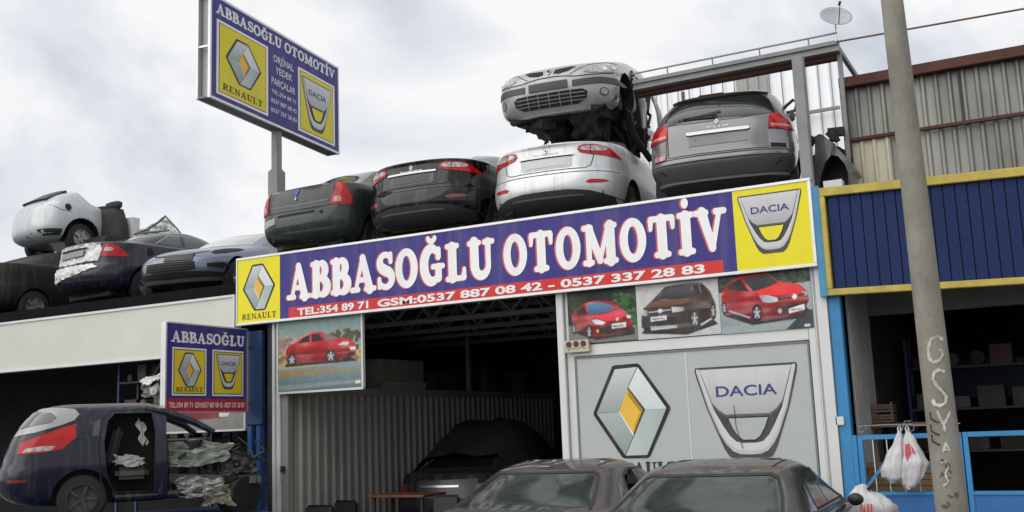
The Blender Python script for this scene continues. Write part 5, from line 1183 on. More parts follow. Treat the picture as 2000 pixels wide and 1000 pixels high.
    for y in (.98, 3.65):
        for sd_ in (-1, 1): C.wheel(y, .30, sd_)
    return C
_sc = {}
def _sans(t):
    if t not in _sc:
        class Q: pass
        q = Q(); q.mb = MB(); q.F = lambda u, v, k: (u, v, 0); sans_text(q, t, 0, 1, 0, 1, (1, 1, 1), .02)
        _sc[t] = ([(a, b) for a, b, _ in q.mb.v], q.mb.f)
    return _sc[t]
DZ = 4.055   # roof deck level
B = fluence('saloon_car', 'glossy black saloon car on the roof between the grey green and the silver saloons', (-7.87, 11.98, 4.36), R_(3), P_black, True)
S = fluence('saloon_car', 'silver saloon car on the roof carrying a silver half car on top', (-5.78, 12.02, 4.28), R_(6), P_silver, False)

for x_, z_, y1_s in ((-7.87, 4.36, 12.86), (-9.84, 4.32, 12.68), (-5.78, 4.28, 12.86), (-3.62, 4.27, 12.95)):
    for y_ in (y1_s, y1_s + 2.65):
        m = MB(); m.box(x_ - .92, x_ + .86, y_ - .1, y_ + .22, 4.2505, z_ - .001); put(shop, 'deck_sleeper', m, M_wood)
for y_ in (13.65, 16.3): m = MB(); m.box(-16.5, -14.7, y_ - .12, y_ + .25, 4.0805, 4.199); put(ws, 'deck_sleeper', m, M_wood)
# ---- grey green saloon (boxy)
LOG = [(.18, .40, 4.0, .70, .5, 3, .5, 3), (.24, .14, 4.1, .80, .6, 3.4, .6, 3), (.36, .02, 4.22, .85, .62, 3.2, .7, 2.6), (.50, 0, 4.25, .862, .62, 3.2, .7, 2.6), (.64, .015, 4.25, .866, .62, 3.2, .7, 2.6), (.655, .035, 4.2, .866, .6, 3.4, .7, 2.6), (.67, .05, 4.2, .866, .6, 3.6, .8, 2.5),
       (.80, .07, 4.1, .862, .55, 3.8, .9, 2.4), (.93, .10, 3.9, .85, .55, 3.8, .8, 2.4), (1.01, .13, 3.6, .83, .55, 3.6, .7, 2.4), (1.045, .16, 3.5, .81, .55, 3.4, .7, 2.4), (1.06, .42, 3.4, .79, .5, 3, .6, 2.6), (1.09, .66, 3.3, .77, .5, 3, .6, 2.6), (1.28, .95, 2.95, .70, .5, 3, .5, 2.6), (1.42, 1.2, 2.65, .63, .45, 3, .4, 2.6), (1.49, 1.5, 2.4, .55, .4, 3, .4, 2.6), (1.515, 1.8, 2.2, .4, .2, 3, .2, 2.6)]
C = Car('saloon_car', 'dull grey green boxy saloon car with a blue tag on its boot', 'car', (-9.84, 11.95, 4.32), R_(-2), LOG, P_logan, 'wrecked cars parked on the roof', wheels=[(.85, .31), (3.4, .31)], scale=1.02)
C.patch('rear_window', [(-.60, 1.12), (-.50, 1.40), (.50, 1.40), (.60, 1.12)], G_dark)
for sx in (False, True):
    C.patch('side_window', [(1.0, 1.1), (1.3, 1.38), (2.2, 1.44), (2.9, 1.1)], G_dark, 90, mir=sx)
    lm = C.patch('tail_light', [(.575, .69), (.60, .80), (.645, .96), (.665, 1.02), (.745, 1.01), (.80, .93), (.86, .80), (.885, .69), (.74, .675)], L_red, 20, off=.014, mir=sx, rim=.03, label='tall red tail light')
    C.patch('clear_lens', [(.625, .72), (.635, .80), (.74, .80), (.74, .715)], L_pink, 20, off=.02, mir=sx, parent=lm, grid=.03)
    C.line('lens_split', [(.60, .80), (.87, .80)] if not sx else [(-.60, .80), (-.87, .80)], .006, L_dred, 20 if not sx else -20, off=.021, parent=lm)
C.line('boot_gap', [(-.61, 1.03), (-.60, .70), (-.55, .672), (.55, .672), (.60, .70), (.61, 1.03)], .010, M_gap)
C.line('boot_crease', [(-.54, .76), (.0, .748), (.54, .76)], .014, mat('crease_grey', (.11, .135, .13), .3, metal=.3), off=.004)
C.patch('plate_recess', [(-.36, .46), (-.335, .61), (.32, .61), (.36, .54), (.33, .475), (.28, .452), (-.30, .44)], mat('recess_green', (.06, .075, .073), .5), off=.005)
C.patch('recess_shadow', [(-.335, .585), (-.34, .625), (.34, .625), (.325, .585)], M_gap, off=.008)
for u in (-.05, .06): C.patch('plate_bolt', [(u - .009, .53), (u, .54), (u + .009, .53), (u, .52)], M_gap, off=.009, rim=.002, grid=0)
m = MB(); q = C.hit(.46, .585, 0)[0]; m.tube([q + Vector((0, -.004, 0)), q + Vector((0, .03, 0))], .026, 12); m.build('tow_hole', M_gap, C.root)
q = C.hit(-.52, .30, 0)[0]; m = MB(); m.tube([q + Vector((0, -.004, 0)), q + Vector((0, .03, 0))], .034, 12); m.build('tow_hole', M_gap, C.root)
tg = C.patch('paper_tag', [(-.075, .965), (-.06, .90), (-.02, .90), (-.0, .96), (-.02, .995), (-.055, .995)], mat('tag_blue', (.03, .10, .42), .5), off=.014, label='small blue tag on the boot lid')
m = MB(); q = C.hit(-.035, .84, 0)[0]; m.tube([q + Vector((0, -.02, 0)), q + Vector((0, .01, 0))], .014, 8); m.tube([q + Vector((0, -.018, 0)), q + Vector((.0, -.018, .05))], .004, 5); m.build('boot_lock', M_chrome, C.root)
C.patch('bumper_scrape', [(-.68, .47), (-.70, .58), (-.40, .60), (-.40, .51)], mat('scrape_white', (.42, .44, .43), .6, noise=.4, nscale=18), off=.006, label='white scraped strip on the bumper')
C.patch('badge', [(-.50, .99), (-.50, 1.003), (-.38, 1.003), (-.38, .99)], mat('badge_pale', (.3, .33, .33), .4), off=.006, grid=0)
C.patch('badge', [(.40, 1.0), (.40, 1.01), (.5, 1.01), (.5, 1.0)], mat('badge_pale', (.3, .33, .33), .4), off=.006, grid=0)
for y in (.85, 3.4):
    for sd_ in (-1, 1): C.wheel(y, .29, sd_, r=.29)
m = MB(); m.box(-.5, .5, .45, 3.9, .14, .22); m.box(.15, .6, .35, .8, .13, .25); m.build('underbody', M_under, C.root)

# ---- grey estate
EST = [(.22, .50, 4.2, .72, .5, 3, .5, 3), (.28, .34, 4.4, .80, .6, 3, .6, 3), (.40, .17, 4.5, .86, .62, 2.8, .7, 2.6), (.52, .05, 4.55, .90, .62, 2.8, .8, 2.5), (.59, 0, 4.55, .915, .62, 2.8, .8, 2.5), (.64, .02, 4.55, .917, .62, 2.8, .8, 2.5), (.66, .05, 4.55, .917, .6, 2.9, .8, 2.5), (.70, .07, 4.5, .917, .6, 3, .8, 2.5),
       (.90, .085, 4.4, .91, .58, 3, .9, 2.4), (1.05, .12, 4.1, .895, .55, 3, .9, 2.4), (1.14, .17, 3.8, .87, .55, 3, .8, 2.5), (1.22, .24, 3.6, .83, .5, 3, .7, 2.6), (1.38, .42, 3.2, .77, .45, 3.2, .5, 3), (1.50, .57, 2.95, .71, .42, 3.3, .4, 3), (1.545, .60, 2.85, .68, .42, 3.2, .4, 3), (1.575, .70, 2.7, .62, .5, 3, .4, 3), (1.60, 1.0, 2.4, .45, .5, 3, .4, 3)]
C = Car('estate_car', 'grey estate car with a rear wiper beside the thick steel column', 'car', (-3.52, 12.22, 4.27), R_(9), EST, P_estate, 'wrecked cars parked on the roof', wheels=[(.85, .34), (3.6, .34)], arch_r=.37, scale=1.0)
C.patch('rear_window', [(-.69, 1.13), (-.62, 1.40), (-.52, 1.50), (.52, 1.50), (.62, 1.40), (.70, 1.15), (.3, 1.10), (-.3, 1.10)], G_dark, off=.006, grid=.05)
C.patch('roof_spoiler', [(-.60, 1.505), (-.56, 1.56), (.56, 1.56), (.60, 1.505)], mat('spoiler_dark', (.02, .018, .02), .25, coat=.8), off=.035, rim=.08)
C.patch('brake_light', [(-.26, 1.545), (-.26, 1.562), (.06, 1.566), (.06, 1.55)], L_dred, off=.05, rim=.03)
for sx in (False, True):
    C.patch('side_window', [(.75, 1.2), (.9, 1.44), (2.6, 1.48), (3.2, 1.16), (2, 1.14)], G_dark, 90, mir=sx)
    lm = C.patch('tail_light', [(.64, .93), (.65, 1.06), (.69, 1.135), (.80, 1.12), (.93, 1.03), (1.0, .93), (.85, .915)], L_red, 24, off=.014, rim=.03, mir=sx)
    C.patch('lens_band', [(.66, .95), (.66, .985), (.93, .985), (.97, .95)], L_pink, 24, off=.019, parent=lm, mir=sx)
C.patch('empty_lamp_socket', [(.62, .67), (.62, .91), (.84, .91), (.88, .80), (.88, .67)], mat('socket_grey', (.25, .27, .30), .5, noise=.3), 18, off=.005)
C.patch('lamp_hole', [(.64, .68), (.64, .735), (.83, .735), (.84, .68)], M_gap, 18, off=.01)
lm = C.patch('lower_lamp', [(-.66, .66), (-.86, .66), (-.88, .78), (-.86, .90), (-.66, .91)], mat('lamp_smoke', (.10, .08, .08), .2, coat=1), -20, off=.01); C.patch('lens_band', [(-.67, .665), (-.84, .665), (-.85, .73), (-.67, .73)], L_pink, -20, off=.016, parent=lm)
C.patch('chrome_bar', [(-.38, .935), (-.37, .965), (.38, .965), (.40, .94), (.36, .925), (-.34, .925)], M_chrome, off=.03, rim=.04, label='bright bar across the tailgate')
C.patch('number_plate', [(-.35, .785), (-.35, .915), (.35, .915), (.38, .90), (.37, .80), (.35, .785)], mat('plate_back', (.23, .225, .23), .45, noise=.15), off=.008)
m = MB(); q = C.hit(-.26, .86, 0, off=.008)[0]; m.tube([q, q + Vector((0, .02, 0))], .012, 8); m.build('plate_bolt', M_gap, C.root)
em = C.patch('emblem', [(0, 1.045), (.03, 1.08), (0, 1.115), (-.03, 1.08)], M_chrome, off=.014); C.patch('emblem_centre', [(0, 1.065), (.013, 1.08), (0, 1.095), (-.013, 1.08)], P_estate, off=.018, parent=em)
v, f = _sans('C L I O'); mb = MB(); mb.add([C.hit(-.12 + a * .26, 1.0 + b * .024, 0, off=.009)[0] for a, b in v], f); mb.build('lettering', M_chrome, C.root, recalc=False)
C.line('tailgate_gap', [(-.63, 1.1), (-.62, .68), (.61, .68), (.63, 1.1)], .010, M_gap)
C.line('bumper_gap', [(-.92, .655), (-.5, .652), (.5, .652), (.92, .655)], .010, M_gap)
C.line('bumper_fold', [(-.92, .60), (-.5, .585), (.5, .585), (.92, .60)], .010, M_gap)
C.line('bumper_strip', [(-.80, .40), (-.4, .385), (.4, .385), (.80, .40)], .024, mat('strip_pale', (.45, .45, .44), .35, metal=.4), off=.01)
C.patch('bumper_trim', [(-.95, .27), (-.85, .36), (-.5, .375), (.5, .375), (.85, .36), (.95, .27), (.4, .26), (-.4, .26)], M_trim, off=.006)
q1_ = C.hit(-.02, 1.175, 0)[0]; q2_ = C.hit(-.42, 1.18, 0)[0]; m = MB(); m.tube([q1_ + Vector((0, -.035, .01)), q2_ + Vector((0, -.03, 0))], [.02, .010], 8); m.tube([q1_ + Vector((0, -.03, 0)), q1_ + Vector((.0, .02, 0))], .03, 10)
m.beam(q2_ + Vector((-.06, -.02, -.02)), C.hit(.05, 1.235, 0)[0] + Vector((0, -.02, 0)), .012, .03); m.build('wiper', M_blk, C.root)
for y in (.85, 3.6):
    for sd_ in (-1, 1): C.wheel(y, .32, sd_, r=.32)

# ---- crumpled metal
def crumple(name, corners, mt, parent, amp=.05, n=14, seed=1, world=True):
    r = random.Random(seed); a, b, c, d = [Vector(q) for q in corners]; nr = (b - a).cross(d - a).normalized(); m = MB(); rows = []; n = max(n, 12) + 6
    F_ = [(r.uniform(3, 9) * r.choice((-1, 1)), r.uniform(3, 9), r.uniform(0, 6), r.uniform(.4, 1)) for _ in range(5)]
    for i in range(n + 1):
        row = []
        for j in range(n + 1):
            u, v = i / n, j / n; p = a.lerp(b, u).lerp(d.lerp(c, u), v); h = sum(w * (2 * abs(((fu * u + fv * v + ph) / 3.14) % 1 - .5) - .5) for fu, fv, ph, w in F_) * .55
            ew = .04 * math.sin(u * 7 + seed) + .01 * math.sin(u * 31 + seed * 2)
            row.append(p + nr * h * amp + (c - b).normalized() * ew * (v - .5) + (b - a).normalized() * .05 * math.sin(v * 11 + seed) * (u - .5) + Vector((r.uniform(-1, 1), r.uniform(-1, 1), r.uniform(-1, 1))) * .004)
        rows.append(row)
    m.grid(rows); o = m.build(name, mt, parent); return o
M_foil = mat('crumpled_silver', (.62, .64, .62), .38, metal=.2, noise=.4, nscale=8)
M_foilg = mat('crumpled_green_grey', (.22, .25, .20), .45, metal=.5, noise=.6, nscale=6)
M_foilb = mat('crumpled_silver_grey', (.30, .31, .29), .4, metal=.4, noise=.6, nscale=5)
M_foild = mat('crumpled_dark', (.06, .06, .06), .5, metal=.3, noise=.5, nscale=8)

# ---- silver half car stacked on the silver saloon
UPP = [(.18, .5, 4.0, .66, .5, 3, .5, 3), (.22, .3, 4.02, .80, .6, 3, .55, 2.8), (.30, .2, 4.08, .845, .6, 3, .58, 2.7), (.46, .1, 4.10, .855, .6, 3, .60, 2.6), (.52, .1, 4.10, .857, .6, 3, .62, 2.5), (.60, .1, 4.09, .857, .6, 3, .64, 2.5),
       (.70, .1, 4.05, .855, .6, 3, .64, 2.5), (.78, .1, 3.98, .85, .6, 3, .66, 2.4), (.84, .1, 3.86, .84, .6, 3, .66, 2.3), (.89, .1, 3.62, .82, .6, 3, .6, 2.3), (.935, .1, 3.3, .79, .6, 3, .5, 2.4), (.965, .3, 2.8, .74, .6, 3, .4, 2.5), (.99, .5, 2.4, .6, .4, 3, .3, 3)]
cut1 = MB(); cut1.box(-1.2, 1.2, -.5, 2.15, -.2, 2.0)
cut2 = MB(); cut2.box(-.70, .70, 2.1, 3.86, -.1, .44)
C = Car('half_car', 'front half of a silver car stacked on the silver saloon', 'car wreck', (-5.52, 12.22 + 4.05, 6.20), R_(186), UPP, P_upper, 'wrecked cars parked on the roof', wheels=[(3.25, .36)], arch_r=.37, cuts=[cut1, cut2], scale=1.0, tilt=(R_(-8), 0))
U_ = C
# keep the front end where it was measured: the nose faces the street
ctr = Vector((-5.74, 12.20)); nose = Matrix.Rotation(R_(186), 2) @ Vector((0, 4.10)); C.root.location.x = ctr.x - nose.x; C.root.location.y = ctr.y - nose.y
for sx in (False, True):
    pz = lambda P: [(u, v) for u, v in P]
    hl = C.patch('headlight', [(.34, .695), (.42, .72), (.56, .765), (.70, .80), (.82, .79), (.90, .745), (.90, .70), (.80, .675), (.60, .665), (.42, .67)], L_clear, 180 + 20 if not sx else 180 - 20, off=.010, rim=.03) if not sx else C.patch('headlight', [(-u, v) for u, v in [(.34, .695), (.42, .72), (.56, .765), (.70, .80), (.82, .79), (.90, .745), (.90, .70), (.80, .675), (.60, .665), (.42, .67)]][::-1], L_clear, 160, off=.010, rim=.03)
    k = -1 if sx else 1; a = 180 + 20 * k
    for (cu, cv, r_) in ((.62, .715, .04), (.75, .73, .035)):
        C.patch('bulb', [(k * (cu + r_ * math.cos(t * .7854)), cv + r_ * .8 * math.sin(t * .7854)) for t in range(8)], mat('bulb_glass', (.7, .72, .74), .1, coat=1), a, off=.016, parent=hl, grid=0, rim=.004)
    C.patch('grille_slot', [(k * u, v) for u, v in [(.07, .72), (.09, .775), (.30, .795), (.36, .785), (.28, .73), (.15, .705)]], M_gap, 180, off=.006)
    C.patch('bumper_band', [(k * u, v) for u, v in [(.24, .50), (.24, .585), (.60, .60), (.80, .58), (.92, .52), (.88, .49), (.60, .515)]], mat('band_dark', (.05, .052, .058), .5), 180 + 12 * k, off=.012, rim=.02)
    fg = C.patch('fog_light', [(k * (.63 + .062 * math.cos(t * .5236)), .40 + .06 * math.sin(t * .5236)) for t in range(12)], mat('fog_rim', (.10, .10, .10), .4), 180 + 14 * k, off=.006, grid=.03)
    C.patch('fog_glass', [(k * (.63 + .042 * math.cos(t * .5236)), .40 + .042 * math.sin(t * .5236)) for t in range(12)], mat('fog_glass', (.30, .31, .28), .15, coat=1, noise=.4, nscale=20), 180 + 14 * k, off=.012, grid=.03, parent=fg)
C.line('bonnet_gap', [(-.90, .655), (-.60, .64), (-.38, .635), (-.26, .655), (-.12, .67), (.12, .67), (.26, .655), (.38, .635), (.60, .64), (.90, .655)], .014, M_gap, 180)
C.line('bonnet_gap', [(-.86, .80), (-.70, .835), (-.5, .80), (-.38, .72), (-.30, .675)], .010, M_gap, 180, mir=False)
C.line('bonnet_gap', [(.86, .80), (.70, .835), (.5, .80), (.38, .72), (.30, .675)], .010, M_gap, 180)
C.patch('number_plate', [(-.27, .495), (-.27, .60), (.27, .60), (.27, .495)], mat('plate_bracket', (.045, .047, .05), .5), 180, off=.022, rim=.03)
C.patch('lower_grille', [(-.50, .33), (-.52, .42), (-.46, .46), (.46, .46), (.52, .42), (.50, .33), (.38, .27), (-.38, .27)], M_gap, 180, off=.005)
for z in (.32, .365, .415): C.line('grille_bar', [(-.48, z), (0, z), (.48, z)], .008, P_upper, 180, off=.016)
for u in (-.3, -.15, 0, .15, .3): C.line('grille_bar', [(u, .275), (u, .46)], .008, P_upper, 180, off=.015)
em = C.patch('emblem', [(0, .70), (.038, .748), (0, .796), (-.038, .748)], M_chrome, 180, off=.016); C.patch('emblem_centre', [(0, .72), (.018, .748), (0, .775), (-.018, .748)], M_gap, 180, off=.02, parent=em)
m = MB(); r = random.Random(3)
for k in range(26):
    x = r.uniform(-.6, .6); y = r.uniform(2.3, 3.85); z = r.uniform(.02, .36); m.obox((x, y, z), (r.uniform(.08, .4), r.uniform(.06, .4), r.uniform(.05, .25)), Matrix.Rotation(r.uniform(-.6, .6), 3, 'Y') @ Matrix.Rotation(r.uniform(0, 3), 3, 'Z'))
for k in range(10): x = r.uniform(-.6, .6); m.tube([(x, 3.8, .3), (x + r.uniform(-.3, .3), 3.4, .1), (x + r.uniform(-.3, .3), 2.8, .2)], .02, 6)
m.tube([(-.45, 3.3, .3), (-.35, 3.2, -.05), (-.2, 2.6, -.2)], [.16, .2, .14], 10); m.tube([(.1, 3.6, .1), (.15, 3.3, -.02), (.0, 2.6, -.05)], [.12, .17, .2], 10); m.box(.45, .60, 2.3, 3.8, .12, .3); m.box(-.62, -.47, 2.3, 3.8, .12, .3)
m.tube([(-.74, 2.95, .75), (-.70, 2.6, .45), (-.66, 2.45, .1), (-.72, 2.3, -.25)], [.16, .24, .26, .12], 12); m.tube([(-.45, 2.9, .2), (-.5, 2.5, -.1), (-.55, 2.2, -.45)], [.2, .24, .12], 12)
for k in range(16): x = r.uniform(-.8, -.4); y = r.uniform(2.2, 2.9); z = r.uniform(-.35, .6); m.tube([(x, y, z), (x + r.uniform(-.1, .1), y + r.uniform(-.2, .2), z - .12), (x + r.uniform(-.15, .1), y + r.uniform(-.2, .2), z - .28)], r.uniform(.015, .06), 8)
for k in range(14): x = r.uniform(-.8, .5); m.tube([(x, r.uniform(2.8, 3.7), .2), (x + r.uniform(-.2, .2), r.uniform(2.6, 3.4), -.1), (x + r.uniform(-.3, .3), r.uniform(2.3, 3), -.45)], r.uniform(.012, .05), 7)
if 1: m.build('engine_bay', M_under, C.root)
m = MB(); 
for (px0, py0, px1, py1) in ((1, 1, 1, 1),):
    Mi = Matrix.LocRotScale(C.root.location, C.root.rotation_euler, C.root.scale).inverted(); m.tube([Mi @ at(x_, y_, 13.5) for x_, y_ in ((1205, 146), (1225, 148), (1246, 152), (1262, 165), (1275, 190), (1286, 218), (1291, 245), (1287, 270), (1279, 288))], [.04, .04, .035, .03, .03, .035, .045, .05, .04], 8); m.tube([Mi @ at(x_, y_, 13.3) for x_, y_ in ((1236, 152), (1250, 175), (1256, 210), (1258, 250))], [.03, .05, .05, .03], 8)
    m.tube([(-.76, 2.7, .12), (-.76, 1.9, .08), (-.76, 1.3, .06)], .05, 8)
m.build('door_frame', P_upper, C.root, smooth=True)
m = MB(); m.tube([(-.72, 2.55, .55), (-.72, 2.1, .6), (-.72, 1.9, .35)], [.16, .2, .1], 8); m.tube([(-.66, 2.4, .2), (-.68, 1.8, .15)], .12, 8); m.tube([(-.5, 2.3, .75), (.5, 2.3, .75)], .1, 8); m.build('dashboard', mat('cabin_black', (.015, .015, .016), .7, noise=.4), C.root, smooth=True)
M_tornb = mat('torn_black', (.012, .012, .012), .6, noise=.5, nscale=6)
crumple('torn_liner', [(-.80, 3.3, .28), (-.82, 2.3, .2), (-.70, 2.3, -.42), (-.62, 2.9, -.1)], M_tornb, C.root, .05, 12, 41)
crumple('torn_liner', [(-.55, 3.85, .28), (-.2, 3.85, .25), (-.1, 3.5, -.12), (-.5, 3.5, -.15)], M_tornb, C.root, .04, 12, 42)
crumple('torn_liner', [(.25, 3.85, .25), (.5, 3.8, .25), (.45, 3.6, .02), (.2, 3.6, -.15)], M_tornb, C.root, .03, 12, 43)
for sd_ in (-1, 1):
    m = MB(); m.tube([(sd_ * .55, 3.25, .36), (sd_ * .74, 3.25, .36)], .13, 14); m.tube([(sd_ * .6, 3.3, .4), (sd_ * .6, 3.2, .8)], .05, 8); m.build('wheel_hub', M_under, C.root)

# ---- wrecked wing and door frame right of the column
wr = thing('wrecked_wing', 'torn dark grey front wing with an empty wheel arch right of the steel column', 'car wreck', tuple(at(1630, 352, 12.95)))
YW = 12.75; pts = []
out_ = [(1588, 236), (1606, 252), (1622, 272), (1645, 300), (1664, 318), (1672, 332), (1664, 340), (1663, 362), (1588, 362)]
arch = [(1660, 362), (1658, 340), (1650, 320), (1638, 306), (1624, 303), (1612, 316), (1603, 338), (1598, 362)]
def w3(px, py, d): q = at(px, py, YW); return Vector((q.x, YW + d, q.z))
wm = MB(); pass
oo = [(1588, 262), (1602, 260), (1622, 275), (1645, 299), (1664, 318), (1672, 332), (1664, 340), (1663, 362)] + arch + [(1588, 362)]
v2, f2 = fill2d([(x, -y) for x, y in oo]); 
def bul(px, py): t = (px - 1588) / 84; return .10 * (1 - t) ** 2 + .02 * math.sin(px * .21) * 0 - .05 * math.sin(math.pi * t)
A1 = [w3(x, -y, bul(x, -y)) for x, y in v2]; wm.add(A1, f2); n = len(oo)
# the rim of the torn panel goes back into the wreck
ed = [w3(x, y, bul(x, y)) for x, y in oo]; wm.grid([ed, [q + Vector((0, .42 if 0 <= i < 8 else .30, -.0)) for i, q in enumerate(ed)]], closed=True)
put(wr, 'wing_panel', wm, mat('wing_grey', (.075, .076, .075), .35, metal=.4, noise=.5, nscale=5, coat=.4), smooth=True)
m = MB(); q = at(1625, 335, YW + .35); m.prism([(.28 * math.cos(t * .3927), .32 * math.sin(t * .3927)) for t in range(16)], lambda u, v, w: Vector((q.x + u, YW + .3 + w, q.z + v)), .05); put(wr, 'arch_liner', m, M_black)
m = MB(); a = at(1600, 250, YW + .2); r = random.Random(9)
for k in range(12): m.obox(a + Vector((r.uniform(-.15, .2), r.uniform(-.05, .25), r.uniform(-.35, .02))), (r.uniform(.05, .2), r.uniform(.05, .2), r.uniform(.04, .14)), Matrix.Rotation(r.uniform(0, 1.2), 3, 'Y'))
put(wr, 'torn_metal', m, M_under)
m = MB(); a = at(1625, 357, 12.3); m.box(a.x - .09, a.x + .12, 12.25, 12.4, 4.06, a.z + .02); put(wr, 'bracket', m, M_whitem)
df = thing('torn_door_frame', 'bent black door frame with a mirror rising beside the estate car', 'car wreck', tuple(at(1530, 300, 12.95)))
m = MB(); Yq = 13.0
m.tube([at(x, y, Yq) for x, y in ((1512, 300), (1508, 262), (1514, 236), (1534, 208), (1549, 195), (1556, 200), (1552, 216), (1530, 222), (1514, 236))], .022, 8)
m.tube([at(x, y, Yq) for x, y in ((1500, 192), (1508, 198), (1516, 212), (1518, 232))], .018, 8); m.tube([at(x, y, Yq) for x, y in ((1536, 330), (1534, 270), (1530, 240))], .04, 8); put(df, 'frame_bar', m, M_blk, smooth=True)
m = MB(); q = at(1547, 226, Yq - .02); rows = [[q + Vector((.035 * math.cos(t * .3927) * s_, d_, .075 * math.sin(t * .3927) * s_)) for t in range(16)] for s_, d_ in ((.1, -.03), (.8, -.03), (1, 0), (.8, .04), (.1, .05))]; m.grid(rows, closed=True); put(df, 'mirror', m, M_blk, smooth=True)
m = MB()
for k in range(8): m.obox(at(1545 + r.uniform(-14, 8), 270 + k * 9, Yq + .1), (.12, .25, .1), Matrix.Rotation(r.uniform(-.8, .8), 3, 'Y'))
put(df, 'torn_metal', m, M_under)

def crush(C, name, poly, m, amp, seed, ang=0, grid=.05, off=.014):
    o = C.patch(name, poly, m, ang, off=off, grid=grid, rim=.05); r = random.Random(seed)
    for v in o.data.vertices:
        v.co += Vector((r.uniform(-1, 1) * .5, -abs(r.uniform(0, 1)) if abs(ang) < 90 else r.uniform(0, 1), r.uniform(-1, 1) * .5)) * amp
    for p in o.data.polygons: p.use_smooth = False
    return o
# ---- navy saloon on the left roof
def solve_rz(p, q): return math.atan2(q.y - p.y, q.x - p.x)
NAV = [tuple(k) for k in FLU]
C = Car('saloon_car', 'navy saloon car with a crushed silver boot lid on the left workshop roof', 'car', (-15.60, 12.75, 4.2), R_(-6), NAV, P_navy, 'wrecked cars on the left roof', wheels=[(.98, .32), (3.65, .32)], arch_r=.37)
C.patch('rear_window', [(-.58, 1.14), (-.42, 1.38), (.42, 1.38), (.58, 1.14)], G_dark)
for sx in (False, True):
    C.patch('side_window', [(1.25, 1.14), (1.60, 1.33), (1.85, 1.36), (1.80, 1.13)], G_dark, 90, mir=sx); C.patch('side_window', [(1.90, 1.13), (1.92, 1.37), (2.4, 1.40), (3.05, 1.12)], G_dark, 90, mir=sx)
    lm = C.patch('tail_light', [(.60, .80), (.60, .92), (.68, 1.02), (.78, 1.035), (.92, .95), (1.06, .80), (.80, .79)], L_red, 32, off=.014, rim=.03, mir=sx)
    C.patch('clear_lens', [(.67, .90), (.69, .955), (.78, .96), (.83, .92), (.79, .885), (.70, .88)], L_clear, 32, off=.02, parent=lm, mir=sx, grid=.03)
C.patch('fuel_cap', [(1.02 + .075 * math.cos(t * .5236), .93 + .08 * math.sin(t * .5236)) for t in range(12)], M_gap, 90, off=.004)
C.line('window_trim', [(1.20, 1.12), (1.60, 1.345), (2.4, 1.41), (3.1, 1.11)], .012, M_chrome, 90)
crush(C, 'crushed_boot_lid', [(-.60, .72), (-.62, .90), (-.56, 1.045), (.56, 1.05), (.60, .92), (.57, .72), (.2, .70), (-.2, .69)], M_foil, .016, 3)
crush(C, 'torn_bumper', [(-.86, .40), (-.90, .62), (-.5, .66), (.1, .655), (.5, .66), (.62, .60), (.3, .52), (-.1, .46), (-.5, .40)], M_foil, .026, 5)
C.patch('number_plate', [(-.36, .80), (-.36, .91), (.28, .93), (.28, .82)], mat('plate_back', (.23, .225, .23), .45, noise=.15), off=.055, rim=.02)
C.patch('plate_recess', [(-.38, .93), (-.36, .965), (.34, .975), (.32, .945)], M_gap, off=.06, rim=.02)
for y in (.98, 3.65):
    for sd_ in (-1, 1): C.wheel(y, .30, sd_)
m = MB(); m.box(-.6, .6, .4, 4.0, .12, .26); m.build('underbody', M_under, C.root)
NAVC = C

# ---- ice blue car nose
BLU = [(.20, .3, 4.0, .66, .5, 3, .5, 3), (.26, .2, 4.08, .82, .5, 3, .7, 2.6), (.36, .1, 4.2, .86, .6, 3, .8, 2.4), (.46, .1, 4.22, .87, .6, 3, .8, 2.4), (.58, .1, 4.2, .875, .6, 3, .8, 2.4), (.68, .1, 4.1, .872, .6, 3, .85, 2.3), (.76, .1, 3.95, .865, .6, 3, .9, 2.2), (.83, .1, 3.7, .86, .6, 3, .9, 2.2), (.90, .1, 3.35, .85, .6, 3, .8, 2.2), (.96, .15, 3.0, .83, .6, 3, .6, 2.4), (1.0, .2, 2.8, .80, .6, 3, .5, 2.5), (1.2, .35, 2.35, .72, .5, 3, .5, 3), (1.36, .6, 1.95, .64, .4, 3, .4, 3), (1.42, .9, 1.7, .5, .3, 3, .3, 3)]
C = Car('hatchback_car', 'ice blue car facing the street with empty headlight holes on the left workshop roof', 'car', (-12, 16, 4.09), R_(180 + 10), BLU, P_blue, 'wrecked cars on the left roof', wheels=[(3.4, .32), (.8, .32)], arch_r=.37)
BLUEC = C
C.patch('windscreen', [(-.62, 1.02), (-.52, 1.33), (.52, 1.33), (.62, 1.02)], mat('screen_pale', (.16, .18, .18), .1, coat=1), 180)
for sx in (False, True):
    k = -1 if sx else 1
    C.patch('headlight_hole', [(k * u, v) for u, v in [(.50, .70), (.54, .76), (.70, .83), (.90, .86), (.98, .84), (.90, .78), (.72, .71), (.58, .68)]], M_gap, 180 + 25 * k, off=.006, grid=.04)
    C.patch('fog_light', [(k * u, v) for u, v in [(.52, .44), (.52, .50), (.74, .53), (.84, .50), (.74, .43)]], M_gap, 180 + 18 * k, off=.006)
    C.patch('side_window', [(.6, 1.03), (.8, 1.26), (1.7, 1.32), (2.5, 1.03)], G_dark, 90, mir=sx)
m = C.line('torn_reflector', [(-.62, .74), (-.74, .78), (-.88, .82)], .03, M_foil, 155, off=.012)
C.line('bonnet_gap', [(-.55, .74), (-.3, .665), (0, .65), (.3, .665), (.55, .74)], .022, M_gap, 180)
C.patch('number_plate', [(-.08, .55), (-.08, .655), (.42, .655), (.42, .55)], mat('plate_dotted', (.035, .037, .04), .5, noise=.9, nscale=30), 180, off=.02, rim=.03)
C.patch('lower_grille', [(-.48, .40), (-.46, .535), (.46, .535), (.48, .40), (.3, .38), (-.3, .38)], M_gap, 180, off=.005)
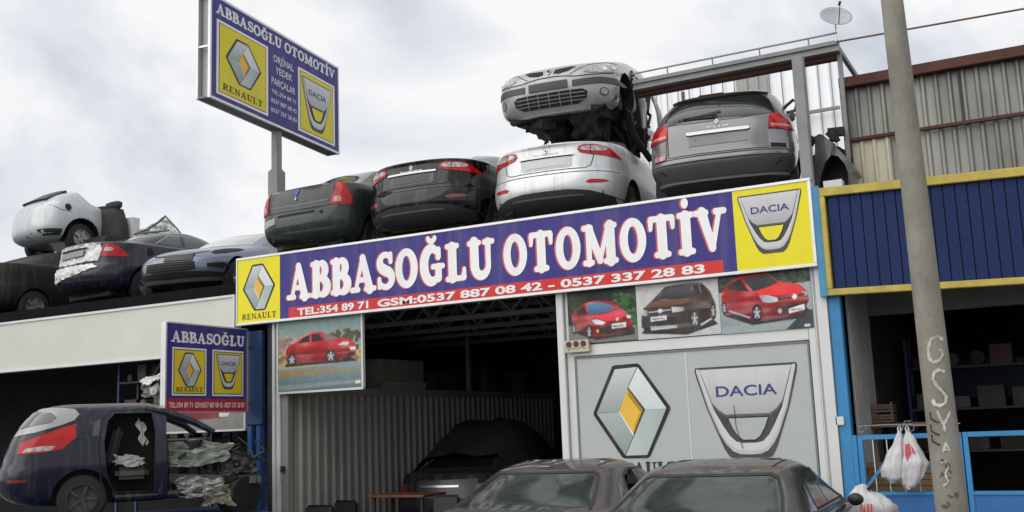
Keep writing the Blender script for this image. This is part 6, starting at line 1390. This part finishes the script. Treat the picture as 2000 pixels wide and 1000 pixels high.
for z in (.42, .46, .50): C.line('grille_bar', [(-.45, z), (.45, z)], .010, M_trim, 180, off=.012)
C.patch('bumper_trim', [(-.98, .27), (-.95, .36), (-.5, .375), (.5, .375), (.95, .36), (.98, .27), (.5, .25), (-.5, .25)], M_trim, 180, off=.008)
C.line('bumper_lip', [(-.95, .285), (-.5, .26), (0, .25), (.5, .26), (.95, .285)], .05, mat('lip_grey', (.16, .155, .15), .6), 180, off=.02)
for y in (.8, 3.4):
    for sd_ in (-1, 1): C.wheel(y, .30, sd_)
def nose_to(C, L, x, y):
    n = Matrix.Rotation(C.root.rotation_euler.z, 2) @ Vector((0, L)); C.root.location.x = x - n.x; C.root.location.y = y - n.y
nose_to(C, 4.2, -13.0, 12.55)

# ---- pale blue-white rear quarter stacked behind the navy saloon
WHI = [(.24, .3, 4.0, .7, .5, 3, .5, 3), (.32, .06, 4.1, .83, .5, 3, .7, 2.6), (.5, 0, 4.2, .86, .5, 3, .8, 2.4), (.7, .03, 4.1, .87, .5, 3, .85, 2.3), (.9, .08, 3.35, .86, .5, 3, .8, 2.2), (1.0, .12, 2.8, .83, .45, 3, .5, 2.5), (1.12, .22, 2.5, .76, .45, 3, .5, 3), (1.25, .4, 2.3, .68, .4, 3, .4, 3), (1.33, .6, 2.0, .62, .4, 3, .4, 3)]
cu = MB(); cu.box(-1.2, 1.2, 1.28, 5, -1, 3)
cu2 = MB(); cu2.prism([(1.0, 1.08), (1.25, .98), (1.7, 1.0), (1.7, 1.6), (.95, 1.6), (.82, 1.3)], lambda u, v, w: Vector((-1.2 + w, u, v)), 2.4)
C = Car('rear_quarter', 'pale rear quarter of a cut up car with a black fuel hole', 'car wreck', (-18.75, 14.15, 5.62), R_(-8), WHI, P_white, 'wrecked cars on the left roof', wheels=[(.80, .33)], arch_r=.40, cuts=[cu, cu2], scale=1.0)
C.patch('fuel_hole', [(.48 + .07 * math.cos(t * .5236), .93 + .075 * math.sin(t * .5236)) for t in range(12)], M_gap, 90)
C.line('panel_gap', [(.15, 1.0), (.32, .86), (.55, .84)], .012, M_gap, 90); C.line('wheel_lip', [(.80 + .43 * math.cos(R_(a_)), .33 + .43 * math.sin(R_(a_))) for a_ in range(-10, 191, 15)], .03, P_white, 90, off=.016)
C.patch('bumper_trim', [(.05, .33), (.05, .46), (.36, .46), (.36, .33)], M_trim, 90)
C.patch('roof_spoiler', [(-.5, 1.31), (-.45, 1.36), (.45, 1.36), (.5, 1.31)], M_blk, off=.05, rim=.06)
C.wheel(.80, .31, 1); C.wheel(.80, .31, -1)
WHITEC = C
hu = Car('stripped_hull', 'dull black stripped car hull underneath the pale rear quarter', 'car wreck', (-18.6, 12.75, 4.09), R_(-8), [(z * 1.05, a, b, w, d1, n1, d2, n2) for z, a, b, w, d1, n1, d2, n2 in FLU], P_dark, 'wrecked cars on the left roof', wheels=[(.98, .3), (3.6, .3)], sub=1)
hu.patch('rear_window', [(-.56, 1.2), (-.40, 1.42), (.40, 1.42), (.56, 1.2)], M_gap)
for y in (.98, 3.6): hu.wheel(y, .30, 1)
# car seat, torn white panel and post
def px_thing(name, label, cat, px, py, Y, **k): return thing(name, label, cat, tuple(at(px, py, Y)), **k)
YSE = 15.4
st = px_thing('scrap_seat', 'loose dark seat with headrest between the pale wreck and the white post', 'seat', 215, 470, YSE)
def loft_px(rows_px, Y, dep, nseg=16):
    "rows of (left px, right px, py) turned into a soft cushion"
    rows = []
    for i, (a, b, y) in enumerate(rows_px):
        A = at(a, y, Y); Bq = at(b, y, Y); c = (A + Bq) / 2; w = (Bq - A).length / 2; e = .45 if i in (0, len(rows_px) - 1) else 1
        rows.append([c + Vector((w * sup(math.cos(2 * math.pi * t / nseg), 3), dep * e * sup(math.sin(2 * math.pi * t / nseg), 3), 0)) for t in range(nseg)])
    m = MB(); m.grid(rows, closed=True); m.add(rows[0], [tuple(range(nseg))]); m.add(rows[-1], [tuple(range(nseg))]); return m
put(st, 'backrest', loft_px([(201, 222, 409), (190, 236, 412), (186, 240, 425), (190, 244, 440), (198, 246, 455), (206, 246, 470), (210, 244, 480)], YSE, .16), M_seat, smooth='all')
put(st, 'headrest', loft_px([(216, 232, 394), (209, 237, 397), (208, 236, 406), (212, 230, 411)], YSE - .05, .08), M_seat, smooth='all')
put(st, 'headrest', loft_px([(190, 206, 404), (184, 208, 407), (184, 206, 415), (188, 200, 417)], YSE + .1, .08), M_seat, smooth='all')
put(st, 'seat_cushion', (lambda m: m)(MB().box(at(205, 470, YSE).x, at(246, 470, YSE).x, YSE - .5, YSE + .1, 3.75, at(215, 470, YSE).z - .0)), M_seat, bevel=.04)
po = MB(); a = at(247, 427, 15.6); b = at(263, 427, 15.6); po.box(a.x, b.x, 15.55, 15.75, 3.75, a.z)
ob_ = po.build('white_post', M_white, bevel=.01); tag(ob_, 'short white square post standing on the left roof behind the navy saloon', 'post')
gp = px_thing('torn_tailgate', 'torn pale green crumpled tailgate lying behind the navy saloon', 'car wreck', 310, 462, 15.3)
q = [at(262, 462, 15.3), at(356, 462, 15.3), at(322, 424, 15.4), at(268, 452, 15.4)]
o_c = crumple('crumpled_sheet', q, mat('foil_pale_green', (.40, .46, .42), .35, metal=.3, noise=.6, nscale=9), gp, .04, 14, 8)
m = MB(); m.tube([at(x, y, 15.25) for x, y in ((262, 458), (290, 447), (312, 432), (323, 422), (330, 430), (345, 446), (358, 464))], .02, 6); m.tube([at(x, y, 15.25) for x, y in ((266, 456), (310, 452), (330, 450))], .02, 6); m.beam(at(310, 470, 15.3), Vector((at(310, 470, 15.3).x, 15.3, 3.75)), .1, .1); put(gp, 'edge_frame', m, mat('edge_dark', (.10, .11, .10), .5, noise=.3))

# ---- wrecked hatchback standing on the blue loading stand, its side to the street
HAT = [(.22, 0, 3.7, .64, .5, 3, .5, 3), (.28, -.25, 3.8, .80, .5, 3, .6, 2.6), (.40, -.38, 3.9, .845, .55, 2.8, .7, 2.4), (.55, -.40, 3.92, .855, .55, 2.7, .8, 2.4), (.68, -.38, 3.9, .86, .55, 2.7, .8, 2.4), (.72, -.34, 3.85, .86, .55, 2.7, .8, 2.4), (.85, -.31, 3.6, .855, .5, 2.7, .8, 2.4), (1.0, -.26, 3.0, .845, .5, 2.7, .6, 2.4), (1.08, -.22, 2.7, .82, .48, 2.8, .5, 2.4), (1.2, -.14, 2.1, .775, .45, 2.8, .4, 3), (1.34, -.02, 1.72, .71, .35, 3, .3, 3), (1.43, .08, 1.58, .64, .35, 3, .3, 3), (1.47, .35, 1.4, .45, .25, 3, .25, 3)]
door_cut = MB(); door_cut.prism([(1.0, .36), (.90, .60), (.86, .98), (.90, 1.24), (.98, 1.33), (1.42, 1.33), (1.47, 1.1), (1.47, .34)], lambda u, v, w: Vector((.25 + w, u, v)), .9)
front_cut = MB(); front_cut.prism([(1.60, -.1), (1.60, 1.28), (1.75, 1.6), (4.4, 1.6), (4.4, -.1)], lambda u, v, w: Vector((-1.1 + w, u, v)), 2.2)
HZ = .75
HRZ = R_(-40); _w = at(160, 975, 9.17); _f = Vector((-math.sin(HRZ), math.cos(HRZ))); _r = Vector((math.cos(HRZ), math.sin(HRZ))); _p = Vector((_w.x, _w.y)) - _r * .86 - _f * .62; HPOS = (_p.x, _p.y, HZ)
C = Car('hatchback_car', 'dark blue wrecked hatchback with no door and a torn open engine bay', 'car wreck', HPOS, HRZ, HAT, P_hatch, None, wheels=[(.62, .31)], arch_r=.35, cuts=[door_cut, front_cut], scale=1.0, inner=mat('cabin_inner', (.018, .018, .018), .7, noise=.5, nscale=4))
HATC = C
lm = C.patch('tail_light', [(.02, .87), (.04, 1.0), (.24, 1.07), (.48, 1.16), (.655, 1.21), (.67, 1.04), (.52, .91), (.24, .87)], L_red, 80, off=.014, rim=.03); C.patch('clear_lens', [(.08, .885), (.12, .93), (.3, .955), (.45, .95), (.40, .90)], L_clear, 80, off=.02, parent=lm, grid=.03)
lm = C.patch('tail_light', [(.42, .80), (.43, .86), (.62, .99), (.80, 1.06), (.86, 1.04), (.83, .90), (.78, .82), (.6, .79)], L_red, 40, off=.014, rim=.03, mir=True)
C.patch('rear_window', [(-.60, 1.08), (-.50, 1.36), (.50, 1.36), (.60, 1.08)], G_dark, off=.006)
C.patch('quarter_glass', [(-.05, 1.17), (.36, 1.235), (.42, 1.30), (.36, 1.355), (.05, 1.37)], G_dark, 80, off=.014)
C.patch('pillar_panel', [(-.08, 1.08), (.2, 1.12), (.48, 1.20), (.63, 1.26), (.68, 1.33), (.62, 1.395), (.48, 1.415), (.1, 1.42)], mat('pillar_pale', (.30, .31, .32), .25, coat=.4), 80, off=.008, label='pale pillar panel beside the rear window')
C.patch('side_window', [(.72, 1.06), (.74, 1.22), (.80, 1.27), (.815, 1.2), (.79, 1.06)], G_dark, 90, off=.004)
C.line('panel_gap', [(.85, .38), (.82, .62), (.80, 1.0), (.84, 1.27), (.95, 1.37), (1.45, 1.38)], .014, M_gap, 90)
C.patch('reflector', [(-.1, .52), (-.1, .56), (.14, .565), (.14, .53)], L_dred, 80, off=.006)
C.line('door_sill', [(1.0, .34), (1.58, .33)], .03, P_hatch, 90, off=.01)
RD = mat('rim_dark', (.06, .06, .062), .5, metal=.3, noise=.3); C.wheel(.62, .30, 1, r=.29, rim_m=RD); C.wheel(.62, .30, -1, r=.29, rim_m=RD)
# roof rail running on as the bent windscreen pillar
m = MB()
m.tube([(.66, 1.35, 1.385), (.70, 1.65, 1.31), (.72, 1.95, 1.19), (.735, 2.2, 1.05)], [.045, .05, .045, .035], 8); m.build('roof_pillar', P_hatch, C.root, smooth=True); m = MB(); m.tube([(-.66, 1.35, 1.385), (-.70, 1.65, 1.31), (-.72, 1.95, 1.17), (-.735, 2.1, 1.05)], [.05, .05, .045, .04], 8)
m.build('roof_pillar', P_hatch, C.root, smooth=True)
m = MB(); m.tube([(.76, 1.56, .30), (.78, 1.56, .8), (.74, 1.54, 1.1), (.67, 1.50, 1.33)], [.09, .08, .06, .045], 8); m.tube([(.72, 2.5, .28), (.76, 1.9, .30), (.78, 1.0, .29)], .055, 8); m.build('door_pillar', P_hatch, C.root, smooth=True)
m = MB(); m.box(.30, .66, 1.0, 1.40, .50, .66); st_ = m.build('front_seat', mat('seat_beige', (.11, .10, .085), .85, noise=.3), C.root, bevel=.05)
m = MB(); m.obox((.45, .98, .92), (.36, .12, .5), Matrix.Rotation(-.25, 3, 'X')); m.build('seat_back', mat('seat_dark', (.03, .03, .03), .85), C.root, bevel=.04)
crumple('torn_airbag', [(.70, .98, .68), (.70, 1.36, .66), (.62, 1.32, .78), (.62, 1.0, .82)], mat('airbag_cloth', (.42, .42, .40), .9), C.root, .05, 9, 4)
crumple('torn_airbag', [(.60, 1.30, .94), (.60, 1.38, .92), (.58, 1.34, 1.22), (.58, 1.24, 1.26)], mat('airbag_cloth', (.42, .42, .40), .9), C.root, .03, 7, 6)
r = random.Random(21); M_eng = mat('engine_dark', (.035, .035, .034), .45, metal=.3, noise=.6, nscale=9); M_cast = mat('cast_metal', (.20, .20, .19), .45, metal=.6, noise=.6, nscale=10)
m = MB(); m.box(-.35, .35, 1.85, 2.35, .35, .80); m.box(-.25, .30, 1.95, 2.3, .801, .90)
for k in range(4): m.tube([(.36, 1.93 + k * .12, .72), (.50, 1.93 + k * .12, .66), (.55, 1.93 + k * .12, .52)], .03, 10)
m.tube([(.1, 2.36, .5), (.1, 2.46, .5)], .13, 20); m.tube([(-.15, 2.36, .65), (-.15, 2.44, .65)], .07, 16); m.build('engine_block', M_cast, C.root, bevel=.01)
m = MB(); m.tube([(.56, 1.95, .30), (.57, 1.95, .92)], [.09, .12], 16); m.tube([(.57, 1.95, .92), (.57, 1.95, .96)], .14, 18); m.build('strut_tower', M_eng, C.root, smooth=True)
m = MB(); m.box(.30, .60, 2.25, 2.45, .55, .75); m.build('battery', M_blk, C.root, bevel=.01)
m = MB(); m.box(-.45, .62, 2.62, 2.67, .30, .78)
for k in range(16): m.box(-.44 + k * .065, -.42 + k * .065, 2.60, 2.619, .32, .76)
m.build('radiator', M_eng, C.root)
m = MB(); m.beam((.62, 1.6, .50), (.66, 2.75, .42), .07, .10); m.beam((.64, 1.6, .28), (.70, 2.5, .22), .06, .06); m.beam((-.5, 2.78, .44), (.72, 2.78, .42), .05, .09); m.build('chassis_leg', mat('chassis_green', (.10, .12, .10), .5, metal=.3, noise=.5, nscale=6), C.root)
m = MB()
for k in range(42):
    p0 = Vector((r.uniform(.2, .74), r.uniform(1.65, 2.75), r.uniform(.3, .92))); q = p0; pp = [p0]
    for j in range(5): q = q + Vector((r.uniform(-.05, .05), r.uniform(-.13, .13), r.uniform(-.12, .07))); pp.append(q)
    m.tube(pp, r.choice((.005, .007, .012, .018)), 6)
m.build('wiring_and_hoses', mat('hose_black', (.02, .02, .02), .5), C.root)
for k in range(24): m = MB(); m.obox((r.uniform(.35, .72), r.uniform(1.65, 2.7), r.uniform(.2, .8)), (r.uniform(.03, .10), r.uniform(.04, .16), r.uniform(.03, .10)), Matrix.Rotation(r.uniform(-1, 1), 3, 'X') @ Matrix.Rotation(r.uniform(-1, 1), 3, 'Z')); m.build('broken_fitting', M_eng, C.root, bevel=.006)
crumple('torn_inner_wing', [(.76, 1.62, .62), (.80, 2.35, .66), (.66, 2.45, .92), (.62, 1.62, .97)], M_foilg, C.root, .05, 7, 11)
crumple('torn_inner_wing', [(.80, 1.72, .26), (.82, 2.3, .22), (.78, 2.3, .48), (.78, 1.72, .50)], M_foilb, C.root, .07, 5, 12)
crumple('torn_inner_wing', [(.72, 2.3, .50), (.74, 2.75, .52), (.66, 2.7, .74), (.64, 2.25, .80)], M_foild, C.root, .06, 6, 13)
crumple('torn_inner_wing', [(.80, 2.05, .14), (.84, 2.45, .12), (.80, 2.4, .36), (.80, 2.05, .40)], mat('crumpled_brown', (.20, .17, .13), .45, metal=.3, noise=.5, nscale=8), C.root, .05, 9, 14)
m = MB(); m.tube([(.45, 2.45, .24), (.70, 2.62, .22)], [.25, .25], 22); m.build('spare_tyre', M_black, C.root, smooth=True)
# what it stands on
lp = thing('loading_stand', 'low blue steel stand carrying the wrecked hatchback', 'stand', (HPOS[0], HPOS[1], 0), HRZ, local=True); m = MB()
m.box(-1.0, 1.0, -.3, 2.9, HZ - .08, HZ - .001); put(lp, 'stand_top', m, M_dblue)
for x in (-.95, .85):
    for y in (-.25, 1.3, 2.75): m = MB(); m.box(x, x + .1, y, y + .1, 0, HZ - .081); put(lp, 'leg', m, M_blue)
# torn headlight unit hanging in the dark workshop mouth
hl = px_thing('torn_headlight', 'torn grey headlight unit hanging in front of the dark workshop', 'car part', 295, 785, 11.6)
crumple('bumper_scrap', [at(274, 742, 11.6), at(314, 728, 11.6), at(312, 740, 11.55), at(280, 756, 11.55)], M_foil, hl, .02, 8, 31)
crumple('bumper_scrap', [at(278, 772, 11.55), at(312, 782, 11.55), at(312, 750, 11.5), at(276, 752, 11.5)], mat('crumpled_grey', (.20, .20, .19), .4, metal=.3, noise=.6, nscale=14), hl, .03, 8, 32)
m = MB(); q = at(299, 763, 11.45); m.prism([(.08 * math.cos(t * .5236), .06 * math.sin(t * .5236)) for t in range(12)], lambda u, v, w: Vector((q.x + u, q.y + w, q.z + v)), .1); put(hl, 'lamp', m, L_clear)
m = MB(); m.tube([at(300, 735, 11.65), Vector((at(300, 735, 11.65).x, 12.2, 3.5))], .012, 6); put(hl, 'hanging_wire', m, M_dark)

# ---- covered car in the bay
bay = Car('covered_car', 'black car with a dark sheet heaped over its roof inside the bay', 'car', (-8.45, 13.4, 0), R_(3), FLU, P_dark, None, wheels=[(.98, .32), (3.65, .32)], sub=1)
C = bay
C.patch('plate_lip', [(-.30, .88), (-.30, .91), (.34, .91), (.34, .88)], M_chrome, off=.03, rim=.03); C.patch('boot_panel', [(-.36, .72), (-.36, .98), (.60, 1.0), (.56, .72)], mat('boot_grey', (.03, .03, .033), .35, coat=.2), off=.012)
for sx in (False, True): C.patch('tail_light', [(.60, .80), (.62, .92), (.84, .94), (.98, .80)], L_dred, 20, off=.012, mir=sx)
C.patch('rear_window', [(-.56, 1.14), (-.40, 1.37), (.40, 1.37), (.56, 1.14)], G_dark)
m = MB(); rows = []; r = random.Random(14)
for i in range(15):
    row = []
    for j in range(15):
        x = -1.0 + 2.0 * i / 14; y = .9 + 2.6 * j / 14; h = C.hit_top(max(-.8, min(.8, x)), y, .03)[0].z + .34 * math.exp(-((y - 1.9) / .8) ** 2); e = max(0, abs(x) - .78); row.append((x, y + r.uniform(-.03, .03), h - e * 1.2 + r.uniform(-.015, .03) + .05 * math.sin(x * 9 + y * 3) * .5))
    rows.append(row)
m.grid(rows); m.build('cover_sheet', mat('cover_black', (.035, .033, .032), .5, noise=.4, nscale=3), C.root, smooth='all')

# ---- the two dusty saloons in front
SED = [(.18, .40, 4.2, .70, .5, 3, .5, 3), (.26, .12, 4.4, .82, .7, 3, .6, 3), (.50, .0, 4.5, .875, .8, 2.7, .8, 2.5), (.70, .05, 4.5, .88, .8, 2.7, .8, 2.5), (.90, .10, 4.3, .87, .76, 2.7, 1.0, 2.3), (.98, .14, 3.7, .85, .7, 2.7, .7, 2.4), (1.0, .40, 3.5, .81, .6, 2.7, .7, 2.4), (1.03, .58, 3.4, .78, .55, 2.8, .6, 2.6),
       (1.15, .88, 3.05, .715, .5, 2.8, .6, 2.6), (1.26, 1.15, 2.78, .655, .46, 2.9, .5, 2.6), (1.315, 1.29, 2.65, .62, .44, 2.9, .5, 2.6), (1.345, 1.38, 2.58, .595, .42, 2.8, .5, 2.6), (1.385, 1.58, 2.4, .53, .42, 2.6, .4, 2.6), (1.41, 1.85, 2.2, .38, .3, 2.4, .3, 2.6)]
def front_sedan(label, x, y, z, rz, pt, swirl, open_door):
    def solid(keys):
        mb = MB(); rows = [ring_pts(k, 12, 4) for k in keys]; n = len(rows[0]); mb.grid(rows, closed=True); mb.f += [tuple(range(n)), tuple((len(rows) - 1) * n + i for i in range(n))]; mb.mi += [0, 0]; return mb
    cabin = solid([(.45, 1.2, 3.3, .76, .3, 4, .3, 4), (.94, .95, 3.3, .79, .3, 4, .3, 4), (1.035, .74, 3.3, .725, .45, 3, .5, 3), (1.15, 1.0, 2.96, .665, .42, 3, .5, 3), (1.25, 1.24, 2.70, .605, .4, 3, .45, 3), (1.31, 1.40, 2.55, .565, .4, 3, .45, 3), (1.35, 1.55, 2.40, .50, .35, 3, .35, 3)])
    RW = [(-.64, 1.045), (-.58, 1.16), (-.515, 1.265), (-.46, 1.29), (.46, 1.29), (.515, 1.265), (.58, 1.16), (.64, 1.045), (.3, 1.03), (-.3, 1.03)]
    rwc = MB(); rwc.prism(RW, lambda u, v, w: Vector((u, .3 + w, v)), 1.35)
    fwc = MB(); fwc.prism([(u * .97, v) for u, v in RW], lambda u, v, w: Vector((u, 2.35 + w, v)), 1.4)
    S1 = [(1.55, 1.04), (1.70, 1.245), (1.92, 1.295), (2.05, 1.30), (2.05, 1.04)]; S2 = [(2.12, 1.04), (2.12, 1.30), (2.42, 1.28), (2.75, 1.17), (3.02, 1.04)]
    sw_ = []
    for q_ in (S1, S2): c = MB(); c.prism(q_, lambda u, v, w: Vector((-1 + w, u, v)), 2.0); sw_.append(c)
    C = Car('saloon_car', label, 'car', (x, y, z), rz, SED, pt, 'dusty saloons parked in the street', scale=.98, wheels=[(.98, .32), (3.65, .32)], cuts=[cabin, rwc, fwc] + sw_, inner=mat('cabin_lining', (.05, .05, .048), .8, noise=.3), smooth=30)
    grow_ = lambda P, k=1.015: [((u - sum(q[0] for q in P) / len(P)) * k + sum(q[0] for q in P) / len(P), (v - 1.15) * k * 1.02 + 1.15) for u, v in P]
    C.patch('rear_window', grow_(RW), G_see, off=.003, grid=.05, rim=.004); C.patch('windscreen', grow_([(u * .97, v) for u, v in RW]), G_see, 180, off=.003, rim=.004)
    # cabin fittings
    def seat(sx, sy, wd, nm):
        m = MB(); m.obox((sx, sy, .83), (wd, .13, .62), Matrix.Rotation(-.2, 3, 'X')); so_ = m.build(nm, M_seat, C.root, bevel=.045)
        for hx in ((0,) if wd < .7 else (-.35, .35)): m = MB(); m.obox((sx + hx, sy - .03, 1.19), (.25, .09, .15), Matrix.Rotation(-.15, 3, 'X')); m.build('headrest', M_seat, so_, bevel=.035)
    seat(0, 1.50, 1.25, 'rear_bench'); seat(-.36, 2.38, .48, 'front_seat'); seat(.36, 2.38, .48, 'front_seat')
    m = MB(); m.box(-.66, .66, .93, 1.38, .93, .955); m.build('parcel_shelf', mat('shelf_grey', (.07, .07, .068), .9, noise=.3), C.root)
    m = MB(); m.box(-.70, .70, 2.95, 3.25, .80, 1.01); m.build('dashboard', M_blk, C.root, bevel=.04)
    m = MB(); m.tube([(-.36 + .18 * math.cos(t * .3142), 2.86 - .05 * math.sin(t * .3142), 1.0 + .17 * math.sin(t * .3142)) for t in range(21)], .014, 6); m.build('steering_wheel', M_blk, C.root)
    m = MB(); m.box(-.11, .11, 2.62, 2.65, 1.20, 1.265); m.build('rear_view_mirror', M_blk, C.root, bevel=.01)
    C.line('window_seal', [(-.67, 1.02), (-.61, 1.16), (-.54, 1.28), (-.48, 1.308), (.48, 1.308), (.54, 1.28), (.61, 1.16), (.67, 1.02)], .018, M_blk, off=.007)
    for sx in (False, True):
        if not (open_door and not sx): C.patch('side_window', grow_(S1), G_see, 90, mir=sx, off=.003, rim=.004)
        C.patch('side_window', grow_(S2), G_see, 90, mir=sx, off=.003, rim=.004); C.line('window_trim', ([(1.53, 1.035), (1.69, 1.255), (1.92, 1.31), (2.42, 1.30), (2.78, 1.18), (3.06, 1.035), (1.53, 1.03)]), .016, M_blk, 90 if not sx else -90, off=.006) if not sx else None
        C.patch('side_window', [(1.22, 1.03), (1.46, 1.22), (1.50, 1.02)], G_dark, 90, mir=sx)
        C.patch('tail_light', [(.55, .72), (.57, .90), (.80, .92), (.95, .74)], L_red, 20, off=.012, mir=sx)
        C.line('roof_ditch', [(.46, 1.55), (.475, 1.8), (.48, 2.2), (.46, 2.5)] if not sx else [(-.46, 1.55), (-.475, 1.8), (-.48, 2.2), (-.46, 2.5)], .014, M_gap, top=True)
        s_ = -1 if sx else 1
        m = MB(); a = Vector((s_ * .80, 2.75, .99)); rows = []
        for i in range(7):
            t = i / 6; k = math.sin(math.pi * (t * .92 + .04)) ** .5; rows.append([a + Vector((s_ * (.05 + .13 * t), .05 * k * math.sin(q * .3927), .055 * k * math.cos(q * .3927) + .02)) for q in range(16)])
        m.grid(rows, closed=True); m.build('wing_mirror', M_blk, C.root, smooth=True)
    C.line('boot_gap', [(-.55, .98), (-.55, .72), (.55, .72), (.55, .98)], .01, M_gap)
    C.patch('number_plate', [(-.26, .76), (-.26, .87), (.26, .87), (.26, .76)], mat('plate_pale', (.52, .53, .54), .4), off=.01)
    if swirl:
        mk = mat('dust_swirl', (.34, .33, .31), .9, noise=.7, nscale=14, ndark=(.13, .12, .11))
        for pts in ([(-.45, 1.62), (-.30, 1.72), (-.28, 1.9), (-.42, 1.95), (-.50, 1.8)], [(.02, 1.55), (.10, 1.75), (.25, 1.85), (.42, 1.80), (.46, 1.66)], [(-.12, 1.6), (-.05, 1.72), (-.10, 1.85)], [(-.5, 1.45), (-.2, 1.50), (.0, 1.46)]): C.line('dust_swirl', pts, .036, mk, top=True, off=.003)
    for yy_ in (.98, 3.65):
        for sd_ in (-1, 1): C.wheel(yy_, .31, sd_)
    return C
K1 = front_sedan('dark saloon with white dust swirls on its roof, left of two in front', -4.34, 7.65, 0, R_(4), P_brown, True, True)
K2 = front_sedan('dark saloon with an even brown dusty roof, right of two in front', -2.51, 6.8, 0, R_(3), P_brown2, False, False)
for o in bpy.data.objects:
    if '_local' in o: del o['_local']
